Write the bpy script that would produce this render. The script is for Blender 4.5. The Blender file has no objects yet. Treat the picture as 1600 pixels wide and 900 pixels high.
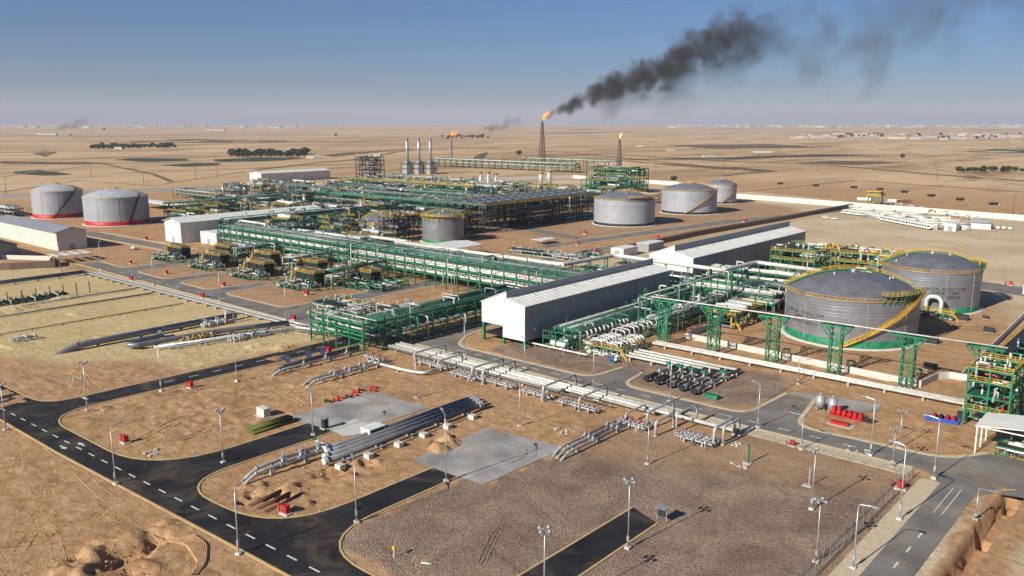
import bpy, math, random
import numpy as np
from mathutils import Vector, Matrix
R = math.radians
rnd = random.Random(7)
scn = bpy.context.scene
COL = scn.collection

# ------------------------------------------------------------------ camera
# X runs along the main pipe racks (towards the lower right of the view), Y along the halls (away to the right)
CAMH = 70.0
FPX = 1310.0                       # focal length for a 1600 px wide picture
PITCH = math.atan(258 / FPX)
YAW = R(90) + math.atan(1160 / math.hypot(FPX, 258))
cam = bpy.data.cameras.new("camera")
cam_ob = bpy.data.objects.new("camera", cam)
COL.objects.link(cam_ob)
cam.sensor_width = 36
cam.lens = 36 * FPX / 1600
cam.clip_start = 1.0
cam.clip_end = 120000
cam_ob.location = (0, 0, CAMH)
cam_ob.rotation_euler = (R(90) - PITCH, 0, YAW - R(90))
scn.camera = cam_ob

# ------------------------------------------------------------------ light
SUN_EL, SUN_AZ = R(29), R(83 + 180)         # azimuth of the sun, counted from +X towards +Y
w = bpy.data.worlds.new("World")
scn.world = w
w.use_nodes = True
nt = w.node_tree
sky = nt.nodes.new("ShaderNodeTexSky")
sky.sky_type = 'NISHITA'
sky.sun_disc = False
sky.sun_elevation = SUN_EL
sky.sun_rotation = R(90) - SUN_AZ
sky.altitude = 50
sky.air_density = 1.0
sky.dust_density = 0.6
sky.ozone_density = 3.5
tint = nt.nodes.new("ShaderNodeMix"); tint.data_type = 'RGBA'; tint.blend_type = 'MULTIPLY'; tint.inputs[0].default_value = 1.0
tint.inputs[7].default_value = (0.38, 0.68, 1.05, 1)
nt.links.new(sky.outputs[0], tint.inputs[6])
nt.links.new(tint.outputs[2], nt.nodes["Background"].inputs[0])
nt.nodes["Background"].inputs[1].default_value = 0.05
sl = bpy.data.lights.new("sun", 'SUN')
sl.energy = 5.0
sl.angle = R(0.5)
sl.color = (1.0, 0.93, 0.82)
so = bpy.data.objects.new("sun", sl)
COL.objects.link(so)
sd = Vector((math.cos(SUN_EL) * math.cos(SUN_AZ), math.cos(SUN_EL) * math.sin(SUN_AZ), math.sin(SUN_EL)))
so.rotation_euler = sd.to_track_quat('Z', 'Y').to_euler()
so.location = (0, -50, 200)
scn.view_settings.view_transform = 'Standard'
scn.view_settings.look = 'None'
scn.view_settings.exposure = 0.50
scn.view_settings.gamma = 1
scn.render.engine = 'CYCLES'
cy = scn.cycles
cy.use_denoising = True
cy.max_bounces = 5
cy.diffuse_bounces = 2
cy.glossy_bounces = 2
cy.transmission_bounces = 2
cy.volume_bounces = 0
cy.transparent_max_bounces = 8
cy.volume_max_steps = 256
cy.caustics_reflective = cy.caustics_refractive = False

# ------------------------------------------------------------------ survey: a sight through the camera gives a point on the ground (or at height z)
_fw = (math.cos(YAW) * math.cos(PITCH), math.sin(YAW) * math.cos(PITCH), -math.sin(PITCH))
_rt = (math.sin(YAW), -math.cos(YAW), 0.0)
_up = (math.cos(YAW) * math.sin(PITCH), math.sin(YAW) * math.sin(PITCH), math.cos(PITCH))
def P(x, y, z=0.0):
    d = [_fw[i] * FPX + _rt[i] * (x - 800) + _up[i] * (450 - y) for i in range(3)]
    t = (z - CAMH) / d[2]
    return (d[0] * t, d[1] * t)
def P3(x, y, z=0.0):
    a = P(x, y, z)
    return (a[0], a[1], z)

# ------------------------------------------------------------------ materials
MATS = {}
def mat(name, col, rough=0.6, metal=0.0, var=0.12, vscale=0.4, bump=0.0, bscale=2.0, spec=0.4, streak=0.0, emit=None):
    if name in MATS:
        return MATS[name]
    m = bpy.data.materials.new(name)
    m.use_nodes = True
    n, l = m.node_tree.nodes, m.node_tree.links
    b = n["Principled BSDF"]
    b.inputs["Roughness"].default_value = rough
    b.inputs["Metallic"].default_value = metal
    b.inputs["Specular IOR Level"].default_value = spec
    geo = n.new("ShaderNodeNewGeometry")
    no = n.new("ShaderNodeTexNoise")
    no.inputs["Scale"].default_value = vscale
    no.inputs["Detail"].default_value = 5
    l.new(geo.outputs["Position"], no.inputs["Vector"])
    ra = n.new("ShaderNodeValToRGB")
    ra.color_ramp.elements[0].position = 0.3
    ra.color_ramp.elements[1].position = 0.72
    ra.color_ramp.elements[0].color = tuple(c * (1 - var) for c in col) + (1,)
    ra.color_ramp.elements[1].color = tuple(min(1, c * (1 + var)) for c in col) + (1,)
    l.new(no.outputs["Fac"], ra.inputs[0])
    out = ra.outputs[0]
    if streak:                                     # rain and rust streaks running down
        mp = n.new("ShaderNodeMapping")
        mp.inputs["Scale"].default_value = (1.3, 1.3, 0.06)
        l.new(geo.outputs["Position"], mp.inputs[0])
        n2 = n.new("ShaderNodeTexNoise")
        n2.inputs["Scale"].default_value = 1.0
        n2.inputs["Detail"].default_value = 4
        l.new(mp.outputs[0], n2.inputs["Vector"])
        mr = n.new("ShaderNodeMapRange")
        mr.inputs[1].default_value = 0.52
        mr.inputs[2].default_value = 0.75
        mr.inputs[4].default_value = streak
        l.new(n2.outputs["Fac"], mr.inputs[0])
        mx = n.new("ShaderNodeMix")
        mx.data_type = 'RGBA'
        l.new(mr.outputs[0], mx.inputs[0])
        l.new(out, mx.inputs[6])
        mx.inputs[7].default_value = (0.16, 0.12, 0.085, 1)
        out = mx.outputs[2]
    l.new(out, b.inputs["Base Color"])
    if bump:
        n3 = n.new("ShaderNodeTexNoise")
        n3.inputs["Scale"].default_value = bscale
        n3.inputs["Detail"].default_value = 4
        l.new(geo.outputs["Position"], n3.inputs["Vector"])
        bp = n.new("ShaderNodeBump")
        bp.inputs["Strength"].default_value = bump
        bp.inputs["Distance"].default_value = 0.15
        l.new(n3.outputs["Fac"], bp.inputs["Height"])
        l.new(bp.outputs[0], b.inputs["Normal"])
    if emit:
        b.inputs["Emission Color"].default_value = emit[0] + (1,)
        b.inputs["Emission Strength"].default_value = emit[1]
    MATS[name] = m
    return m
GREEN = mat("green_paint", (0.010, 0.175, 0.078), 0.55, var=0.4, vscale=0.5, streak=0.25)
DGREEN = mat("dull_green_paint", (0.018, 0.095, 0.052), 0.6, var=0.45, vscale=0.4, streak=0.25)
TEAL = mat("teal_paint", (0.035, 0.14, 0.10), 0.6, var=0.4, vscale=0.3, streak=0.2)
YEL = mat("yellow_paint", (0.62, 0.36, 0.035), 0.55, var=0.3, streak=0.25)
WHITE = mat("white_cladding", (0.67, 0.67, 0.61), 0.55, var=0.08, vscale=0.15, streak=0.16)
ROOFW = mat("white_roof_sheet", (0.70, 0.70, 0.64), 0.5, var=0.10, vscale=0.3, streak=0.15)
GREY_SHADE = mat("grey_cladding_and_hall_shade", (0.27, 0.28, 0.295), 0.55, var=0.06, vscale=0.15, streak=0.05)  # plain grey parts, and hall cladding with its shade put into the colour
ALU = mat("aluminium_jacket", (0.50, 0.50, 0.46), 0.40, 0.25, var=0.22, vscale=0.9, streak=0.25)
WPIPE = mat("white_pipe_paint", (0.56, 0.56, 0.51), 0.45, var=0.22, vscale=0.6, streak=0.2)
GPIPE = mat("grey_pipe_paint", (0.135, 0.145, 0.15), 0.45, var=0.2, vscale=0.4)
TANK = mat("tank_grey_jacket", (0.215, 0.22, 0.235), 0.40, 0.3, var=0.16, vscale=0.25, streak=0.22)
TANKL = mat("tank_pale_grey", (0.42, 0.44, 0.47), 0.5, 0.1, var=0.07, vscale=0.2, streak=0.15)
TROOF = mat("tank_roof_grey", (0.15, 0.155, 0.17), 0.5, 0.2, var=0.25, vscale=0.3)
DARK = mat("dark_steel", (0.022, 0.026, 0.026), 0.6, var=0.3)
BLACK = mat("black_rubber", (0.012, 0.012, 0.013), 0.7)
LET = mat("black_lettering", (0.012, 0.012, 0.014), 0.7)
RED = mat("red_paint", (0.42, 0.018, 0.02), 0.5, var=0.35, vscale=1.5)
BLUE = mat("blue_paint", (0.02, 0.07, 0.36), 0.5)
NAVY = mat("navy_board", (0.015, 0.025, 0.07), 0.6)
CONC = mat("concrete", (0.42, 0.40, 0.35), 0.85, var=0.14, vscale=0.6, bump=0.2)
CONCW = mat("pale_concrete", (0.52, 0.50, 0.44), 0.85, var=0.12, vscale=0.5, streak=0.15)
GALV = mat("galvanised_steel", (0.45, 0.46, 0.47), 0.4, 0.5, var=0.12)
CREAM = mat("cream_wall", (0.60, 0.57, 0.50), 0.7, var=0.07, streak=0.1)
BROWN = mat("brown_wall", (0.17, 0.115, 0.085), 0.8, var=0.12, streak=0.1)
SOIL = mat("soil_heap", (0.36, 0.20, 0.095), 0.95, var=0.3, vscale=1.2, bump=0.8)
RUST = mat("rusty_steel", (0.13, 0.055, 0.03), 0.8, var=0.3)
OLIVE = mat("olive_coating", (0.10, 0.115, 0.02), 0.7, var=0.3)
GLASS = mat("dark_window_glass", (0.015, 0.02, 0.025), 0.15)
LAMPG = mat("lamp_glass", (0.28, 0.30, 0.32), 0.3)
TYRE = BLACK

# ------------------------------------------------------------------ mesh builder
class MB:
    def __init__(s): s.v = []; s.f = []; s.mi = []; s.sm = []; s.m = 0; s.smooth = False
    def _f(s, *fs):
        for f in fs: s.f.append(f); s.mi.append(s.m); s.sm.append(s.smooth)
    def box(s, x0, x1, y0, y1, z0, z1):
        k = len(s.v)
        s.v += [(x0,y0,z0),(x1,y0,z0),(x1,y1,z0),(x0,y1,z0),(x0,y0,z1),(x1,y0,z1),(x1,y1,z1),(x0,y1,z1)]
        s._f((k+3,k+2,k+1,k),(k+4,k+5,k+6,k+7),(k,k+1,k+5,k+4),(k+1,k+2,k+6,k+5),(k+2,k+3,k+7,k+6),(k+3,k,k+4,k+7))
        return s
    def quad(s, *pts):
        k = len(s.v); s.v += [tuple(p) for p in pts]; s._f(tuple(range(k, k+len(pts)))); return s
    def prism(s, pts, z0, z1):                     # flat outline (counter-clockwise), extruded up
        k, n = len(s.v), len(pts)
        s.v += [(p[0], p[1], z0) for p in pts] + [(p[0], p[1], z1) for p in pts]
        s._f(tuple(range(k+n, k+2*n)), tuple(range(k+n-1, k-1, -1)))
        for i in range(n):
            j = (i+1) % n; s._f((k+i, k+j, k+n+j, k+n+i))
        return s
    def bar(s, p, q, w, h=None):
        h = h or w
        p, q = Vector(p), Vector(q); d = q - p
        if d.length < 1e-6: return s
        d.normalize()
        a = Vector((0,0,1)) if abs(d.z) < 0.95 else Vector((1,0,0))
        u = d.cross(a).normalized(); v = u.cross(d).normalized()
        k = len(s.v)
        for c in (p, q):
            for su, sv in ((-1,-1),(1,-1),(1,1),(-1,1)):
                s.v.append(tuple(c + u*(su*w/2) + v*(sv*h/2)))
        s._f((k+3,k+2,k+1,k),(k+4,k+5,k+6,k+7),(k,k+1,k+5,k+4),(k+1,k+2,k+6,k+5),(k+2,k+3,k+7,k+6),(k+3,k,k+4,k+7))
        return s
    def rings(s, rings, closed_ends=True):         # list of rings of equal length
        k, n = len(s.v), len(rings[0])
        for r in rings: s.v += [tuple(p) for p in r]
        sm = s.smooth; s.smooth = n > 6
        for a in range(len(rings)-1):
            for i in range(n):
                j = (i+1) % n
                s._f((k+a*n+i, k+a*n+j, k+(a+1)*n+j, k+(a+1)*n+i))
        s.smooth = sm
        if closed_ends:
            s._f(tuple(range(k+n-1, k-1, -1)), tuple(range(k+(len(rings)-1)*n, k+len(rings)*n)))
        return s
    def cyl(s, p, q, r, n=10, r2=None):
        r2 = r if r2 is None else r2
        p, q = Vector(p), Vector(q); d = (q - p).normalized()
        a = Vector((0,0,1)) if abs(d.z) < 0.95 else Vector((1,0,0))
        u = d.cross(a).normalized(); v = d.cross(u).normalized()
        cs = [(math.cos(2*math.pi*i/n), math.sin(2*math.pi*i/n)) for i in range(n)]
        return s.rings([[c + u*(x*rr) + v*(y*rr) for x, y in cs] for c, rr in ((p, r), (q, r2))])
    def tube(s, pts, r, n=8):
        pts = [Vector(p) for p in pts]; rs = []
        u = None
        for i, p in enumerate(pts):
            d = (pts[min(i+1, len(pts)-1)] - pts[max(i-1, 0)]).normalized()
            if u is None:
                a = Vector((0,0,1)) if abs(d.z) < 0.95 else Vector((1,0,0))
                u = d.cross(a).normalized()
            else:
                u = (u - d*u.dot(d))
                u = u.normalized() if u.length > 1e-5 else d.orthogonal().normalized()
            v = d.cross(u).normalized()
            sc = 1.0
            rs.append([p + u*(math.cos(2*math.pi*i2/n)*r*sc) + v*(math.sin(2*math.pi*i2/n)*r*sc) for i2 in range(n)])
        return s.rings(rs)
    def sph(s, c, r, n=10, m=6, sz=1.0):
        rs = []
        for j in range(m+1):
            t = -math.pi/2 + math.pi*j/m
            t = max(-1.54, min(1.54, t))
            rs.append([(c[0]+r*math.cos(t)*math.cos(2*math.pi*i/n), c[1]+r*math.cos(t)*math.sin(2*math.pi*i/n), c[2]+r*sz*math.sin(t)) for i in range(n)])
        return s.rings(rs)
    def build(s, name, mats, parent=None, org=None):
        if org is None:
            org = ORG.get(parent.name, (0,0,0)) if parent is not None else (0,0,0)
        me = bpy.data.meshes.new(name)
        if org != (0,0,0):
            vs = [(a-org[0], b-org[1], c-org[2]) for a, b, c in s.v]
        else: vs = s.v
        me.from_pydata(vs, [], s.f)
        if not isinstance(mats, (list, tuple)): mats = [mats]
        for m in mats: me.materials.append(m)
        if len(mats) > 1: me.polygons.foreach_set("material_index", s.mi)
        me.polygons.foreach_set("use_smooth", s.sm)
        me.update()
        o = bpy.data.objects.new(name, me)
        COL.objects.link(o)
        if parent is not None:
            o.parent = parent
            ORG[o.name] = org
        else:
            o.location = org
            ORG[o.name] = org
        return o
ORG = {}
def fil(pts, r, seg=4):                            # round the bends of a path
    pts = [Vector(p) for p in pts]; out = [pts[0]]
    for i in range(1, len(pts)-1):
        a, b, c = pts[i-1], pts[i], pts[i+1]
        d1, d2 = (a-b), (c-b)
        rr = min(r, d1.length*0.48, d2.length*0.48)
        d1.normalize(); d2.normalize()
        p, q = b + d1*rr, b + d2*rr
        for k in range(seg+1):
            t = k/seg
            out.append(p*(1-t)**2 + b*2*t*(1-t) + q*t*t)
    out.append(pts[-1])
    return out
def tag(o, label, cat, group=None, kind=None):
    if label: o['label'] = label
    if cat: o['category'] = cat
    if group: o['group'] = group
    if kind: o['kind'] = kind
    return o
def thing(name, label, cat, loc=(0,0,0), group=None, rz=0.0):
    o = bpy.data.objects.new(name, None)
    COL.objects.link(o)
    o.empty_display_size = 1
    o.location = loc
    o.rotation_euler = (0, 0, rz)
    ORG[o.name] = tuple(loc)
    return tag(o, label, cat, group)
def kids(o): return KIDS.get(o.name) or [c for c in bpy.data.objects if c.parent == o]
KIDS = {}
def dup(root, loc, rz=0.0, label=None, group=None, cat=None, scale=None):
    if root.name not in KIDS:
        KIDS[root.name] = [c for c in bpy.data.objects if c.parent == root]
        for c in KIDS[root.name]: KIDS[c.name] = [g for g in bpy.data.objects if g.parent == c]
    r = root.copy(); COL.objects.link(r)
    r.location = loc; r.rotation_euler = (0, 0, rz)
    if scale: r.scale = scale
    if label: r['label'] = label
    if group: r['group'] = group
    for ch in KIDS[root.name]:
        c = ch.copy(); COL.objects.link(c); c.parent = r
        for g in KIDS.get(ch.name, []):
            d = g.copy(); COL.objects.link(d); d.parent = c
    return r
def struct(o): o['kind'] = 'structure'; return o
ORD = "first second third fourth fifth sixth seventh eighth ninth tenth eleventh twelfth thirteenth fourteenth fifteenth sixteenth seventeenth eighteenth nineteenth twentieth".split()
_u = "first second third fourth fifth sixth seventh eighth ninth".split()
for _t, _o in (("twenty", "twentieth"), ("thirty", "thirtieth"), ("forty", "fortieth"), ("fifty", "fiftieth"), ("sixty", "sixtieth"), ("seventy", "seventieth")):
    if _t != "twenty": ORD.append(_o)
    ORD += [_t + "-" + q for q in _u]
# ------------------------------------------------------------------ ground: one sheet out to the horizon
def inpoly(X, Y, poly):
    ins = np.zeros(X.shape, bool); n = len(poly)
    for i in range(n):
        x1, y1 = poly[i]; x2, y2 = poly[(i+1) % n]
        if y1 == y2: continue
        c = ((y1 > Y) != (y2 > Y)) & (X < (x2-x1)*(Y-y1)/(y2-y1) + x1)
        ins ^= c
    return ins
def segdist(X, Y, a, b):
    dx, dy = b[0]-a[0], b[1]-a[1]
    t = np.clip(((X-a[0])*dx + (Y-a[1])*dy)/(dx*dx+dy*dy), 0, 1)
    return np.hypot(X-a[0]-t*dx, Y-a[1]-t*dy)
def pdist(X, Y, poly, closed=True):
    d = np.full(X.shape, 1e9)
    for i in range(len(poly) - (0 if closed else 1)):
        d = np.minimum(d, segdist(X, Y, poly[i], poly[(i+1) % len(poly)]))
    return d
def soft(X, Y, poly, wd):
    d = pdist(X, Y, poly); s = np.where(inpoly(X, Y, poly), d, -d)
    return np.clip(0.5 + s/(2*wd), 0, 1)
def vnoise(X, Y, s, seed):
    g = np.random.RandomState(seed).rand(256, 256)
    x, y = X/s, Y/s
    xi, yi = np.floor(x).astype(int), np.floor(y).astype(int)
    fx, fy = x-xi, y-yi
    fx, fy = fx*fx*(3-2*fx), fy*fy*(3-2*fy)
    a, b = g[xi % 256, yi % 256], g[(xi+1) % 256, yi % 256]
    c, d = g[xi % 256, (yi+1) % 256], g[(xi+1) % 256, (yi+1) % 256]
    return (a*(1-fx)+b*fx)*(1-fy) + (c*(1-fx)+d*fx)*fy

def axis(parts, lo, hi):
    vals = []
    for a, b, st in parts: vals += list(np.arange(a, b, st))
    up, st = parts[-1][1], parts[-1][2]
    while up < hi: vals.append(up); st *= 1.13; up += st
    vals.append(hi)
    dn, st = parts[0][0], parts[0][2]
    low = []
    while dn > lo: st *= 1.13; dn -= st; low.append(max(dn, lo))
    return np.array(sorted(set(low + vals)))
ax = axis([(-900, -450, 6), (-450, -235, 2), (-235, -14, 0.5), (-14, 40, 3)], -34000, 6000)
ay = axis([(38, 200, 0.5), (200, 260, 1.2), (260, 500, 3), (500, 1000, 6)], -3000, 36000)
GX, GY = np.meshgrid(ax, ay)
Z = np.zeros(GX.shape)
near = (GX > -300) & (GX < 20) & (GY < 320)
Z += np.where(near, (vnoise(GX, GY, 2.3, 1)-0.5)*0.06 + (vnoise(GX, GY, 1.0, 2)-0.5)*0.05 - 0.01, 0)

for poly_, am in (([(-206,84),(-166,80),(-168,108),(-172,150),(-204,150)], .34), ([(-146,78),(-124,79),(-122,104),(-146,108)], .3), ([(-260,62),(-224,62),(-224,110),(-250,108)], .4), ([(-200,50),(-150,48),(-130,62),(-195,60)], .2),
                  ([(-160,125),(-128,150),(-105,156),(-108,150),(-128,118)], .15), ([(-255,112),(-224,112),(-226,150),(-240,140)], .3), ([(-130,45),(-100,45),(-100,64),(-125,63)], .35), ([(-70,196),(-42,196),(-46,222),(-74,222)], .15)):
    m_ = soft(GX, GY, poly_, 2.5); m_ *= np.clip((pdist(GX, GY, poly_)-0.5)/2, 0, 1)
    Z += am*m_*((vnoise(GX+0.35*GY, GY-0.2*GX, 1.6, 31)-0.45) + 0.6*(vnoise(GX, GY, 4.2, 32)-0.5))
def bump_at(px, py, r, h, seed=3, sx=1.0):         # soil heap or pit of radius r
    global Z
    cx, cyy = P(px, py)
    d = np.hypot((GX-cx)*sx, GY-cyy) + (vnoise(GX, GY, r*0.5, seed)-0.5)*r*0.7
    k = np.clip(1-d/r, 0, 1)
    Z += np.where(k > 0, h*(k*k*(3-2*k))*(0.55+0.9*vnoise(GX, GY, 1.3, seed+5)) + (vnoise(GX, GY, 0.8, seed+6)-0.5)*min(0.45, abs(h)*0.45)*np.minimum(1, k*4), 0)
def groove(a, b, wd, dep, bank=0.0, bw=2.5, seed=4, jit=0.12):
    global Z
    d = segdist(GX, GY, a, b) + (vnoise(GX, GY, 2.0, seed)-0.5)*jit
    k = np.clip((wd-d)/0.3, 0, 1)
    Z -= dep*k
    if bank:
        e = np.clip(1-np.abs(d-wd-bw*0.5-0.3)/(bw*0.5), 0, 1)
        Z += bank*e*(0.8+0.4*vnoise(GX, GY, 1.4, seed+9))
# trench beside the right road, with its spoil bank
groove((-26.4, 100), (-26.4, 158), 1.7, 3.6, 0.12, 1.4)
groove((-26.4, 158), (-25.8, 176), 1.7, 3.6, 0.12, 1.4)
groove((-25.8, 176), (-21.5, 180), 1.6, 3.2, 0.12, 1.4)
# ditches in the yellow field
groove((-281, 60), (-279, 112), 1.6, 1.5, 0.5, 2.5)
groove((-325, 60), (-323, 121), 1.4, 1.2, 0.5, 2.5)
# excavation by the bottom-left corner of the view
for px, py, r, h in ((190,868,4.5,-1.9),(165,885,3,-1.3),(215,858,4.0,-1.5),(240,845,3.5,-1.3),(135,893,4,1.0),(145,866,3,.8),(215,838,3,.7),(250,828,2.5,.6),(185,846,3,.6),(110,885,3,.7),(225,885,3.5,0.7),(160,852,3,.6),(95,895,3,.7),(262,818,2,0.7),(275,826,2,.5),(205,895,3,-1.2),(120,878,2.5,-1.0),
                     (420,775,2.6,-1.6),(435,778,2.4,-1.4),(395,775,2.3,-1.3),(380,785,2.2,-1.2),(405,760,2.5,0.7),(455,765,3,0.8),(478,788,2,0.6),(470,770,2.5,0.5),(385,765,2,0.8),(460,795,2.2,0.7),
                     (522,737,3.2,-1.6),(505,742,2.3,-1.3),(575,726,2.4,-1.3),(560,733,1.6,0.5),(590,722,1.7,0.5),(560,722,1.8,0.5),(545,745,2.4,0.6),(500,752,2.2,0.5),
                     (692,702,2.6,1.3),(706,694,2.6,1.4),(698,685,2.2,1.0),(680,700,2,0.8),(683,690,1.7,-0.9),
                     (1580,700,2,0.5),(880,790,0.1,0)):
    bump_at(px, py, r, h, int(px+py))
for px, py, r, h in ((160,640,4,0.5),(135,660,4,0.35),(60,600,7,0.35),(30,565,6,0.4),(290,640,5,0.25),(230,620,6,0.2),(450,600,4,0.3),(430,560,3,0.5),(520,590,3,0.25),(440,545,5,0.8),(400,540,4,0.6),(1450,620,3,0.3),(1400,600,3,0.3),(20,485,9,1.2),(100,465,7,1.0),(20,540,6,0.5)):
    bump_at(px, py, r, h, int(px*3+py))
# gentle relief of the open desert, nothing near the works
far = np.clip((np.hypot(GX+350, GY-420)-700)/1200, 0, 1)
Z += far*((vnoise(GX, GY, 380, 5)-0.5)*9 + (vnoise(GX, GY, 130, 6)-0.5)*3.5 - 5)

zone = np.zeros(GX.shape + (4,))
gravel = np.zeros(GX.shape); yellow = np.zeros(GX.shape); pale = np.zeros(GX.shape); red = np.zeros(GX.shape)
JX = GX + (vnoise(GX, GY, 3, 11)-0.5)*3; JY = GY + (vnoise(GX, GY, 3, 12)-0.5)*3
for poly, wd in (([(-110.5,79),(-60,79),(-41.5,120),(-41.5,173),(-76,172),(-100,160),(-104,139),(-105,112),(-111,112)], 1.0),
                 ([(-172,187),(-90,187),(-84,205),(-92,222),(-140,212),(-172,205)], 1.5),
                 ([(-430,195),(-262,192),(-262,245),(-430,245)], 2), ([(-400,400),(-305,400),(-270,700),(-420,740)], 5)):
    gravel = np.maximum(gravel, soft(JX, JY, poly, wd))
gravel *= 1 - 0.55*soft(JX, JY, [(-105,138),(-98,137),(-70,150),(-41,160),(-41,176),(-76,176),(-105,165)], 4)
for poly, wd in (([(-600,40),(-224,66),(-223,168),(-410,165),(-600,120)], 2.5),):
    yellow = np.maximum(yellow, soft(JX, JY, poly, wd))
red = np.maximum(red, soft(JX, JY, [(-262,60),(-221,60),(-221,112),(-243,110),(-256,92),(-275,84),(-285,60)], 4))
yellow *= 1 - 0.9*red
for poly, wd in (([(-250,300),(-190,455),(-100,420),(-50,330),(-10,300),(20,400),(-60,700),(-250,760)], 10), ([(-650,840),(-480,860),(-120,715),(0,680),(0,640),(-240,640),(-300,700),(-480,770),(-650,780)], 8),
                 ([(-37.5,100),(-24,100),(-24,176),(-29,176)], 0.8), ([(-22,90),(10,90),(10,180),(-19,178)], 1.2)):
    pale = np.maximum(pale, soft(JX, JY, poly, wd))
for poly, wd in (([(-408,182),(-262,182),(-262,196),(-408,196)], 2), ([(-520,200),(-470,200),(-470,240),(-600,240)], 4)):
    red = np.maximum(red, 0.8*soft(JX, JY, poly, wd))
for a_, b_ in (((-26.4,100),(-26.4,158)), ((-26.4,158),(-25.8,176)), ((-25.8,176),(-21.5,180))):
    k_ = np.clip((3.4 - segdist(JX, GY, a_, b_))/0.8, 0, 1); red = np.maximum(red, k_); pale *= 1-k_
gravel *= 1-0.0
gravel = np.where(GX < -255, gravel*0.35, gravel)
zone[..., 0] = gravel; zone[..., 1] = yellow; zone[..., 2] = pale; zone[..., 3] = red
ny, nx = GX.shape
co = np.stack([GX, GY, Z], -1).reshape(-1, 3)
ii = np.arange(ny*nx).reshape(ny, nx)
fa = np.stack([ii[:-1, :-1], ii[:-1, 1:], ii[1:, 1:], ii[1:, :-1]], -1).reshape(-1, 4)
gm = bpy.data.meshes.new("ground")
gm.vertices.add(len(co)); gm.vertices.foreach_set("co", co.ravel().astype(np.float32))
gm.loops.add(fa.size); gm.loops.foreach_set("vertex_index", fa.ravel().astype(np.int32))
gm.polygons.add(len(fa))
gm.polygons.foreach_set("loop_start", np.arange(0, fa.size, 4, dtype=np.int32))
gm.polygons.foreach_set("loop_total", np.full(len(fa), 4, dtype=np.int32))
gm.update(calc_edges=True)
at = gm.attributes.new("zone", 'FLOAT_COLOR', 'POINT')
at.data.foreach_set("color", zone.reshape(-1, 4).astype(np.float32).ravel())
gm.polygons.foreach_set("use_smooth", np.ones(len(fa), bool))
ground = bpy.data.objects.new("ground", gm); COL.objects.link(ground)
tag(ground, 'tan desert sand and gravel reaching to the horizon', 'ground', kind='structure')

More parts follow.
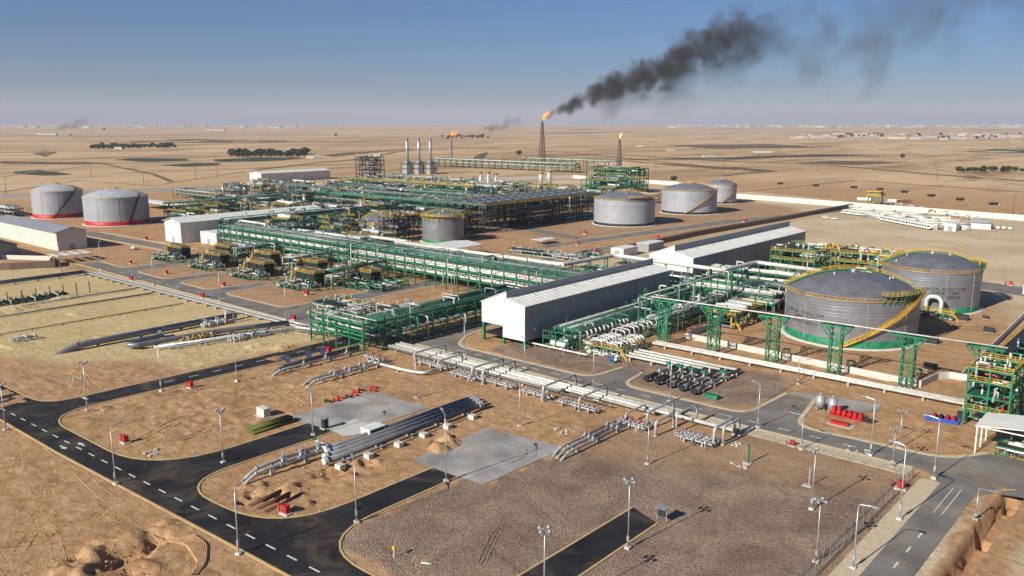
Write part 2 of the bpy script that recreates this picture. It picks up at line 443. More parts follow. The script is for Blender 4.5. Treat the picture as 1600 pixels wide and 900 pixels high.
def ground_material():
    m = bpy.data.materials.new("desert_ground"); m.use_nodes = True
    n, l = m.node_tree.nodes, m.node_tree.links
    b = n["Principled BSDF"]; b.inputs["Roughness"].default_value = 0.95; b.inputs["Specular IOR Level"].default_value = 0.15
    geo = n.new("ShaderNodeNewGeometry")
    def noise(scale, det=6, rough=0.6, vec=None, dist=0):
        t = n.new("ShaderNodeTexNoise"); t.inputs["Scale"].default_value = scale; t.inputs["Detail"].default_value = det
        t.inputs["Roughness"].default_value = rough; t.inputs["Distortion"].default_value = dist
        l.new(vec or geo.outputs["Position"], t.inputs["Vector"]); return t.outputs["Fac"]
    def ramp(fac, stops):
        r = n.new("ShaderNodeValToRGB"); e = r.color_ramp.elements
        while len(e) < len(stops): e.new(0.5)
        for k, (p, c) in enumerate(stops): e[k].position = p; e[k].color = tuple(c) + (1,)
        l.new(fac, r.inputs[0]); return r.outputs[0]
    def mixc(fac, a, bb, mode='MIX'):
        x = n.new("ShaderNodeMix"); x.data_type = 'RGBA'; x.blend_type = mode
        if isinstance(fac, float): x.inputs[0].default_value = fac
        else: l.new(fac, x.inputs[0])
        for s_, v_ in ((6, a), (7, bb)):
            if isinstance(v_, tuple): x.inputs[s_].default_value = v_ + (1,)
            else: l.new(v_, x.inputs[s_])
        return x.outputs[2]
    zn = n.new("ShaderNodeAttribute"); zn.attribute_name = "zone"
    sep = n.new("ShaderNodeSeparateColor"); l.new(zn.outputs["Color"], sep.inputs[0])
    # streaks of the open desert lie across the wind
    mp = n.new("ShaderNodeMapping"); mp.inputs["Rotation"].default_value = (0, 0, R(-35)); mp.inputs["Scale"].default_value = (1.0, 0.28, 1)
    l.new(geo.outputs["Position"], mp.inputs[0])
    big = noise(0.0016, 8, 0.62, mp.outputs[0], 0.6)
    mid = noise(0.012, 6, 0.6, mp.outputs[0], 0.4)
    desert = ramp(big, [(0.34, (0.27,0.17,0.089)), (0.44, (0.44,0.299,0.163)), (0.56, (0.56,0.4,0.233)), (0.68, (0.46,0.304,0.168))])
    dm = ramp(mid, [(0.32, (0.5,0.469,0.436)), (0.47, (0.98,0.98,0.98)), (0.62, (1.15,1.15,1.15))])
    desert = mixc(0.9, desert, dm, 'MULTIPLY')
    # scrub: small dark spots far out
    vo = n.new("ShaderNodeTexVoronoi"); vo.inputs["Scale"].default_value = 0.03; l.new(geo.outputs["Position"], vo.inputs["Vector"])
    sc = ramp(vo.outputs["Distance"], [(0.06, (1,1,1)), (0.14, (0,0,0))])
    desert = mixc(sc, desert, (0.12,0.085,0.0444))
    # local sand of the works
    fine = noise(0.35, 7, 0.65); track = noise(0.08, 5, 0.6, None, 1.2)
    sand = ramp(fine, [(0.3, (0.31,0.179,0.0842)), (0.5, (0.43,0.261,0.131)), (0.7, (0.52,0.339,0.183))])
    sand = mixc(0.6, sand, ramp(track, [(0.33, (0.6,0.539,0.485)), (0.47, (0.97,0.96,0.95)), (0.66, (1.1,1.1,1.1))]), 'MULTIPLY')
    dist = n.new("ShaderNodeVectorMath"); dist.operation = 'DISTANCE'; l.new(geo.outputs["Position"], dist.inputs[0]); dist.inputs[1].default_value = (-350, 400, 0)
    mr = n.new("ShaderNodeMapRange"); mr.inputs[1].default_value = 420; mr.inputs[2].default_value = 700; l.new(dist.outputs["Value"], mr.inputs[0])
    col = mixc(mr.outputs[0], sand, desert)
    # crushed stone
    gv = n.new("ShaderNodeTexVoronoi"); gv.inputs["Scale"].default_value = 4.6; l.new(geo.outputs["Position"], gv.inputs["Vector"])
    stones = ramp(gv.outputs["Distance"], [(0.05, (0.54,0.419,0.317)), (0.4, (0.43,0.32,0.238)), (0.95, (0.26,0.184,0.134))])
    gvar = ramp(noise(0.09, 6, 0.65, None, 1.0), [(0.33, (0.72,0.67,0.633)), (0.5, (1.0,0.98,0.96)), (0.66, (1.3,1.27,1.2))])
    grav = mixc(1.0, stones, gvar, 'MULTIPLY')
    sp = ramp(noise(1.5, 6, 0.8), [(0.36, (0.45,0.43,0.42)), (0.62, (1.3,1.3,1.3))])
    grav = mixc(0.8, grav, sp, 'MULTIPLY')
    col = mixc(sep.outputs[0], col, grav)
    ylw = mixc(0.7, ramp(fine, [(0.3, (0.46,0.344,0.178)), (0.7, (0.62,0.48,0.267))]), ramp(noise(0.05, 5), [(0.35, (0.858,0.861,0.725)), (0.65, (1.06,1.06,1.06))]), 'MULTIPLY')
    col = mixc(sep.outputs[1], col, ylw)
    pl = mixc(0.8, ramp(fine, [(0.3, (0.5,0.391,0.248)), (0.7, (0.64,0.52,0.347))]), ramp(noise(0.02, 6, 0.65), [(0.35, (0.72,0.68,0.614)), (0.6, (1.05,1.05,1.05))]), 'MULTIPLY')
    col = mixc(sep.outputs[2], col, pl)
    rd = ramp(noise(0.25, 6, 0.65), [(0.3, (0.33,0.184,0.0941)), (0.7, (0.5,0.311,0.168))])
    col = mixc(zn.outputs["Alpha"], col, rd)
    l.new(col, b.inputs["Base Color"])
    add = n.new("ShaderNodeMath"); add.operation = 'ADD'
    l.new(noise(0.5, 8, 0.7, None, 0.8), add.inputs[0])
    sm = n.new("ShaderNodeMath"); sm.operation = 'MULTIPLY'; l.new(gv.outputs["Distance"], sm.inputs[0]); l.new(sep.outputs[0], sm.inputs[1])
    l.new(sm.outputs[0], add.inputs[1])
    bp = n.new("ShaderNodeBump"); bp.inputs["Strength"].default_value = 1.0; bp.inputs["Distance"].default_value = 0.5
    l.new(add.outputs[0], bp.inputs["Height"]); l.new(bp.outputs[0], b.inputs["Normal"])
    return m
gm.materials.append(ground_material())

# ------------------------------------------------------------------ haze: one closed box of even air round everything
def haze_box(x0, x1, y0, y1, z0, z1, dens):
    h = MB().box(x0, x1, y0, y1, z0, z1).build("haze", bpy.data.materials.new("haze_air"))
    m = h.data.materials[0]; m.use_nodes = True
    n, l = m.node_tree.nodes, m.node_tree.links
    n.remove(n["Principled BSDF"])
    v = n.new("ShaderNodeVolumePrincipled")
    v.inputs["Color"].default_value = (0.86, 0.84, 0.93, 1)
    v.inputs["Density"].default_value = dens
    v.inputs["Anisotropy"].default_value = 0.0
    l.new(v.outputs[0], n["Material Output"].inputs["Volume"])
    tag(h, 'thin dusty haze over the whole plain', 'haze', kind='stuff')
    h.display_type = 'WIRE'
haze_box(-34050, 6050, -3050, 36050, -30, 700, 0.000045)

# ------------------------------------------------------------------ roads, kerbs, pads
def asphalt(name, c, var, patch):
    m = bpy.data.materials.new(name); m.use_nodes = True
    n, l = m.node_tree.nodes, m.node_tree.links
    b = n["Principled BSDF"]; b.inputs["Roughness"].default_value = 0.8; b.inputs["Specular IOR Level"].default_value = 0.25
    geo = n.new("ShaderNodeNewGeometry")
    a = n.new("ShaderNodeTexNoise"); a.inputs["Scale"].default_value = 0.12; a.inputs["Detail"].default_value = 6; l.new(geo.outputs["Position"], a.inputs["Vector"])
    r = n.new("ShaderNodeValToRGB"); l.new(a.outputs["Fac"], r.inputs[0])
    r.color_ramp.elements[0].position = 0.35; r.color_ramp.elements[1].position = 0.68
    r.color_ramp.elements[0].color = tuple(x*(1-var) for x in c)+(1,); r.color_ramp.elements[1].color = tuple(x*(1+var) for x in c)+(1,)
    d = n.new("ShaderNodeTexNoise"); d.inputs["Scale"].default_value = 0.11; d.inputs["Detail"].default_value = 8; d.inputs["Roughness"].default_value = 0.7; d.inputs["Distortion"].default_value = 1.0
    l.new(geo.outputs["Position"], d.inputs["Vector"])
    mr = n.new("ShaderNodeMapRange"); mr.inputs[1].default_value = 0.50; mr.inputs[2].default_value = 0.74; mr.inputs[4].default_value = patch; l.new(d.outputs["Fac"], mr.inputs[0])
    x = n.new("ShaderNodeMix"); x.data_type = 'RGBA'; l.new(mr.outputs[0], x.inputs[0]); l.new(r.outputs[0], x.inputs[6]); x.inputs[7].default_value = (0.36,0.25,0.15,1)
    l.new(x.outputs[2], b.inputs["Base Color"])
    return m
ASN = asphalt("new_black_asphalt", (0.020,0.020,0.0205), 0.45, 0.30)
ASO = asphalt("old_grey_asphalt", (0.175,0.165,0.148), 0.25, 0.8)
KERB = mat("sandy_kerb", (0.50,0.36,0.16), 0.85, var=0.15)
KERBP = mat("pale_kerb", (0.50,0.42,0.28), 0.9, var=0.15, vscale=1.0)
PAINT = mat("road_paint", (0.62,0.62,0.58), 0.7, var=0.2, vscale=1.5)
PAD = asphalt("worn_concrete_pad", (0.31,0.30,0.275), 0.32, 0.55)

def rpoly(pts):                                   # outline with rounded corners: (x, y[, radius])
    out = []; n = len(pts)
    for i in range(n):
        b = Vector(pts[i][:2]); r = pts[i][2] if len(pts[i]) > 2 else 0
        if not r: out.append(tuple(b)); continue
        a, c = Vector(pts[i-1][:2]), Vector(pts[(i+1) % n][:2])
        d1, d2 = (a-b), (c-b); L1, L2 = d1.length, d2.length; d1.normalize(); d2.normalize()
        rr = min(r, L1*0.49, L2*0.49); p, q = b+d1*rr, b+d2*rr
        for k in range(9):
            t = k/8; v = p*(1-t)**2 + b*2*t*(1-t) + q*t*t
            out.append((v.x, v.y))
    return out
def ribbon(mb, pts, wd, z0, z1, off=0.0, closed=False):     # kerb along a line, mitred
    n = len(pts); L, Rr = [], []
    for i in range(n):
        p = Vector(pts[i])
        if closed: a, c = Vector(pts[i-1]), Vector(pts[(i+1) % n])
        else: a, c = Vector(pts[max(0, i-1)]), Vector(pts[min(n-1, i+1)])
        d = (c-a)
        if d.length < 1e-6: d = Vector((1, 0))
        d.normalize(); nn = Vector((-d.y, d.x))
        L.append(p + nn*(off+wd/2)); Rr.append(p + nn*(off-wd/2))
    k = len(mb.v)
    for a, b in zip(L, Rr): mb.v += [(a.x,a.y,z1),(b.x,b.y,z1),(b.x,b.y,z0),(a.x,a.y,z0)]
    for i in range(n if closed else n-1):
        j = (i+1) % n; p, q = k+4*i, k+4*j
        mb._f((p, p+1, q+1, q), (p+1, p+2, q+2, q+1), (p+3, p, q, q+3))
def sheet(name, pts, z, m, label, cat='road'):
    mb = MB(); mb.quad(*[(x, y, z) for x, y in pts]); o = mb.build(name, m)
    # outline given clockwise would face down
    if o.data.polygons[0].normal.z < 0: o.data.flip_normals()
    tag(o, label, cat, kind='structure'); return o
net = rpoly([(-420,57),(-220,64.2),(-187,64.8),(-115,68.0),(-50,70.3),(-40,79),(-71.2,77.7,9),(-71.4,121.5),(-77.8,123.8),(-78.3,77.4,10),(-112.3,76.1,15),(-112.3,112.3),(-119,112.1),
             (-119.2,74.9,19),(-151.5,73.3,12),(-151.5,112),(-160.5,112),(-160.3,72.6,20),(-213.5,71.4,13),(-209.5,168),(-209,177.5),(-219,177.5),(-221.5,75,9),(-420,67)])
sheet('road', net, 0.062, ASN, 'new black asphalt road network in the foreground with white dashed centre line')
mb = MB()
out1 = net[net.index((-420,57)):][:5]
ribbon(mb, out1, 0.45, 0, 0.13, off=-0.3)
i0 = 0
inner = [p for p in net[6:]]
# runs of kerb, broken where a side road ends at a pad
runs = []; cur = []
for p in inner:
    if cur and ((abs(p[1]-cur[-1][1]) < 3 and abs(cur[-1][1]-112) < 1.5 and abs(p[1]-112) < 1.5) or (cur[-1][1] > 120 and p[1] > 120 and cur[-1][0] > -100)or (cur[-1][1] > 160 and p[1] > 160)):
        runs.append(cur); cur = []
    cur.append(p)
runs.append(cur)
for r_ in runs:
    if len(r_) > 1: ribbon(mb, r_, 0.38, 0, 0.14, off=-0.2)
struct(mb.build('kerb', KERB)).__setitem__('label', 'sandy yellow kerb edging the black asphalt roads')

grey = rpoly([(-440,172),(-300,170.5),(-228,170.5),(-219,176),(-195,177.8),(-42,177.8),(-38.5,174,6),(-37.6,60),(-31.4,60),(-31.4,174,6),(0,182),(40,188),(40,200),(-34,196),(-40,186.5,12),(-73,184.6,6),(-77,207),(-83.5,207),
              (-84.5,184.6,6),(-121.5,184.2,6),(-123.5,199),(-129.5,199),(-131,184,6),(-184,184,5),(-192,197,6),(-195,242),(-202,242),(-203,184,5),(-262,180,6),(-265,400),(-273,400),(-273,180,5),(-317,179.5,6),(-318,203),(-326,203),(-327,179.5,6),(-355,179.5,6),(-356,203),(-364,203),(-365,179.5,6),(-397,180,6),(-401,246),(-408,246),(-409,181,6),(-440,182)])
sheet('road', grey, 0.07, ASO, 'worn grey asphalt road running across the works past the pipe racks')
mb = MB()
# near side: broad pale verge between the pipeway and the road
ribbon(mb, [(-440,171.5),(-228,170)], 0.5, 0, 0.16, off=-0.2)
ribbon(mb, [(-195,177.6),(-44,177.6)], 0.4, 0, 0.17, off=-0.2)
far_side = [p for p in grey if p[1] > 183 or (p[0] < -255 and p[1] > 172)]
runs, cur = [], []
for p in grey[min(range(len(grey)), key=lambda i: abs(grey[i][0]+34)+abs(grey[i][1]-196)):]:
    if cur:
        a = cur[-1]
        if abs(a[1]-p[1]) < 1.5 and 5 < abs(a[0]-p[0]) < 9 and abs(a[1]-184) > 3 and abs(a[1]-180) > 4: runs.append(cur); cur = []
    cur.append(p)
runs.append(cur)
for r_ in runs:
    if len(r_) > 1: ribbon(mb, r_, 1.1, 0, 0.15, off=-0.6)
struct(mb.build('kerb', KERBP)).__setitem__('label', 'pale dusty kerb along the grey road')
mb = MB()
mb.box(-195, -44, 172.6, 177.3, 0, 0.11); mb.box(-41.6, -37.9, 60, 173, 0, 0.10)
mb.box(-410, -228, 166.6, 169.6, 0, 0.09)
tag(mb.build('pavement', KERBP), 'pale dusty concrete verge along the grey road', 'pavement', kind='structure')
# markings
mb = MB()
def dashes(mb, a, b, L, gap, wd=0.16, z=0.075, skip=()):
    a, b = Vector(a), Vector(b); d = (b-a); n = int(d.length/(L+gap)); d.normalize(); nn = Vector((-d.y, d.x))*wd
    for i in range(n):
        if i in skip: continue
        p = a + d*(i*(L+gap)); q = p + d*L
        mb.quad((*(p-nn),z), (*(q-nn),z), (*(q+nn),z), (*(p+nn),z))
dashes(mb, (-262,65.7), (-60,73.6), 2.6, 3.2)
dashes(mb, (-216.8,104), (-214.5,168), 3.0, 4.0, skip=())
dashes(mb, (-217.6,84.5), (-217.0,102), 17, 1, 0.12)
mb.quad((-221,83.7,.075),(-218,83.7,.075),(-218,84.4,.075),(-221,84.4,.075))
def arrow(mb, px, py, sgn, z=0.075):
    x, y = P(px, py); k = []
    for u, v in ((0,-.16),(1.6,-.16),(1.6,-.5),(3.0,0),(1.6,.5),(1.6,.16),(0,.16)): k.append((x+sgn*u, y+sgn*v*1.3+u*0.04*sgn, z))
    mb.quad(*k)
arrow(mb, 132, 697, -1); arrow(mb, 94, 697, 1)
tag(mb.build('road_markings', PAINT), 'white dashes and arrows on the black asphalt road', 'road markings', kind='structure')
mb = MB()
dashes(mb, (-180,181), (-46,181), 3.0, 4.5, z=0.083)
dashes(mb, (-34.6,100), (-34.6,158), 2.4, 4.2, z=0.083)
mb.box(-35.4,-35.25,158,172,0.0835,0.084); mb.box(-34.0,-33.85,158,172,0.0835,0.084)
dashes(mb, (-400,175.2), (-300,174.6), 3.0, 6, z=0.083)
tag(mb.build('road_markings', PAINT), 'faded white dashes on the worn grey road', 'road markings', kind='structure')
# inner roads of the works, far side
sheet('road', [(-376,372),(-368,372),(-372,560),(-382,560)], 0.05, ASO, 'grey service road beside the fin-fan cooler racks')
sheet('road', rpoly([(-304,372),(-296,372),(-270,560),(-236,700),(-246,702),(-284,560)]), 0.05, ASO, 'grey service road passing the large grey storage tanks')
sheet('road', rpoly([(-372,430),(-300,408),(-298,416),(-371,440)]), 0.045, ASO, 'short grey cross road in front of the grey storage tank')
sheet('road', rpoly([(-630,205),(-560,222),(-440,226),(-440,234),(-560,232),(-632,214)]), 0.05, ASO, 'grey road curving past the two red-banded tanks')
sheet('road', [(-140,420),(-40,385),(-20,392),(-20,402),(-135,432)], 0.05, ASO, 'grey road behind the water injection tanks')
mb = MB()
for a, b in (((-379,372),(-385,560)),((-366,372),(-369,540)),((-306,372),(-287,560)),((-294,372),(-268,560)),((-266,560),(-233,700)),((-630,203),(-560,219)),((-560,219),(-440,223)),((-560,235),(-440,237))):
    ribbon(mb, [a, b], 1.2, 0, 0.14)
struct(mb.build('kerb', KERBP)).__setitem__('label', 'pale kerb lines of the inner service roads')
# concrete pads
p1 = [P(452,652), P(580,611), P(672,637), P(597,661), P(590,666), P(533,682), P(505,670)]
p2 = [P(643,720), P(760,669), P(884,700), P(755,758)]
sheet('concrete_pad', p1, 0.085, PAD, 'light grey concrete pad left of the long foreground pipes', 'pad')
sheet('concrete_pad', p2, 0.09, PAD, 'larger pale concrete pad with curved tyre marks, beside the gravel', 'pad')
sheet('concrete_pad', [P(512,670), P(556,655), P(598,672), P(537,683)], 0.12, CONCW, 'small white concrete apron at the edge of the grey pad', 'pad')
# dark tyre curves on the pad, tyre furrows in gravel and sand
def curve_pts(px_pts, z):
    v = [Vector(P3(a, b, z)) for a, b in px_pts]
    return fil(v, 50, 6) if len(v) > 2 else v
mb = MB()
TYM = mat("tyre_mark", (0.24,0.235,0.215), 0.9, var=.3, vscale=1)
for arc in (((690,735),(700,700),(770,685),(815,700),(800,718),(740,705)), ((700,728),(725,695),(790,690),(835,705),(790,728)), ((715,755),(790,725),(860,705))):
    pts = curve_pts(arc, 0.095)
    for off in (0, 1.9): ribbon(mb, [(p.x, p.y) for p in pts], 0.22, 0.091, 0.0945, off=off)
tag(mb.build('tyre_marks', TYM), 'dark curved tyre marks on the larger concrete pad', 'tyre marks', kind='stuff')
SANDR = mat("furrow_sand", (0.42,0.265,0.14), 0.95, var=0.2)
GRAVR = mat("furrow_gravel", (0.36,0.265,0.20), 0.95, var=0.25)
mb = MB()
def furrows(mb, arc, n, sp, h=0.035, wd=0.26, z=-0.03):
    pts = [(p.x, p.y) for p in curve_pts(arc, 0)]
    for i in range(n): 
        k = len(mb.v); ribbon(mb, pts, wd*0.25, z, h, off=i*sp)
        # ribbon makes a flat top; broaden the foot so that the ridge is a soft wedge
        for q in range(k, len(mb.v), 4):
            a, b = Vector(mb.v[q]), Vector(mb.v[q+1]); d = (b-a).normalized()*wd*0.5
            mb.v[q+2] = (mb.v[q+2][0]+d.x, mb.v[q+2][1]+d.y, mb.v[q+2][2]); mb.v[q+3] = (mb.v[q+3][0]-d.x, mb.v[q+3][1]-d.y, mb.v[q+3][2])
furrows(mb, ((1058,715),(1075,745),(1062,785),(1040,795)), 3, 0.8); furrows(mb, ((1085,715),(1100,748),(1085,785),(1062,800)), 2, 0.8)
furrows(mb, ((1290,765),(1360,740),(1385,775),(1350,800)), 2, 2.0, 0.07); furrows(mb, ((1200,790),(1260,745),(1330,740)), 2, 1.9, 0.07); furrows(mb, ((760,880),(780,835),(800,815)), 3, 0.7, 0.09)
furrows(mb, ((1150,860),(1200,800),(1330,810)), 2, 1.9, 0.06); furrows(mb, ((1060,805),(1010,835),(960,870)), 2, 1.6, 0.06)
o = mb.build('tyre_tracks', gm.materials[0]); za_ = o.data.attributes.new('zone', 'FLOAT_COLOR', 'POINT'); za_.data.foreach_set('color', [0.9, 0, 0, 0]*len(o.data.vertices))
tag(o, 'curving tyre ruts pressed into the gravel', 'tyre tracks', kind='stuff')
mb = MB()
for k in range(9): furrows(mb, ((262+k*5,845-k*1.0),(292+k*4,850),(312+k*1.2,880),(300+k*1.0,899)), 1, 1, 0.3, 0.6)
furrows(mb, ((60,690),(170,790),(260,850)), 2, 2, 0.05, .2); furrows(mb, ((40,860),(60,830),(75,840),(85,880)), 2, 1.8, 0.05, .2)
furrows(mb, ((0,860),(110,850),(200,820)), 3, 1.5, 0.06, .2)
furrows(mb, ((200,640),(300,615),(380,590)), 3, 1.6, 0.08); furrows(mb, ((230,690),(300,650),(390,640),(430,640)), 3, 1.6, 0.07); furrows(mb, ((420,620),(500,640),(440,610)), 2, 1.6, 0.07)
furrows(mb, ((280,690),(360,660),(400,650)), 2, 1.6, 0.07); furrows(mb, ((30,590),(110,580),(140,610)), 3, 1.5, 0.09); furrows(mb, ((1300,640),(1400,650),(1500,690)), 2, 1.7, 0.05)
o = mb.build('tyre_tracks', gm.materials[0]); za_ = o.data.attributes.new('zone', 'FLOAT_COLOR', 'POINT'); za_.data.foreach_set('color', [0.0, 0, 0, 0.0]*len(o.data.vertices))
tag(o, 'curved wheel ruts and ridges in the orange sand', 'tyre tracks', kind='stuff')

# ------------------------------------------------------------------ smoke, flames
def smoke_mat(name, dens, col, L, zf, zp, r0, r1, rp, nscale, k, m_, fade):
    # density in the plume's own frame: X downwind, Z up; thick along the drift line, torn at the edge by noise
    m = bpy.data.materials.new(name); m.use_nodes = True
    n, l = m.node_tree.nodes, m.node_tree.links
    n.remove(n["Principled BSDF"])
    v = n.new("ShaderNodeVolumePrincipled"); v.inputs["Color"].default_value = col + (1,)
    tc = n.new("ShaderNodeTexCoord"); sp = n.new("ShaderNodeSeparateXYZ"); l.new(tc.outputs["Object"], sp.inputs[0])
    def M(op, a, b=None, c=None, cl=False):
        x = n.new("ShaderNodeMath"); x.operation = op; x.use_clamp = cl
        for i, q in enumerate((a, b, c)):
            if q is None: continue
            if isinstance(q, (int, float)): x.inputs[i].default_value = q
            else: l.new(q, x.inputs[i])
        return x.outputs[0]
    s = M('MAXIMUM', M('DIVIDE', sp.outputs[0], L), 0.0001)
    wob = M('MULTIPLY', M('SINE', M('MULTIPLY', s, 11.0)), M('MULTIPLY', s, zf*0.10))
    za = M('ADD', M('MULTIPLY', M('POWER', s, zp), zf), wob)
    Rr = M('ADD', M('MULTIPLY', M('POWER', s, rp), r1), r0)
    dz = M('SUBTRACT', sp.outputs[2], za)
    q = M('DIVIDE', M('SQRT', M('ADD', M('MULTIPLY', dz, dz), M('MULTIPLY', sp.outputs[1], sp.outputs[1]))), Rr)
    t = n.new("ShaderNodeTexNoise"); t.inputs["Scale"].default_value = nscale; t.inputs["Detail"].default_value = 6; t.inputs["Roughness"].default_value = 0.66; t.inputs["Distortion"].default_value = 0.4
    l.new(tc.outputs["Object"], t.inputs["Vector"])
    e = M('ADD', M('MULTIPLY', M('SUBTRACT', 0.85, q), k), M('MULTIPLY', M('SUBTRACT', t.outputs["Fac"], 0.52), m_), cl=True)
    f = M('POWER', M('SUBTRACT', 1.0, s, cl=True), fade)
    l.new(M('MULTIPLY', M('MULTIPLY', e, f), dens), v.inputs["Density"])
    l.new(v.outputs[0], n["Material Output"].inputs["Volume"])
    return m
right = Vector((math.sin(YAW), -math.cos(YAW), 0)); fwd = Vector((math.cos(YAW), math.sin(YAW), 0))
def plume(name, base, L, zf, zp, r0, r1, rp, m, label, swell=1.5, a0=0.0):
    rs = []; N = 20
    for i in range(N+1):
        s = a0 + (1-a0)*i/N; z = zf*s**zp + zf*0.10*s*math.sin(11*s); rad = (r0 + r1*s**rp)*swell
        rs.append([(L*s, rad*math.cos(2*math.pi*k/14), z + rad*math.sin(2*math.pi*k/14)) for k in range(14)])
    mb = MB(); mb.rings(rs); o = mb.build(name, m, None, (0,0,0))
    o.location = base; o.rotation_euler = (0, 0, YAW - R(90) + R(10))
    return tag(o, label, 'smoke', kind='stuff')
FL1 = (*P(847,252), 74.6)
b1 = (FL1[0]+right.x*8, FL1[1]+right.y*8, FL1[2]+7)
pr1 = (455, 172, 0.9, 6.5, 62, 0.72)
plume('smoke_plume', b1, *pr1, smoke_mat('black_smoke', 0.17, (0.095,0.088,0.085), *pr1, 0.036, 1.25, 3.8, 0.95), 'dense black smoke plume drifting right from the tall burning flare', 1.35)
pr2 = (1300, 330, 0.85, 14, 150, 0.62)
plume('smoke_trail', b1, *pr2, smoke_mat('thin_smoke', 0.0125, (0.18,0.165,0.16), *pr2, 0.013, 0.7, 4.4, 0.7), 'thin grey trail of smoke spreading high above the desert', 1.3, 0.06)
pr3 = (260, 60, 0.9, 10, 40, 0.7)
for px, py, lab in ((745, 190, 'faint grey smoke rising at the horizon left of the tall flare'), (80, 186, 'faint wisp of smoke on the horizon at far left')):
    bb = P(px, py+22); plume('smoke_wisp', (bb[0], bb[1], 20), *pr3, smoke_mat('wisp_smoke%d' % px, 0.024, (0.15,0.15,0.16), *pr3, 0.02, 1.0, 4.0, 0.6), lab, 1.3)
SEAM = mat("weld_seam_grey", (0.16, 0.165, 0.175), 0.6)
TANK2 = mat("tank_mid_grey", (0.33, 0.345, 0.37), 0.5, 0.1, var=0.08, vscale=0.2, streak=0.2)
# ------------------------------------------------------------------ storage tanks
FONT = {'W':"10001 10001 10001 10101 10101 11011 10001",'A':"01110 10001 10001 11111 10001 10001 10001",'T':"11111 00100 00100 00100 00100 00100 00100",'E':"11111 10000 10000 11110 10000 10000 11111",
 'R':"11110 10001 10001 11110 10100 10010 10001",'I':"01110 00100 00100 00100 00100 00100 01110",'N':"10001 11001 10101 10101 10011 10001 10001",'J':"00111 00010 00010 00010 00010 10010 01100",
 'C':"01111 10000 10000 10000 10000 10000 01111",'O':"01110 10001 10001 10001 10001 10001 01110",'S':"01111 10000 10000 01110 00001 00001 11110",'U':"10001 10001 10001 10001 10001 10001 01110",
 'G':"01111 10000 10000 10011 10001 10001 01111",'K':"10001 10010 10100 11000 10100 10010 10001",'0':"01110 10001 10011 10101 11001 10001 01110",'1':"00100 01100 00100 00100 00100 00100 01110",
 '2':"01110 10001 00001 00110 01000 10000 11111",'4':"00010 00110 01010 10010 11111 00010 00010",'B':"11110 10001 10001 11110 10001 10001 11110",'-':"00000 00000 00000 11111 00000 00000 00000"}
def letters(mb, lines, r, phi0, ztop, px):         # blocks on a curved shell
    for li, line in enumerate(lines):
        wtot = len(line)*6*px
        for ci, ch in enumerate(line):
            if ch not in FONT: continue
            for ry, row in enumerate(FONT[ch].split()):
                k = 0
                while k < 5:
                    if row[k] == '1':
                        e = k
                        while e < 5 and row[e] == '1': e += 1
                        s0 = -wtot/2 + (ci*6+k)*px; s1 = -wtot/2 + (ci*6+e)*px
                        z1 = ztop - li*px*9.5 - ry*px; z0 = z1 - px
                        a0, a1 = phi0 + s0/r, phi0 + s1/r; rr = r+0.035
                        mb.quad((rr*math.cos(a0), rr*math.sin(a0), z0), (rr*math.cos(a1), rr*math.sin(a1), z0), (rr*math.cos(a1), rr*math.sin(a1), z1), (rr*math.cos(a0), rr*math.sin(a0), z1))
                        k = e
                    else: k += 1
def circ(r, a, z): return (r*math.cos(a), r*math.sin(a), z)
def rail(mb, pts, h=1.1, w=0.07, post=2.0):        # handrail along a path
    pts = [Vector(p) for p in pts]; up = Vector((0,0,h))
    for a, b in zip(pts, pts[1:]):
        mb.bar(a+up, b+up, w); mb.bar(a+up*0.5, b+up*0.5, w*0.8); mb.bar(a+Vector((0,0,.06)), b+Vector((0,0,.06)), 0.03, 0.14)
        n = max(1, int((b-a).length/post))
        for k in range(n): p = a.lerp(b, k/n); mb.bar(p, p+up, w)
    mb.bar(pts[-1], pts[-1]+up, w)
def deck(mb, a, b, wd, t=0.12):
    a, b = Vector(a), Vector(b); mb.bar(a, b, wd, t)
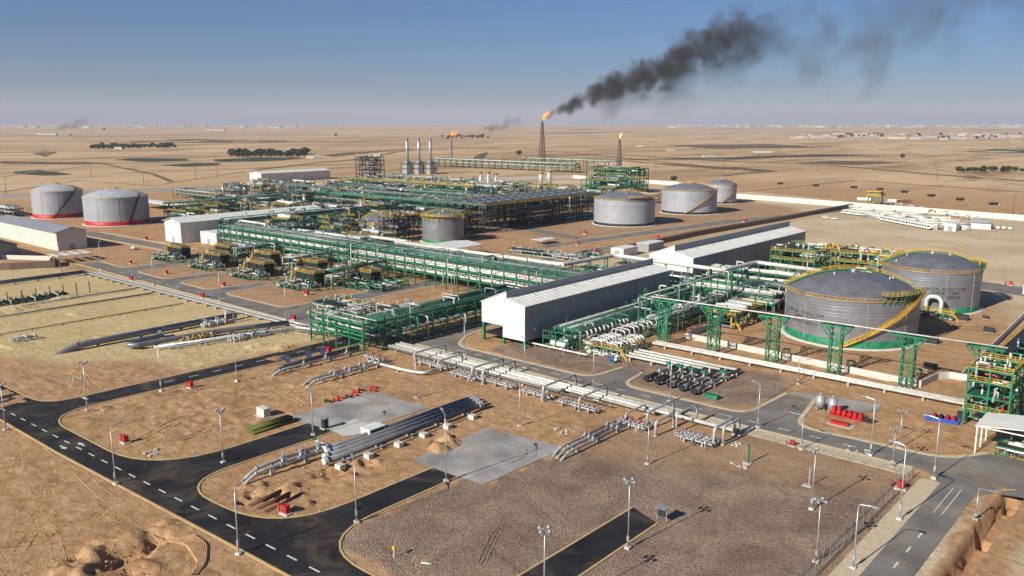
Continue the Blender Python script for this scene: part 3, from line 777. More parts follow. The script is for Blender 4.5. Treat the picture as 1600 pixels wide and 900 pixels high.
def tank(name, label, c, r, h, apex, shellm, bandm, band_h, roofm, stair=None, walk=None, crown=False, plat=None, text=None, textphi=0, group=None, rings=(0.62,0.74), railc=None, bandwide=None, post=1.3, padm=None):
    railc = railc or YEL
    t = thing(name, label, 'storage tank', (c[0], c[1], 0), group)
    O = (0, 0, 0); N = 72
    def loc(mb, nm, m, par=t): return mb.build(nm, m, par, O)
    mb = MB(); prof = [(r, band_h), (r, h)]
    def rev(mb, prof, n=N, cap=False):
        mb.rings([[circ(rr, 2*math.pi*i/n, z) for i in range(n)] for rr, z in prof], cap)
    rev(mb, [(r, 0.3), (r, h)]); sh = loc(mb, 'shell', shellm)
    mb = MB()
    for f in rings:
        for k in (0, 1):
            z = h*f + k*0.9; rev(mb, [(r+.01, z-.05), (r+.13, z-.05), (r+.13, z+.05), (r+.01, z+.05)])
    for a in (-1.95, -1.0, -2.6, -0.35): mb.bar(circ(r+.06, a, 0.5), circ(r+.06, a, h-.1), 0.12)
    loc(mb, 'stiffening_ring', GALV if shellm is TANK else shellm, sh)
    mb = MB(); nc = int((h-band_h)/2.1)
    for q in range(1, nc+1):
        z = band_h+q*(h-band_h)/(nc+1); rev(mb, [(r+.012, z-.035), (r+.012, z+.035)])
        for k in range(9): a = 2*math.pi*(k+.5*(q % 2))/9; mb.quad(circ(r+.012, a, z), circ(r+.012, a+.06/r, z), circ(r+.012, a+.06/r, z+(h-band_h)/(nc+1)), circ(r+.012, a, z+(h-band_h)/(nc+1)))
    loc(mb, 'weld_seam', SEAM, sh)
    mb = MB(); rev(mb, [(r+.05, 0.28), (r+.05, band_h), (r-.02, band_h+.02)]); loc(mb, 'base_band', bandm)
    mb = MB(); rev(mb, [(r+1.6, 0.02), (r+1.4, 0.28), (r-.5, 0.28)]); loc(mb, 'ring_foundation', CONCW)
    mb = MB(); K = 10; prof = []
    for k in range(K+1):
        s = k/K; rr = (r+.15)*math.cos(s*math.pi/2*0.985)
        q = 1-(rr/(r+.15))**2; prof.append((rr, h + (apex-h)*(q**0.9)))
    prof = [(r+.02, h-.25), (r+.15, h-.2)] + prof
    rev(mb, prof, cap=True); ro = loc(mb, 'roof', roofm)
    def roofz(rr): return h + (apex-h)*(max(0, 1-(rr/(r+.15))**2)**0.9)
    mb = MB(); rail(mb, [circ(r+.1, 2*math.pi*i/N, h+.05) for i in range(N+1)], 1.1, 0.09, post); loc(mb, 'handrail', railc)
    mb = MB()
    for k in range(5):
        a = rnd.uniform(0, 6.28); rr = rnd.uniform(.3, .85)*r; z = roofz(rr)
        mb = MB(); mb.cyl((rr*math.cos(a), rr*math.sin(a), z-.3), (rr*math.cos(a), rr*math.sin(a), z+.9), .35, 10); loc(mb, 'vent', GALV, ro)
    mb = MB(); mb.cyl((0,0,apex-.3), (0,0,apex+1.0), .8, 12); loc(mb, 'vent', GALV, ro)
    if walk is not None:                           # walkway over the top of the roof
        mb = MB(); mg = MB()
        for off in (-.6, .6):
            pts = []
            for k in range(15):
                s = -1 + 2*k/14; rr = abs(s)*(r+.3)
                u = Vector((math.cos(walk), math.sin(walk), 0)); v = Vector((-u.y, u.x, 0))
                p = u*(s*(r+.3)) + v*(off + r*0.22); rr = min(r, p.length); p.z = roofz(rr)+.75
                pts.append(p)
            rail(mb, pts, 1.1, .1, 1.8)
            for a, b in zip(pts, pts[1:]): mg.bar(a-Vector((0,0,.25)), b-Vector((0,0,.25)), .18, .5)
        wk = loc(mg, 'roof_walkway', GREEN if bandm is GREEN else DARK); loc(mb, 'handrail', railc, wk)
    if crown:
        mb = MB(); rail(mb, [circ(r*.22, 2*math.pi*i/12, roofz(r*.22)+.2) for i in range(13)], 1.2, .14, 2); rail(mb, [circ(r*(.22+.78*i/6), R(20), roofz(r*(.22+.78*i/6))+.2) for i in range(7)], 1.1, .12, 2.5); loc(mb, 'crown_rail', railc)
    if plat is not None:                           # raised platform hugging the rim, on brackets
        a0, a1 = plat; mb = MB(); mg = MB(); n = 12; inn, outp = [], []
        for k in range(n+1):
            a = a0+(a1-a0)*k/n; inn.append(circ(r-1.0, a, h+2.0)); outp.append(circ(r+1.2, a, h+2.0))
        for k in range(n):
            mg.quad(inn[k], outp[k], outp[k+1], inn[k+1]); mg.quad(tuple(Vector(inn[k+1])-Vector((0,0,.15))), tuple(Vector(outp[k+1])-Vector((0,0,.15))), tuple(Vector(outp[k])-Vector((0,0,.15))), tuple(Vector(inn[k])-Vector((0,0,.15))))
            a = a0+(a1-a0)*k/n
            mg.bar(circ(r+.1, a, h-.8), outp[k], .16); mg.bar(circ(r+.1, a, h-1.2), inn[k], .16)
        rail(mb, outp, 1.1, .1, 1.2); rail(mb, inn, 1.1, .1, 1.2)
        pf = loc(mg, 'rim_platform', GREEN if bandm is GREEN else DARK); loc(mb, 'handrail', railc, pf)
    if stair is not None:                          # stair winding down the shell
        a0, a1 = stair; mb = MB(); mg = MB(); n = 26; I, U = [], []
        for k in range(n+1):
            f = k/n; a = a0+(a1-a0)*f; z = (h+1.9)*(1-f)+.2
            I.append(circ(r+.35, a, z)); U.append(circ(r+1.45, a, z))
        for k in range(n):
            mg.bar(I[k], I[k+1], .12, .35); mg.bar(U[k], U[k+1], .12, .35)
            for q in (0, .5):
                a = Vector(I[k]).lerp(Vector(I[k+1]), q); b = Vector(U[k]).lerp(Vector(U[k+1]), q); mg.bar(a, b, .32, .06)
            if k % 3 == 0: mg.bar(circ(r+.05, a0+(a1-a0)*k/n, I[k][2]-1.2), U[k], .14)
        for k in (n,): mg.bar((U[k][0], U[k][1], .2), U[k], .2)
        rail(mb, U, 1.1, .11, 1.0); rail(mb, I, 1.1, .08, 2.0)
        st = loc(mg, 'stair', YEL if railc is YEL and bandm is GREEN else DARK); loc(mb, 'handrail', railc if bandm is not RED else DARK, st)
    if text:
        mb = MB(); letters(mb, text, r, textphi, h*0.66, 0.165); loc(mb, 'lettering', LET, sh)
    return t, roofz
def cone_dir(c): return math.atan2(-c[1], -c[0])   # towards the viewpoint of the survey
T1 = tank('storage_tank', 'large grey domed water tank with green base, its yellow stair sloping across the front', (-94.7,282.8), 21.0, 15.2, 21.2, TANK, GREEN, 2.6, TROOF,
     stair=(R(2), R(-78)), walk=R(40), plat=(R(-45), R(15)), text=["WATER INJECTION", "SURGE TANK", "20-41TA001A"], textphi=R(-71-42), group='green-based water tanks', rings=(.66,.80))
c2 = (-87.8,350)
T2 = tank('storage_tank', 'smaller domed grey water tank with green base, behind the larger one', c2, 17.6, 15.4, 20.2, TANK, GREEN, 2.4, TROOF,
     stair=(R(25), R(100)), walk=R(35), plat=(R(0), R(50)), text=["WATER INJECTION", "SURGE TANK", "20-41TA001B"], textphi=R(-75+18), group='green-based water tanks', rings=(.66,.80))
tank('storage_tank', 'grey domed tank with black base, front one of the three beside the service road', (-328.5,499.3), 21.4, 18.0, 23.0, TANK2, BLACK, 2.0, TANK, crown=True, plat=(R(-50), R(10)), group='grey crude tanks', railc=YEL, post=3)
tank('storage_tank', 'grey domed tank with black base, middle one of three with a slanting yellow stair', (-332.3,597.9), 21.6, 18.0, 23.2, TANK2, BLACK, 2.0, TANK, stair=(R(10), R(-70)), crown=True, group='grey crude tanks', post=3)
tank('storage_tank', 'small grey tank half hidden at the right end of the three-tank row', (-352,690), 13.5, 16.5, 20.5, TANK2, BLACK, 1.6, TANK, stair=(R(20), R(-60)), group='grey crude tanks', post=3)
tank('storage_tank', 'pale grey tank with red base band, the left one with a dark diagonal stair', (-678.4,255), 17.6, 20, 25.0, TANK2, RED, 3.2, TANKL, stair=(R(25), R(-35)), crown=True, group='red-banded tanks', railc=YEL, post=4, rings=(.93,))
tank('storage_tank', 'pale grey tank with red base band, the right and nearer one behind the white sheds', (-602.2,265), 21.2, 19.4, 24.6, TANK2, RED, 3.2, TANKL, crown=True, stair=(R(20), R(-5)), group='red-banded tanks', railc=YEL, post=4, rings=(.93,))
tank('storage_tank', 'upright grey tank with yellow crown platform beside the dark process tower', (-360.7,352), 12.6, 14.0, 17.6, TANK, GREEN, 2.2, TANK, plat=(R(-160), R(20)), walk=R(60), group='small process tanks', post=2)
tank('storage_tank', 'low grey tank with cone roof and yellow slanting stair amid the pipe racks', (-411,347), 14.8, 8.4, 13.6, TANK, GREEN, 1.8, TANK, stair=(R(15), R(-50)), walk=R(30), group='small process tanks', post=2)

# ------------------------------------------------------------------ halls
def hall(label, x0, x1, y0, y1, hl, hm, step, hr, zb, zl, rev=False):
    t = thing('industrial_hall', label, 'hall', ((x0+x1)/2, y0, 0), 'white elevated halls')
    xm = x0+(x1-x0)*0.58; xs = x0+(x1-x0)*0.5
    # front and rear gables: outline with a raised left half
    for y, s in ((y0, 0), (y1-.25, 0)):
        mb = MB(); pr_ = [(x0,zl),(xs,zl),(xs,zb),(x1,zb),(x1,hr),(xm,hm-step),(xm,hm),(x0,hl)]
        k = len(mb.v); n = len(pr_)
        mb.v += [(a,y,b) for a,b in pr_] + [(a,y+.25,b) for a,b in pr_]
        mb._f(tuple(range(k,k+n)), tuple(range(k+2*n-1,k+n-1,-1)))
        for i in range(n): j=(i+1)%n; mb._f((k+i,k+n+i,k+n+j,k+j))
        mb.build('gable_wall', WHITE, t)
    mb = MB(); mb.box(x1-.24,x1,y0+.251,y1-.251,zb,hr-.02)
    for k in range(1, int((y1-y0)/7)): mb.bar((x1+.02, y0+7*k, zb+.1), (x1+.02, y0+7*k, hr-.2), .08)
    mb.build('side_wall', GREY_SHADE, t)  # white cladding darkened to grey: shade of the sunless side is in the colour
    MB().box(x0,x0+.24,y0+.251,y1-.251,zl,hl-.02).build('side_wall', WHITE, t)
    MB().box(x0+.3,x1-.3,y0+.3,y1-.3,zb,zb+.2).build('floor', DARK, t)
    mb = MB(); n = [(xm-.02,hm-step-.1),(x1+.35,hr-.12),(x1+.35,hr+.06),(xm-.02,hm-step+.1)]
    def slab(mb, n, a, b):
        k = len(mb.v); mb.v += [(p,a,q) for p,q in n]+[(p,b,q) for p,q in n]; mb._f((k+3,k+2,k+1,k)[::-1],(k+4,k+5,k+6,k+7)[::-1],(k,k+4,k+5,k+1)[::-1],(k+1,k+5,k+6,k+2)[::-1],(k+2,k+6,k+7,k+3)[::-1],(k+3,k+7,k+4,k)[::-1])
    slab(mb, n, y0-.3, y1+.3)
    for k in range(int((y1-y0)/2.5)): y = y0+1+2.5*k; mb.bar((xm+.1,y,hm-step+.12),(x1+.3,y,hr+.08),.09,.07)
    rf = mb.build('roof', ROOFW, t)
    mb = MB(); slab(mb, [(x0-.35,hl-.12),(xm+.1,hm-.02),(xm+.1,hm+.16),(x0-.35,hl+.06)], y0-.3, y1+.3); rf2 = mb.build('roof', ROOFW, t)
    MB().box(xm-.15,xm+.05,y0+.3,y1-.3,hm-step+.05,hm-.05).build('clerestory', GREY_SHADE, t)  # same darkened cladding, shade painted into the clerestory face
    mb = MB()
    for k in range(1, 8): y = y0+(y1-y0)*k/8; MB().box(xm+2,xm+2.35,y,y+.35,hm-step-.9,hm-step+.25).build('vent', GALV, rf)
    mb = MB(); mb.bar((x1+.45,y0-.2,hr-.05),(x1+.45,y1+.2,hr-.05),.22)
    for k in range(5): y=y0+4+(y1-y0-8)*k/4; mb.bar((x1+.3,y,hr-.1),(x1+.3,y,zb),.14)
    mb.build('gutter', GALV, t)
    for (x, z) in ((x0+.4, zl), (x1-.5, zb), (xs, zb)):
        for k in range(0, int((y1-y0)/9)+1):
            if x == xs and k % 2: continue
            y = min(y1-.6, y0+.6+k*9); MB().box(x-.4,x+.4,y-.4,y+.4,0,z).build('leg', GREEN, t)
    mb = MB(); mb.box(x1+.01,x1+.12,y0+3,y0+4.1,zb+.2,zb+2.4); mb.build('door', GREY_SHADE, t)
    mb = MB(); mb.sph((x1+.5,y0+4.5,zb+3.2),.28,8,5); mb.bar((x1,y0+4.5,zb+3.2),(x1+.4,y0+4.5,zb+3.2),.08); mb.build('wall_lamp', LAMPG, t)
    return t
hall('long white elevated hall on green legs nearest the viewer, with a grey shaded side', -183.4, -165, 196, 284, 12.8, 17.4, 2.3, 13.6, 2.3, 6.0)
hall('second long white hall with grey shaded side, set farther back beside the pipe bridge', -193, -171.5, 314, 434, 13.6, 18.6, 2.6, 14.0, 2.3, 2.6)
def shed(name, label, x0, x1, y0, y1, h, ridge, axis_, wallm, roofm, over=1.0, cat='shed', vents=True, grp=None, rz=0.0):
    t = thing(name, label, cat, ((x0+x1)/2,(y0+y1)/2,0), grp, rz); cx, cy_ = (x0+x1)/2,(y0+y1)/2
    a, b = (x1-x0)/2, (y1-y0)/2; O = (0,0,0)
    mb = MB(); mb.box(-a,a,-b,b,0,h)
    if axis_ == 'y': mb.v += [(-a,-b,h),(a,-b,h),(0,-b,h+ridge),(-a,b,h),(a,b,h),(0,b,h+ridge)]; k=8; mb._f((k,k+1,k+2),(k+5,k+4,k+3))
    else: mb.v += [(-a,-b,h),(-a,b,h),(-a,0,h+ridge),(a,-b,h),(a,b,h),(a,0,h+ridge)]; k=8; mb._f((k+2,k+1,k),(k+3,k+4,k+5))
    wl = mb.build('wall', wallm, t, O)
    mb = MB(); o = over; th = .18
    if axis_ == 'y':
        sl = ridge/a; z = h - sl*o
        for sx in (-1, 1):
            q = [(sx*(a+o),-b-o,z+.02),(0,-b-o,h+ridge+.02),(0,b+o,h+ridge+.02),(sx*(a+o),b+o,z+.02)]; q2 = [(p[0],p[1],p[2]+th) for p in q]
            k=len(mb.v); mb.v += q+q2
            F=[(k,k+1,k+2,k+3),(k+7,k+6,k+5,k+4),(k,k+4,k+5,k+1),(k+1,k+5,k+6,k+2),(k+2,k+6,k+7,k+3),(k+3,k+7,k+4,k)]
            mb._f(*(F if sx>0 else [f[::-1] for f in F]))
    else:
        sl = ridge/b; z = h - sl*o
        for sy in (-1, 1):
            q = [(-a-o,sy*(b+o),z+.02),(-a-o,0,h+ridge+.02),(a+o,0,h+ridge+.02),(a+o,sy*(b+o),z+.02)]; q2 = [(p[0],p[1],p[2]+th) for p in q]
            k=len(mb.v); mb.v += q+q2
            F=[(k,k+1,k+2,k+3),(k+7,k+6,k+5,k+4),(k,k+4,k+5,k+1),(k+1,k+5,k+6,k+2),(k+2,k+6,k+7,k+3),(k+3,k+7,k+4,k)]
            mb._f(*([f[::-1] for f in F] if sy>0 else F))
    mb.build('roof', roofm, t, O)
    mb = MB()
    if axis_ == 'y':
        for k in range(int(2*b/4)): mb.bar((a+.06,-b+2+4*k,.2),(a+.06,-b+2+4*k,h-.3),.12)
    else:
        for k in range(int(2*a/4)): mb.bar((-a+2+4*k,-b-.06,.2),(-a+2+4*k,-b-.06,h-.3),.12)
    mb.build('wall_post', wallm, wl, O)
    mb = MB()
    if axis_ == 'y': mb.box(-1.5,1.5,-b-.08,-b-.01,0,3.2)
    else: mb.box(a+.01,a+.08,-1.5,1.5,0,3.2)
    mb.build('door', GREY_SHADE, t, O)
    return t
shed('long_shed', 'long white shed with overhanging low roof behind the row of heater skids', -489, -470, 243, 345, 12.4, 2.2, 'y', WHITE, ROOFW, 1.2)
shed('plant_room', 'small plain white box building in front of the long white shed', -464, -446, 252, 264, 6.8, .3, 'y', WHITE, ROOFW, .1, 'building')
shed('machinery_shed', 'cream walled shed with grey metal roof at the left edge, yellow walkway below', -590, -494, 183, 199, 10.5, 2.2, 'x', CREAM, GALV, 1.2)
shed('annex_building', 'low grey annex cut off by the left edge, next to the cream shed', -560, -486, 140, 160, 7, 2.0, 'x', GREY_SHADE, DARK, 1.0, 'building')
shed('far_shed', 'distant long white shed beyond the pipe racks, left of the dark lattice tower', -905, -880, 560, 660, 11, 2, 'y', WHITE, ROOFW, 1, 'shed')
shed('far_shed', 'small distant white-roofed shed in front of the far long shed', -800, -780, 470, 500, 7, 1.5, 'y', WHITE, ROOFW, 1, 'shed')
shed('equipment_hut', 'white panelled hut, left of two beside the second hall', -252, -244, 371, 385, 4.2, .2, 'y', WHITE, ROOFW, .1, 'hut', grp='equipment huts')
shed('equipment_hut', 'grey vented hut, right of two beside the second hall', -252, -244, 396, 412, 4.2, .2, 'y', GREY_SHADE, ROOFW, .1, 'hut', grp='equipment huts')
def open_shelter(name, label, x0, x1, y0, y1, h, ridge, along, roofm=ROOFW, postm=GALV, n=4, cat='shelter', grp=None):
    t = thing(name, label, cat, ((x0+x1)/2,(y0+y1)/2,0), grp); a, b = (x1-x0)/2,(y1-y0)/2; O=(0,0,0)
    mb = MB()
    def two(mb, zz, th):
        for s in (-1, 1):
            if along == 'y': q = [(s*a,-b,zz),(0,-b,zz+ridge),(0,b,zz+ridge),(s*a,b,zz)]
            else: q = [(-a,-s*b,zz),(-a,0,zz+ridge),(a,0,zz+ridge),(a,-s*b,zz)]
            q2 = [(p[0],p[1],p[2]+th) for p in q]; k=len(mb.v); mb.v += q+q2
            F=[(k,k+1,k+2,k+3),(k+7,k+6,k+5,k+4),(k,k+4,k+5,k+1),(k+1,k+5,k+6,k+2),(k+2,k+6,k+7,k+3),(k+3,k+7,k+4,k)]
            mb._f(*(F if s>0 else [f[::-1] for f in F]))
    two(mb, h, .2); mb.build('roof', roofm, t, O)
    for i in range(n):
        for s in (-1, 1):
            p = (s*(a-.4), -b+.5+(2*b-1)*i/(n-1)) if along == 'y' else (-a+.5+(2*a-1)*i/(n-1), s*(b-.4))
            MB().bar((p[0],p[1],0),(p[0],p[1],h),.28).build('post', postm, t, O)
    mb = MB()
    for i in range(n):
        if along == 'y': y=-b+.5+(2*b-1)*i/(n-1); mb.bar((-a+.4,y,h-.1),(a-.4,y,h-.1),.2,.25)
        else: x=-a+.5+(2*a-1)*i/(n-1); mb.bar((x,-b+.4,h-.1),(x,b-.4,h-.1),.2,.25)
    mb.build('beam', postm, t, O)
    return t
open_shelter('pump_shelter', 'white-roofed open shelter on posts near the small process tank', -326, -304, 288, 326, 6, 1.2, 'y', n=5)
open_shelter('pump_shelter', 'long open-sided shelter over red pumps behind the right red-banded tank', -700, -606, 322, 338, 6, 1.0, 'x', n=8)
open_shelter('pump_shelter', 'pale sloping roof shelter deep inside the process area, right of centre', -500, -470, 470, 505, 8, 1.5, 'y', n=4)
open_shelter('pump_shelter', 'grey-roofed open shelter behind the long white shed', -462, -436, 300, 318, 7, 1.0, 'x', roofm=GALV, n=4)
open_shelter('picnic_canopy', 'small white canopy standing alone on the sand beyond the pipe bridge', -312, -304, 376, 390, 2.6, .3, 'y', n=3, cat='canopy')
open_shelter('skid_canopy', 'grey-roofed canopy over green pump skids at the right edge', -37, -15, 194, 205, 6.2, 1.3, 'y', roofm=WHITE, postm=WHITE, n=3, cat='canopy')
t = thing('car_park_canopy', 'white slatted parking canopy beside the grey boundary wall at left', 'canopy', (-454,174,0))
mb = MB()
for k in range(4): mb.box(-7,7,-9+k*5,-6.2+k*5,3.6,3.75)
mb.box(-7,-6.2,-9,8.8,3.76,3.9); mb.box(6.2,7,-9,8.8,3.76,3.9); mb.build('roof', ROOFW, t, (0,0,0))
for x in (-6.5,6.5):
    for y in (-8,0,8): MB().bar((x,y,0),(x,y,3.6),.2).build('post', GALV, t, (0,0,0))

# ------------------------------------------------------------------ walls and fences
def wall(name, label, pts, h, th, m, cat='wall', grp=None, zb=-0.1):
    mb = MB(); 
    n = len(pts); Lp, Rp = [], []
    for i in range(n):
        p = Vector(pts[i][:2]); a = Vector(pts[max(0,i-1)][:2]); c = Vector(pts[min(n-1,i+1)][:2])
        d1 = (p-a).normalized() if i else (c-p).normalized(); d2 = (c-p).normalized() if i < n-1 else d1
        d = (d1+d2).normalized(); nn = Vector((-d.y, d.x)); s = th/2/max(.5, nn.dot(Vector((-d1.y, d1.x))))
        Lp.append(p+nn*s); Rp.append(p-nn*s)
    rg = [[(a.x,a.y,zb),(a.x,a.y,h),(b.x,b.y,h),(b.x,b.y,zb)] for a, b in zip(Lp, Rp)]
    mb.rings(rg); mb.sm = [False]*len(mb.sm)
    o = mb.build(name, m); tag(o, label, cat, grp); return o
wall('retaining_wall', 'low concrete bund wall in front of the water injection tanks', [(-136,330),(-133,241),(-74,236.5),(-59,236),(-57.5,247),(-55.5,250),(-52.5,250),(-55,360),(-60,400)], 1.9, .35, CONCW)
wall('boundary_wall', 'long pale perimeter wall running across the desert behind the works', [(-1500,180),(-886,282),(-800,560),(-652,870),(-488,850),(-363,742),(-244,722),(-118,704),(0,680),(90,640)], 4.2, .5, CREAM, zb=-3)
wall('retaining_wall', 'dark brown retaining wall slanting along the sand yard beyond the halls', [(-256,378),(-258,470),(-252,600),(-248,725)], 3.0, 3.0, BROWN)
wall('boundary_wall', 'brown site wall in front of the annex at left', [(-480,100),(-447,143),(-438,160),(-452,166)], 3.4, .5, BROWN)
wall('retaining_wall', 'cream ramp wall between the annex and the parking canopy', [(-490,150),(-462,168),(-446,160)], 2.2, .5, CREAM)
wall('sheet_pile_wall', 'ribbed cream retaining wall by the road behind the second water tank', [(-64,398),(-20,412),(20,425)], 4.0, .6, CREAM)
FEN = mat('weathered_fence_steel', (0.20, 0.19, 0.175), 0.6)
def fence(name, label, a, b, h=2.4, sp=3.0, m=FEN, wires=5, mesh=True):
    a, b = Vector((a[0],a[1],0)), Vector((b[0],b[1],0)); t = thing(name, label, 'fence', tuple(a)); L=(b-a).length; n=max(1,int(L/sp)); O=(0,0,0); d=(b-a)
    for i in range(min(n+1, 100)):
        p = d*(i/n); MB().bar(p, p+Vector((0,0,h)), .09).build('post', m, t, O)
    mb = MB()
    for k in range(wires): z=.15+(h-.2)*k/(wires-1); mb.bar((0,0,z),(d.x,d.y,z),.018)
    if mesh:
        nn = int(L/1.1)
        for i in range(nn): p=d*(i/nn); q=d*((i+1)/nn); mb.bar((p.x,p.y,.15),(q.x,q.y,h-.1),.014)
    mb.build('wire_mesh', m, t, O); return t
fence('wire_fence', 'wire mesh fence along the right edge of the gravel field', (-43.5,92), (-43,172))
fence('wire_fence', 'second inner wire fence beside the gravel field, a little lower', (-45.2,92), (-44.6,170), 1.8)
fence('wire_fence', 'wire fence between the road verge and the gravel field', (-81,171.4), (-43,172.2), 2.0)
fence('wire_fence', 'tall wire fence running away from the road between pipe stubs and tank yard', (-85.5,186.5), (-86.5,224), 2.6)
fence('wire_fence', 'post and wire fence around the yellow gravel above the silver pipes', (-273,122), (-268,160), 2.6, 6, GREEN, 2, False)
fence('wire_fence', 'thin fence around the small excavation by the dark road', (-138,76), (-136,100), 1.6, 3.4, GALV, 3, False)
fence('wire_fence', 'fence of tall posts beside the far left pipe track', (-420,128), (-398,166), 3.5, 7, GALV, 2, False)
# ------------------------------------------------------------------ pipe racks and process structures
O0 = (0, 0, 0)
PM = [ALU, ALU, WPIPE, WPIPE, GPIPE, TEAL, GREEN, GALV]
def rack(label, x0, x1, y0, y1, levels, bay=7.0, n=(6, 8), fm=None, rails=False, seed=1, mats=None, topm=None, rr=(.12, .42), cat='pipe rack', skip_beams=False, brace=True, zb=0.0, full=0.7, cw=.34, kind='pipe_rack', grp='pipe racks'):
    fm = fm or GREEN; mats = mats or PM; g = random.Random(seed)
    along_x = (x1-x0) >= (y1-y0)
    L, W = (x1-x0, y1-y0) if along_x else (y1-y0, x1-x0)
    t = thing(kind, label, cat, ((x0+x1)/2, (y0+y1)/2, 0), grp, 0.0 if along_x else R(90))
    h = levels[-1]; nb = max(1, round(L/bay)); xs = [-L/2+.3+(L-.6)*i/nb for i in range(nb+1)]
    mb = MB()
    for x in xs:
        for s in (-1, 1): mb.bar((x, s*(W/2-.2), zb), (x, s*(W/2-.2), h+.3), cw)
    for x in xs:
        for z in levels: mb.bar((x, -W/2, z), (x, W/2, z), cw*.9, cw*1.1)
    for z in levels:
        for s in (-1, 1): mb.bar((-L/2, s*(W/2-.2), z-.02), (L/2, s*(W/2-.2), z-.02), cw*.8, cw)
    if brace:
        for i in range(0, nb, 3):
            for s in (-1, 1): mb.bar((xs[i], s*(W/2-.2), .3), (xs[i+1], s*(W/2-.2), levels[0]), cw*.55)
            mb.bar((xs[i], -W/2, .3), (xs[i], W/2, levels[0]), cw*.5)
    for i in range(nb):
        for z in levels[1:]:
            if g.random() < .5: s = g.choice((-1, 1)); mb.bar((xs[i], s*(W/2-.2), z), (xs[i+1], s*(W/2-.2), levels[levels.index(z)-1]), cw*.45)
    mb.build('frame', fm, t, O0)
    for li, z in enumerate(levels):
        m_ = g.randint(*n); y = -W/2+.7
        thin = topm is not None and z == levels[-1]
        while y < W/2-.7:
            r = (g.uniform(*rr) if g.random() > .12 else rr[1]*1.2)*(.5 if thin else 1); y += r
            a, b = -L/2+g.uniform(0, .5), L/2-g.uniform(0, .5)
            if g.random() > full: 
                if g.random() < .5: a += g.uniform(0, L*.6)
                else: b -= g.uniform(0, L*.6)
            if b-a < 5: y += r+.3; continue
            zz = z+cw*.55+r; pts = [(a, y, zz), (b, y, zz)]
            q = g.random()
            if q < .22 and li < len(levels)-0: pts = [(a, y, zz-g.uniform(2, max(2.1, z-.5))), *pts]
            elif q < .44: pts = pts + [(b, y, zz-g.uniform(2, max(2.1, z-.5)))]
            mp = MB(); mp.tube(fil(pts, r*3, 3), r, 8); mp.build('pipe', g.choice(topm if topm and z == levels[-1] else mats), t, O0)
            y += r + g.uniform(.12, W/m_*.6)
    if rails:
        for s in (-1, 1):
            mb = MB(); rail(mb, [(-L/2, s*W/2, h+.4), (L/2, s*W/2, h+.4)], 1.1, .12 if L < 120 else .16, 2.2); mb.build('handrail', YEL, t, O0)
        mb = MB(); mb.box(-L/2, L/2, W/2-1.2, W/2-.05, h+.28, h+.36); mb.build('walkway', DARK, t, O0)
    mb = MB()                                       # columns that stand proud and light beams between them
    for i, x in enumerate(xs):
        for s in (-1, 1):
            if g.random() < .4: mb.bar((x, s*(W/2-.2), h+.31), (x, s*(W/2-.2), h+g.uniform(1, 2.6)), cw*.8)
    if mb.v: mb.build('column_head', fm, t, O0)
    for k in range(int(L/(6 if y1 > 310 else 9))):
        x, y = g.uniform(-L/2+1, L/2-1), g.uniform(-W/2+.5, W/2-.5); r = g.uniform(.1, .28)*(1.3 if y1 > 310 else 1); q = g.uniform(1.0, 3.4); x2 = x+g.uniform(-4, 4); y2 = g.uniform(-W/2, W/2)
        MB().tube(fil([(x, y, h+.3), (x, y, h+q), (x, y2, h+q), (x2, y2, h+q), (x2, y2, h+.4)], .5, 3), r, 6).build('riser', g.choice([ALU, GALV, TEAL, DGREEN, WPIPE]), t, O0)
    # branch pipes dropping off the side
    for k in range(max(1, int(L/(7 if y1 < 310 else 14)))):
        x = g.uniform(-L/2+2, L/2-2); s = g.choice((-1, 1)); z = g.choice(levels)+.9; r = g.uniform(.12, .3)
        pts = [(x, 0, z), (x, s*(W/2+g.uniform(.8, 2)), z)]; pts.append((x, pts[-1][1], g.uniform(.3, 1.5)))
        MB().tube(fil(pts, .7, 3), r, 8).build('branch_pipe', g.choice([ALU, WPIPE, TEAL, GALV]), t, O0)
    return t
def walkpipe(g, bx, by, bz, seg, step=(1.0, 4.0)):
    p = Vector((g.uniform(-bx, bx), g.uniform(-by, by), g.uniform(.4, bz))); pts = [p.copy()]; last = -1
    for _ in range(seg):
        a = g.choice([i for i in (0, 1, 2) if i != last]); last = a; d = g.choice((-1, 1))*g.uniform(*step); p = p.copy(); p[a] += d
        p.x = max(-bx, min(bx, p.x)); p.y = max(-by, min(by, p.y)); p.z = max(.35, min(bz, p.z))
        if (p-pts[-1]).length > .4: pts.append(p)
    return pts
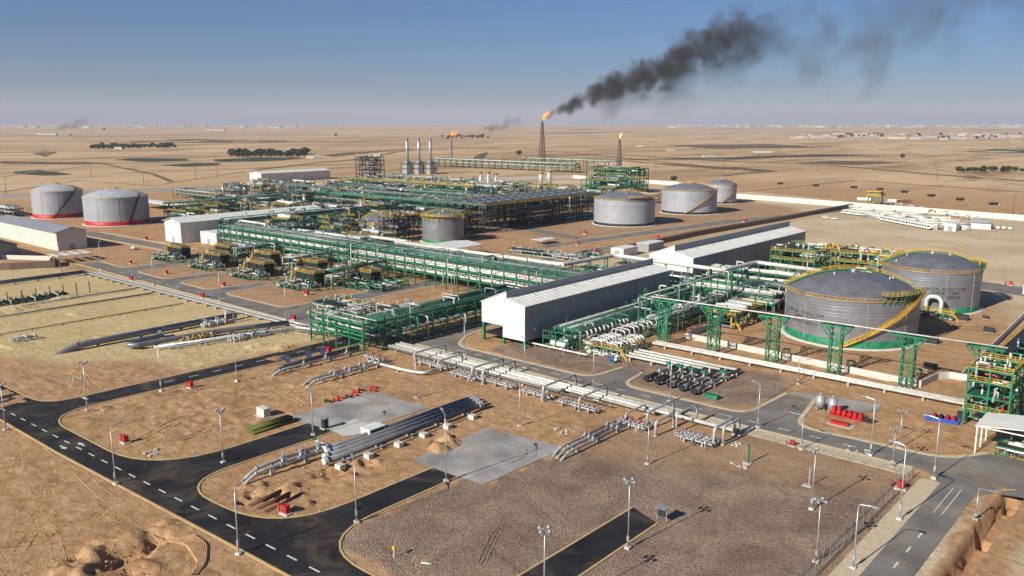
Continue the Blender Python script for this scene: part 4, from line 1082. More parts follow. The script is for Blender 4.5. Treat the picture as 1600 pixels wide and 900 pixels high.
def module(label, x0, x1, y0, y1, levels, npipe=14, nvess=2, fm=None, rails=True, seed=1, mats=None, cat='process skid', name='process_module', vm=None, bay=5, deckf=0.6, rr=(.08, .26), grp='process modules', top=True, cw=.26, proto=False):
    g = random.Random(seed*31+5); fm = fm or g.choice([GREEN, DGREEN, DGREEN]); mats = mats or [ALU, WPIPE, TEAL, GREEN, GPIPE, DGREEN, GALV]
    t = thing(name, label, cat, ((x0+x1)/2, (y0+y1)/2, 0), grp); a, b = (x1-x0)/2, (y1-y0)/2; h = levels[-1]
    nx, ny = max(1, round(2*a/bay)), max(1, round(2*b/bay)); X = [-a+2*a*i/nx for i in range(nx+1)]; Y = [-b+2*b*i/ny for i in range(ny+1)]
    mb = MB()
    for x in X:
        for y in Y:
            if abs(x) > a-.1 or abs(y) > b-.1: mb.bar((x, y, 0), (x, y, h+.1), cw)
    for z in levels:
        for x in X: mb.bar((x, -b, z), (x, b, z), cw, cw)
        for y in Y: mb.bar((-a, y, z-.01), (a, y, z-.01), cw*.9, cw*.9)
    pz = 0
    for z in levels:
        for i in range(nx):
            if g.random() < .45: s = g.choice((-1, 1)); mb.bar((X[i], s*b, pz), (X[i+1], s*b, z), cw*.5)
        for i in range(ny):
            if g.random() < .45: mb.bar((a, Y[i], pz), (a, Y[i+1], z), cw*.5)
        pz = z
    mb.build('frame', fm, t, O0)
    for z in levels:
        if g.random() < deckf or z == h:
            mb = MB(); s = g.uniform(.25, .8) if z < h else g.uniform(.35, .6); q = -b+2*b*g.uniform(.35, .8)
            mb.box(-a, -a+2*a*s, -b, q, z+cw/2+.01, z+cw/2+.07); mb.build('deck', DGREEN if z < h else DARK, t, O0)
            if rails and (z == h or g.random() < .3):
                mb = MB(); rail(mb, [(-a, -b, z+.2), (a, -b, z+.2), (a, b, z+.2), (-a, b, z+.2), (-a, -b, z+.2)], 1.1, .10, 1.7); mb.build('handrail', YEL, t, O0)
    for k in range(nvess):
        z = g.choice([1.8]+[q+1.4 for q in levels[:-1]] + ([h+1.3] if top else [])); r = g.uniform(.7, 1.25); L = g.uniform(.5, .85)*a; y = g.uniform(-b*.6, b*.6); x = g.uniform(-a*.2, a*.2)
        mb = MB(); rs = []
        for s, q in ((-L-.45*r, .25), (-L-.25*r, .75), (-L, 1), (L, 1), (L+.25*r, .75), (L+.45*r, .25)):
            rs.append([(x+s, y+r*q*math.cos(2*math.pi*i/14), z+r*q*math.sin(2*math.pi*i/14)) for i in range(14)])
        mb.rings(rs)
        for s in (-.6, .6): mb.box(x+s*L-.2, x+s*L+.2, y-r*.7, y+r*.7, z-r-.35, z-r*.5)
        mb.build('vessel', vm or g.choice([ALU, WPIPE, GPIPE, TANKL]), t, O0)
    for k in range(npipe):
        pts = walkpipe(g, a, b, h+(1.6 if top else -.3), g.randint(2, 5), (1.0, max(2, a*.9)))
        if len(pts) > 1: MB().tube(fil(pts, .5, 2), g.uniform(*rr), 6).build('pipe', g.choice(mats), t, O0)
    mb = MB()                                       # valves and instruments on the skid
    for k in range(int(npipe*.8)):
        x, y = g.uniform(-a, a), g.uniform(-b, b); z = g.choice([.2]+[q+.2 for q in levels]); 
        mb.cyl((x, y, z), (x, y, z+g.uniform(.6, 1.3)), g.uniform(.12, .3), 7); mb.sph((x, y, z+1.2), g.uniform(.16, .3), 7, 4)
    o = mb.build('instruments', g.choice([GALV, ALU, GREEN, RED if g.random() < .2 else WPIPE]), t, O0); o['kind'] = 'stuff'
    if rails:
        mb = MB(); z = levels[0]; mb.bar((a, -b, z+.1), (a+z*.9, -b, .05), .1, .3); mb.bar((a, -b+.8, z+.1), (a+z*.9, -b+.8, .05), .1, .3)
        for q in range(8): f = q/8; mb.bar((a+z*.9*f, -b, z*(1-f)+.1), (a+z*.9*f, -b+.8, z*(1-f)+.1), .25, .05)
        rail(mb, [(a, -b, z+.1), (a+z*.9, -b, .05)], 1.0, .08, 1.2); mb.build('stair', YEL, t, O0)
    return t
# --- the racks one can follow in the picture
rack('nearest green pipe rack, short leg crossing the black road on green columns', -225, -197.5, 158, 166, [4.6, 7.0, 9.3], 7, seed=3, rr=(.16,.42), cw=.42, topm=[GPIPE, ALU, TEAL, DGREEN])
rack('green pipe rack running back from the road corner towards the white hall', -208.5, -197.5, 166.5, 236, [4.4, 7.0, 9.3], 7, seed=4, rr=(.16,.5), cw=.42, mats=[GPIPE, DGREEN, GPIPE, ALU, TEAL, GREEN], topm=[GPIPE, ALU, TEAL, DGREEN])
rack('main three-level green pipe rack with white pipes, ending at the first hall', -318, -186, 247, 262, [5.6, 9.2, 13.0], 6.5, seed=5, n=(9, 11), rr=(.2,.6), cw=.42, mats=[WPIPE, WPIPE, ALU, WPIPE, GPIPE, GREEN], full=.85, topm=[GPIPE, ALU, DGREEN, TEAL, GPIPE])
rack('left half of the main pipe rack, behind the heater skids', -436, -319, 247, 263, [5.6, 9.2, 13.0], 6.5, seed=6, n=(9, 11), rr=(.2,.55), cw=.40, mats=[WPIPE, ALU, WPIPE, GPIPE, GREEN, TEAL], full=.8, topm=[GPIPE, ALU, DGREEN, TEAL, GPIPE])
rack('green pipe bridge between the two white halls', -200, -124, 288, 299, [4.6, 7.6], 7, seed=8, rr=(.2,.6), cw=.4, mats=[WPIPE, WPIPE, ALU, GREEN])
rack('dense low rack of pipes running back along the shaded side of the first hall', -161, -150.5, 206, 300, [3.4, 6.0], 6, seed=9, n=(9, 12), rr=(.15,.4), cw=.3, mats=[ALU, GPIPE, DGREEN, ALU, TEAL])
rack('second low rack beside the hall, dark pipes next to bare ground', -149, -141, 236, 330, [3.0, 5.6], 6, seed=10, rr=(.15,.4), cw=.28, mats=[ALU, GPIPE, DGREEN, GPIPE])
rack('white pipes on a green rack between second hall and water tank', -168, -116, 322, 330, [3.5, 6.5, 9.5], 7, seed=11, rr=(.25,.6), mats=[WPIPE, WPIPE, ALU, TEAL])
rack('green rack linking the heater skids to the main rack, right end', -294, -288, 215, 246.5, [5, 8], 6, seed=12, fm=DGREEN, rr=(.12,.3))
rack('green rack linking the heater skids to the main rack, middle', -336, -330, 222, 246.5, [5, 8], 6, seed=13, fm=DGREEN, rr=(.12,.3))
rack('green rack linking the heater skids to the main rack, left end', -380, -374, 222, 246.5, [5, 8], 6, seed=14, fm=DGREEN, rr=(.12,.3))
rack('long yellow-railed pipe rack across the far process area, left of the columns', -662, -496, 521, 533, [6, 11, 16], 8, seed=15, fm=DGREEN, rails=True, rr=(.2,.5), mats=[TEAL, ALU, GPIPE, GREEN])
rack('green pipe rack just behind the small process tanks', -560, -404, 404, 416, [6, 11, 15.5], 8, seed=16, fm=DGREEN, rr=(.2,.5), mats=[TEAL, WPIPE, GPIPE, GREEN])
rack('low teal pipe rack behind the red-banded tanks', -770, -566, 393, 403, [4, 7.5], 8, seed=17, fm=DGREEN, rr=(.2,.5), mats=[TEAL, ALU, GPIPE])
rack('green pipe rack crossing the middle of the process area', -690, -432, 441, 452, [5, 10, 14.5], 8, seed=18, fm=DGREEN, rr=(.2,.5), mats=[TEAL, ALU, GPIPE, GREEN])
rack('pipe rack with teal lines farther back in the process area', -640, -420, 482, 490, [5, 9, 13], 8, seed=19, fm=DGREEN, rr=(.2,.5), mats=[TEAL, ALU, GPIPE, GREEN])
rack('pipe rack at the back of the process area below the three stacks', -760, -520, 600, 610, [5, 10], 8, seed=20, fm=DGREEN, rr=(.2,.5), mats=[TEAL, ALU, GPIPE, GREEN])
rack('last pipe rack of the works in front of the perimeter wall', -800, -560, 668, 677, [4, 8], 8, seed=21, fm=DGREEN, rr=(.2,.5), mats=[TEAL, ALU, GREEN])
rack('rack running away between the long shed and the process area', -604, -594, 300, 520, [5, 8, 11.5], 8, seed=22, fm=DGREEN, rr=(.2,.5), mats=[TEAL, GPIPE, GREEN])
rack('rack running away behind the low cone-roofed tank', -470, -459, 268, 440, [5, 9, 12], 8, seed=23, fm=DGREEN, rr=(.2,.5), mats=[TEAL, WPIPE, GPIPE, GREEN])
rack('rack running away beside the dark cooler bank', -425, -415, 418, 600, [5, 10], 8, seed=24, fm=DGREEN, rr=(.2,.5), mats=[TEAL, WPIPE, GPIPE, GREEN])
rack('low pipe track left of the red-banded tanks, cut by the left edge', -860, -700, 226, 238, [3, 6], 8, seed=25, fm=DARK, rr=(.15,.4), mats=[GPIPE, TEAL, ALU])
rack('pipe rack behind the grey crude tanks', -560, -390, 640, 650, [4, 8], 8, seed=26, fm=DGREEN, rr=(.2,.5))
rack('distant pipe bridge leading towards the tall flare', -1010, -720, 965, 978, [7, 12], 14, seed=27, fm=DGREEN, rr=(.4,.7), mats=[WPIPE, TEAL, GPIPE], cw=.8)
rack('thin distant pipe bridge leading to the second flare', -960, -760, 1130, 1140, [9], 22, seed=28, fm=DGREEN, rr=(.5,.8), mats=[WPIPE, TEAL], cw=.9)
rack('slender green frame carrying a thin line beside the dense low racks', -142.5, -139.5, 226, 287, [15.6], 12, seed=29, n=(1, 1), rr=(.16,.2), mats=[WPIPE], cw=.26, brace=False)
# --- white trunk pipeline over the main rack, on its own trestles
def pipeline(name, label, pts, r, m, z=None, sup=None, supm=None, sp=8.0, n=12, cat='pipeline', bend=None, grp=None, supw=None, joints=True, caps=()):
    pts = [Vector(p if len(p) == 3 else (p[0], p[1], z)) for p in pts]
    t = thing(name, label, cat, (pts[0].x, pts[0].y, 0), grp); o = Vector((pts[0].x, pts[0].y, 0)); P_ = [p-o for p in pts]
    mb = MB(); mb.tube(fil(P_, bend or r*3.5, 5), r, n); mb.build('pipe', m, t, O0)
    mj = MB(); cnt = 0
    for a, b in zip(P_, P_[1:]):
        L = (b-a).length
        if L < sp*.8 or abs((b-a).normalized().z) > .3: continue
        k = max(1, int(L/sp)); d = (b-a).normalized(); side = Vector((-d.y, d.x, 0))
        for i in range(k):
            p = a.lerp(b, (i+.5)/k)
            if sup == 'sleeper': MB().box(p.x-(.25 if abs(d.x) > .5 else (supw or r*2)), p.x+(.25 if abs(d.x) > .5 else (supw or r*2)), p.y-(.25 if abs(d.y) > .5 else (supw or r*2)), p.y+(.25 if abs(d.y) > .5 else (supw or r*2)), -.05, p.z-r+.03).build('sleeper', supm or CONC, t, O0)
            elif sup == 'trestle':
                s_ = MB(); tp = p - Vector((0, 0, r)); w_ = supw or 1.2
                for s in (-1, 1): s_.bar(Vector((p.x, p.y, 0))+side*(s*w_*1.4), tp+side*(s*w_*.5), .28); 
                s_.bar(tp-side*w_, tp+side*w_, .3); s_.bar(Vector((p.x, p.y, p.z*.4))-side*w_*1.1, Vector((p.x, p.y, p.z*.4))+side*w_*1.1, .18); s_.bar(Vector((p.x, p.y, .2))-side*w_*1.3, Vector((p.x, p.y, p.z*.4))+side*w_*1.1, .14)
                s_.build('trestle', supm or GREEN, t, O0)
            elif sup == 'post': MB().bar((p.x, p.y, -.05), (p.x, p.y, p.z-r), .22).build('post', supm or GREEN, t, O0)
            if joints and cnt < 60:
                q = a.lerp(b, i/k) + d*.3; mj.cyl(q, q+d*.12, r*1.05, n); cnt += 1
    if cnt: mj.build('joint_band', m, t, O0)
    for e in caps:
        p = P_[e]; d = (P_[e]-P_[e+1 if e == 0 else e-1]).normalized(); mb = MB(); mb.cyl(p-d*.1, p+d*.1, r*1.35, n); mb.cyl(p+d*.1, p+d*.28, r*1.35, n); mb.build('blind_flange', DARK if r > .45 else GALV, t, O0)
    return t
pipeline('trunk_pipeline', 'long fat white pipeline on green trestles above the main pipe rack', [(-305,265.5,13.8),(-204,265.5,13.8),(-204,303,13.2),(-152,303,12.5),(-152,333,12),(-124,333,11.5)], .85, WPIPE, sup='trestle', sp=9.5, n=16)
pipeline('trunk_pipeline', 'short fat white pipeline in front of the grey-roofed shelter at left', [(-388,268,12.5),(-336,268,12.5),(-336,276,12.5),(-306,276,12.5),(-306,266.6,13)], .8, WPIPE, sup='trestle', sp=10, n=14)
pipeline('trunk_pipeline', 'white pipe rising and bending down at the left end of the main rack', [(-438,262,1),(-438,262,14.5),(-410,262,14.5),(-410,262,7)], .7, WPIPE, sup=None, n=12)
# three parallel white pipes on sleepers below the lattice towers
for i, y in enumerate((225.0, 226.2, 227.4)):
    pipeline('sleeper_pipeline', ['nearest','middle','farthest'][i] + ' of three long white pipes on low sleepers below the lattice towers', [(-136,y,1.15),(-41,y,1.15)], .42, WPIPE, sup='sleeper' if i != 1 else None, sp=9, supw=.7, grp='white sleeper pipes')
# lattice towers with Y-shaped heads
def lattice_tower(h=14.6):
    t = thing('lattice_tower', 'green lattice tower', 'lattice tower'); mb = MB(); w_, d_ = 1.5, 1.1; n = 5
    for sx in (-1, 1):
        for sy in (-1, 1): mb.bar((sx*w_, sy*d_, 0), (sx*w_, sy*d_, h-.2), .30)
    for k in range(n):
        z0, z1 = h*.82*k/n, h*.82*(k+1)/n
        for sy in (-1, 1):
            mb.bar((-w_, sy*d_, z1), (w_, sy*d_, z1), .18); s = 1 if k % 2 else -1; mb.bar((-s*w_, sy*d_, z0), (s*w_, sy*d_, z1), .15); mb.bar((s*w_, sy*d_, z0), (0, sy*d_, (z0+z1)/2), .12)
        for sx in (-1, 1): mb.bar((sx*w_, -d_, z1), (sx*w_, d_, z1), .18); s = 1 if k % 2 else -1; mb.bar((sx*w_, -s*d_, z0), (sx*w_, s*d_, z1), .15)
    mb.build('mast', GREEN, t, O0)
    mb = MB()
    for sy in (-1, 1):
        mb.bar((-4.4, sy*d_, h), (4.4, sy*d_, h), .36)
        for s in (-1, 1): mb.bar((s*w_, sy*d_, h*.76), (s*4.2, sy*d_, h), .22); mb.bar((s*w_, sy*d_, h*.9), (s*3.0, sy*d_, h-.1), .15); mb.bar((s*2.8, sy*d_, h*.88), (s*w_, sy*d_, h), .15)
    for x in (-4.2, -1.5, 1.5, 4.2): mb.bar((x, -d_, h+.02), (x, d_, h+.02), .22)
    mb.build('head_truss', GREEN, t, O0)
    for s in (-1, 1):
        for s2 in (-1, 1): MB().box(s*w_-.4, s*w_+.4, s2*d_-.4, s2*d_+.4, -.1, .3).build('footing', CONC, t, O0)
    return t
lt = lattice_tower()
lx = [(-134,228.6),(-117,229.2),(-98.5,230),(-80.6,231),(-61.7,232),(-43.8,232)]
labs = ['by the dense racks, at the left end of the row', 'second from the left, beside the bund corner', 'third from the left, left of the big tank text', 'in front of the big water tank, fourth from the left', 'right of the big tank, fifth from the left', 'against the yellow-railed pipe structure at the right end']
for i, (p, lb) in enumerate(zip(lx, labs)):
    o = lt if i == 0 else dup(lt, (*p, 0)); o.location = (*p, 0); o['label'] = 'green lattice tower ' + lb; o['group'] = 'green lattice towers with arms'
pipeline('overhead_line', 'thin white line carried level across the tops of the green lattice towers', [(-141,228.6,15.2),(-134,228.9,15.2),(-98.5,230,15.3),(-39,232.2,15.3)], .2, WPIPE, n=8, joints=False, bend=.3)

# ------------------------------------------------------------------ heater skids (two rows of dark boxes with yellow tops)
def heater():
    t = thing('heater_skid', 'dark heater skid', 'heater skid'); g = random.Random(5)
    mb = MB(); mb.box(-5, 6.5, -2.3, 2.3, 1.0, 5.6); mb.build('casing', DARK, t, O0)
    mb = MB(); 
    for k in range(12): mb.bar((-4.7+k, -2.35, 1.1), (-4.7+k, -2.35, 5.5), .14)
    for k in range(5): mb.bar((6.55, -2+k, 1.1), (6.55, -2+k, 5.5), .14)
    mb.build('stiffener', DARK, t, O0)
    mb = MB(); mb.cyl((-6.3, 0, .3), (-6.3, 0, 6.2), 1.25, 14); mb.sph((-6.3, 0, 6.1), 1.25, 14, 6, .5); mb.build('surge_drum', WPIPE, t, O0)
    mb = MB(); mb.box(-5.2, 6.7, -2.5, 2.5, 5.62, 5.72); mb.build('deck', DGREEN, t, O0)
    mb = MB(); rail(mb, [(-5.2, -2.5, 5.7), (6.7, -2.5, 5.7), (6.7, 2.5, 5.7), (-5.2, 2.5, 5.7), (-5.2, -2.5, 5.7)], 1.1, .11, 1.4); mb.build('handrail', YEL, t, O0)
    for k in range(12): MB().tube(fil([(-4.6+k, -1.9, 5.8), (-4.6+k, -1.9, 6.9), (-4.1+k, 1.9, 6.9), (-4.1+k, 1.9, 5.8)], .4, 3), .14, 6).build('pipe', [YEL, GALV, DGREEN, GPIPE, ALU][k % 5], t, O0)
    for x in (-4, 0, 5): MB().box(x-.4, x+.4, -2.2, 2.2, 0, 1.0).build('leg', CONC, t, O0)
    mb = MB(); rail(mb, [(-7.6, -2.4, 3), (-5.2, -2.4, 3)], 1, .1, 1); mb.bar((-7.6, -2.6, .1), (-5.2, -2.6, 5.7), .1, .3); mb.bar((-7.6, -3.3, .1), (-5.2, -3.3, 5.7), .1, .3); rail(mb, [(-7.6, -3.3, .1), (-5.2, -3.3, 5.7)], 1, .09, 1); mb.build('stair', YEL, t, O0)
    for k in range(34):
        pts = [p + Vector((2, -6.2, 0)) for p in walkpipe(g, 11, 3.6, 3.0 if k % 3 else 5.5, g.randint(2, 4), (1, 4))]
        if len(pts) > 1: MB().tube(fil(pts, .4, 2), g.uniform(.1, .26), 6).build('pipe', g.choice([TEAL, GREEN, ALU, WPIPE, DGREEN, GALV]), t, O0)
    mb = MB(); 
    for k in range(4): mb = MB(); x = -5+k*3.4; mb.box(x-1, x+1, -9, -7.4, 0, .35); mb.cyl((x-.9, -8.2, .9), (x+.8, -8.2, .9), .5, 9); mb.build('pump', DGREEN, t, O0)
    MB().box(-2.6, .4, -6.9, -5.2, 2.7, 2.85).build('canopy', ROOFW, t, O0)
    mb = MB(); 
    for x in (-2.4, .2): mb.bar((x, -6, 0), (x, -6, 2.7), .12)
    mb.build('canopy_post', GALV, t, O0)
    return t
hs = heater(); k = 0
for row, (y0, xs_) in enumerate(((214, (-418, -380, -342, -304)), (232, (-402, -364, -326, -288)))):
    for i, x in enumerate(xs_):
        o = hs if k == 0 else dup(hs, (x, y0, 0)); o.location = (x, y0, 0); o.scale = (1.2, 1.15, 1.12); k += 1
        o['label'] = 'dark heater skid with yellow top piping, %s from the left in the %s row' % (ORD[i], ['front', 'back'][row]); o['group'] = 'heater skids'
# ------------------------------------------------------------------ air cooler banks
def cooler(label, x0, x1, y0, y1, h, seed):
    t = thing('cooler_bank', label, 'air cooler', ((x0+x1)/2, (y0+y1)/2, 0), 'air cooler banks'); a, b = (x1-x0)/2, (y1-y0)/2; g = random.Random(seed)
    mb = MB(); ny = int(2*b/7)
    for i in range(ny+1):
        y = -b+2*b*i/ny
        for x in (-a, -a/3, a/3, a): mb.bar((x, y, 0), (x, y, h-1.5), .42)
        for z in (h*.35, h*.65): mb.bar((-a, y, z), (a, y, z), .35)
        if i < ny and i % 2 == 0:
            y2 = -b+2*b*(i+1)/ny
            for x in (-a, a): mb.bar((x, y, .2), (x, y2, h*.35), .22); mb.bar((x, y2, h*.35), (x, y, h*.65), .22); mb.bar((x, y, h*.65), (x, y2, h-1.5), .22)
    for z in (h*.35, h*.65):
        for x in (-a, a): mb.bar((x, -b, z), (x, b, z), .35)
    mb.build('frame', DARK, t, O0)
    nb = int(2*b/9)
    for i in range(nb):
        y0_, y1_ = -b+2*b*i/nb+.15, -b+2*b*(i+1)/nb-.15
        MB().box(-a, a, y0_, y1_, h-1.6, h).build('cooler_bay', mat('cooler_bundle_grey', (0.10,0.13,0.13), 0.5, .2, var=.2), t, O0)
        mb = MB()
        for x in (-a*.66, 0, a*.66): mb.cyl((x, (y0_+y1_)/2, h+.01), (x, (y0_+y1_)/2, h+.5), 3.2 if a > 10 else 2, 18)
        mb.build('fan_ring', GPIPE, t, O0)
    mb = MB(); 
    for s in (-1, 1): rail(mb, [(s*(a+1.1), -b, h-1.2), (s*(a+1.1), b, h-1.2)], 1.2, .16, 2.5); mb.box(min(s*a, s*(a+1.2)), max(s*a, s*(a+1.2)), -b, b, h-1.4, h-1.3)
    mb.build('walkway', YEL, t, O0)
    for k in range(88):
        pts = walkpipe(g, a, b, h-2.5, g.randint(2, 4), (3, 14))
        if len(pts) > 1: MB().tube(fil(pts, .7, 2), g.uniform(.15, .4), 6).build('pipe', g.choice([WPIPE, TEAL, GPIPE, ALU, DGREEN]), t, O0)
    return t
cooler('large dark bank of air coolers on lattice legs, right side of the process area', -404, -364, 392, 512, 19.5, 3)
cooler('shorter lower air cooler bank left of the large one', -392, -371, 366, 388, 15, 4)
# ------------------------------------------------------------------ named process structures
module('dark steel tower of stacked decks between the two small process tanks', -389, -376, 326, 346, [4, 8, 12, 15], 30, 4, DARK, True, 3, bay=4, cw=.4, name='process_tower', cat='process tower')
module('tall dark lattice tower in the far left of the process area', -848, -822, 676, 700, [6, 12, 18, 24, 28], 34, 5, DARK, False, 4, bay=7, cw=.7, name='process_tower', cat='process tower', rr=(.3,.7))
module('tall green and white process structure behind the front grey tank', -512, -464, 706, 748, [7, 14, 20, 24], 60, 8, GREEN, True, 5, bay=9, cw=.7, name='process_tower', cat='process tower', rr=(.3,.8))
module('green structure crowded with yellow rails behind the first grey tank', -470, -430, 640, 690, [6, 12, 18], 40, 6, GREEN, True, 6, bay=9, cw=.6, rr=(.25,.6))
module('green structure with yellow rails between second hall and water tank', -163, -142, 372, 400, [4, 8, 12], 34, 4, GREEN, True, 7, bay=6, cw=.42, rr=(.2,.5), mats=[WPIPE, WPIPE, ALU, YEL, GREEN])
module('white pipework platform with yellow rails behind the water tanks', -137, -112, 378, 398, [5, 9, 13], 32, 3, GREEN, True, 8, bay=6, cw=.4, rr=(.25,.55), mats=[WPIPE, WPIPE, ALU, YEL])
module('tall green structure with yellow deck at the right edge, topped by white valves', -43, -34, 212, 224, [4, 7.5, 11, 14], 34, 2, GREEN, True, 9, bay=4.5, cw=.36, rr=(.1,.3), mats=[WPIPE, GALV, GREEN, RED, ALU])
module('long yellow-railed pipe deck leading off past the right edge', -42, -34, 226, 300, [5, 9, 12.5], 50, 3, GREEN, True, 10, bay=7, cw=.36, rr=(.12,.35), mats=[WPIPE, GALV, GREEN, ALU])
module('green pump skid under the canopy at the right edge', -33, -19, 196, 203, [2.2], 26, 2, GREEN, False, 11, bay=4, cw=.2, rr=(.08,.22), vm=CREAM, top=False)
module('yellow-decked platform between skids and low cone-roofed tank', -398, -386, 290, 302, [4, 8, 11], 24, 2, GREEN, True, 12, bay=4, cw=.36)
module('yellow and green platform left of the low cone-roofed tank', -436, -424, 316, 336, [5, 9, 12], 26, 3, GREEN, True, 13, bay=5, cw=.36)
module('manifold platform at the near end of the hall-side racks, yellow stairs at its corner', -149, -135, 205, 216, [2.6], 34, 0, GREEN, True, 14, bay=3.5, cw=.2, rr=(.18,.3), mats=[WPIPE, ALU, WPIPE], top=True)
module('green frame over two white-ended drums beside the first hall', -162, -152, 201.5, 206, [3.2, 5.6], 16, 2, GREEN, False, 15, bay=4, cw=.26, rr=(.1,.25), vm=WPIPE, top=False)
module('skid of dark drums and white bends left of the road corner', -262, -236, 186, 200, [3.4], 60, 4, DGREEN, False, 16, bay=6, cw=.18, rr=(.12,.3), mats=[ALU, WPIPE, GALV, GREEN, YEL], top=False)
module('group of valves and bends on the orange ground behind the nearest rack', -236, -214, 196, 210, [3], 50, 2, DGREEN, False, 17, bay=6, cw=.16, rr=(.1,.26), mats=[ALU, WPIPE, GALV, TEAL], top=False)
module('low metering skid with many small valves beyond the pipe bridge', -300, -252, 342, 350, [2.6], 50, 1, DGREEN, False, 18, bay=6, cw=.16, rr=(.12,.3), mats=[ALU, WPIPE, GREEN, GALV], top=False)
module('second metering skid near the white huts', -262, -250, 356, 366, [3], 24, 1, DGREEN, False, 19, bay=5, cw=.2, rr=(.12,.3), top=False)
module('dark pipework pit between the dense racks and the big tank', -138, -122, 300, 322, [3, 6], 36, 3, DGREEN, False, 20, bay=5, cw=.3, rr=(.2,.45))
module('equipment cluster with yellow parts beside the bund corner', -137, -126, 262, 284, [2.5, 5], 28, 3, DGREEN, True, 21, bay=5, cw=.26, rr=(.2,.5), mats=[WPIPE, ALU, YEL, GPIPE])
for i, (x0, x1, y0, y1, lv, lb) in enumerate(((-428,-400,265,278,[4,8],'behind the left end of the main rack'), (-372,-345,280,296,[4,8],'behind the main rack, left of the white pipeline'), (-340,-316,272,284,[4],'below the fat white pipeline start'), (-296,-270,268,276,[3.5],'just behind the main rack, middle'),
     (-262,-240,268,276,[3.5],'just behind the main rack, nearer the first hall'), (-236,-210,269,282,[3.5,6],'left of the pipe bridge between the halls'), (-415,-395,240,246,[4],'between back heater row and main rack at left'), (-358,-340,238,246,[4],'between back heater row and main rack, middle'), (-318,-298,238,246,[4],'between back heater row and main rack at right'),
     (-284,-268,222,240,[3],'right of the last heater skid'), (-240,-215,292,302,[3.5],'on open sand left of the second hall'), (-235,-212,318,330,[2.5],'among low meters left of the second hall'), (-228,-206,340,352,[2.5],'beside the second hall wall'), (-186,-164,286,298,[3.5,6],'in the gap between the two halls'), (-136,-118,332,346,[4,8],'at the left foot of the second water tank'))):
    module('process skid with pipes and small drums ' + lb, x0, x1, y0, y1, lv, 34, 2, [DGREEN, GREEN][i % 2], lv[-1] > 3.6, 120+i, bay=5, cw=.24, rr=(.12,.34), top=lv[-1] > 3.6)
def arches(label, x0, x1, y0, y1, n, h, m):
    t = thing('header_bends', label, 'pipe header', (x0, y0, 0), 'white header bends'); g = random.Random(n)
    for k in range(n):
        y = (y1-y0)*k/(n-1); L = x1-x0; MB().tube(fil([(0,y,.6),(0,y,h+g.uniform(0,.5)),(L,y,h+g.uniform(0,.5)),(L,y,.5)], .9, 4), .3, 9).build('bend_pipe', m if k % 3 else ALU, t, O0)
        if k % 2: mb = MB(); q = Vector((L*.5,y,h+.3)); mb.cyl(q-Vector((.3,0,0)), q+Vector((.3,0,0)), .5, 9); mb.cyl(q, q+Vector((0,0,1.1)), .2, 7); mb.cyl(q+Vector((0,0,1.1)), q+Vector((0,0,1.2)), .42, 9); mb.build('valve', GALV, t, O0)
    mb = MB(); mb.cyl((0,-1,.6),(0,y1-y0+1,.6),.42,12); mb.cyl((x1-x0,-1,.5),(x1-x0,y1-y0+1,.5),.42,12); mb.build('header', WPIPE, t, O0)
arches('row of white pipe bends on the yellow-railed manifold platform', -147, -142.5, 206, 217, 8, 4.0, WPIPE)
arches('second row of white bends farther back on the manifold, towards the big tank', -141, -137, 206.5, 221, 9, 3.8, WPIPE)
arches('row of white bends coming down from the rack beside the first hall', -156, -150, 209, 232, 11, 5.4, WPIPE)
arches('row of grey bends beside the dark low rack, behind the manifold platform', -149, -144, 221, 246, 10, 4.2, ALU)
# --- the crowd of modules filling the process area
cells = []
gg = random.Random(12)
places = []
def free(x0, x1, y0, y1):
    for a in ((-489,-444,243,345),(-426,-396,330,364),(-375,-346,336,368),(-326,-304,288,326),(-408,-360,366,514),(-662,-496,519,535),(-560,-404,402,418),(-770,-566,391,405),(-690,-432,439,454),(-640,-420,480,492),(-760,-520,598,612),(-604,-594,300,520),(-471,-458,268,440),(-426,-414,418,600),(-500,-470,470,505),(-462,-436,300,318),(-392,-375,324,348),(-398,-386,290,302),(-436,-424,316,336),(-382,-340,440,480),(-640,-560,236,292)):
        if x0 < a[1] and x1 > a[0] and y0 < a[3] and y1 > a[2]: return False
    return all(not (x0 < b[1]+1 and x1 > b[0]-1 and y0 < b[3]+1 and y1 > b[2]-1) for b in places)
tries = 0
while len(places) < 118 and tries < 90000:
    tries += 1
    wx, wy = gg.uniform(10, 26), gg.uniform(8, 16)
    x = gg.uniform(-740, -372); y = gg.uniform(272, 640)
    if x < -560 and y < 345: continue
    if x+wx > -405 and y > 360: continue
    if x < -660 and y < 380: continue
    if free(x, x+wx, y, y+wy): places.append((x, x+wx, y, y+wy))
places.sort()
col_w = ['green framed process module', 'dull green pipe module', 'process module with white drums', 'crowded valve and pipe module']
for i, (x0, x1, y0, y1) in enumerate(places):
    h = gg.choice([6, 9, 12, 15]); lv = [h*.5, h] if h < 8 else [h*.36, h*.68, h]
    bd = 0 if y0 < 370 else 1 if y0 < 470 else 2; rk = sum(1 for q in places[:i] if (0 if q[2] < 370 else 1 if q[2] < 470 else 2) == bd)
    module('%s, %s from left, %s band of the process area' % (col_w[i % 4], ORD[rk], ['front', 'middle', 'back'][bd]), x0, x1, y0, y1, lv, 26, 3, [DGREEN, DGREEN, GREEN, DARK, DGREEN][i % 5], gg.random() < .6, 40+i, bay=6, cw=.3, rr=(.12,.42), top=True, mats=[ALU, WPIPE, TEAL, DGREEN, GPIPE, DGREEN, GALV, DARK])
dr = thing('upright_drum', 'd', 'vessel'); mb = MB(); mb.cyl((0,0,.8), (0,0,9), 1.3, 14); mb.sph((0,0,9), 1.3, 14, 6, .6); mb.build('shell', ALU, dr, O0)
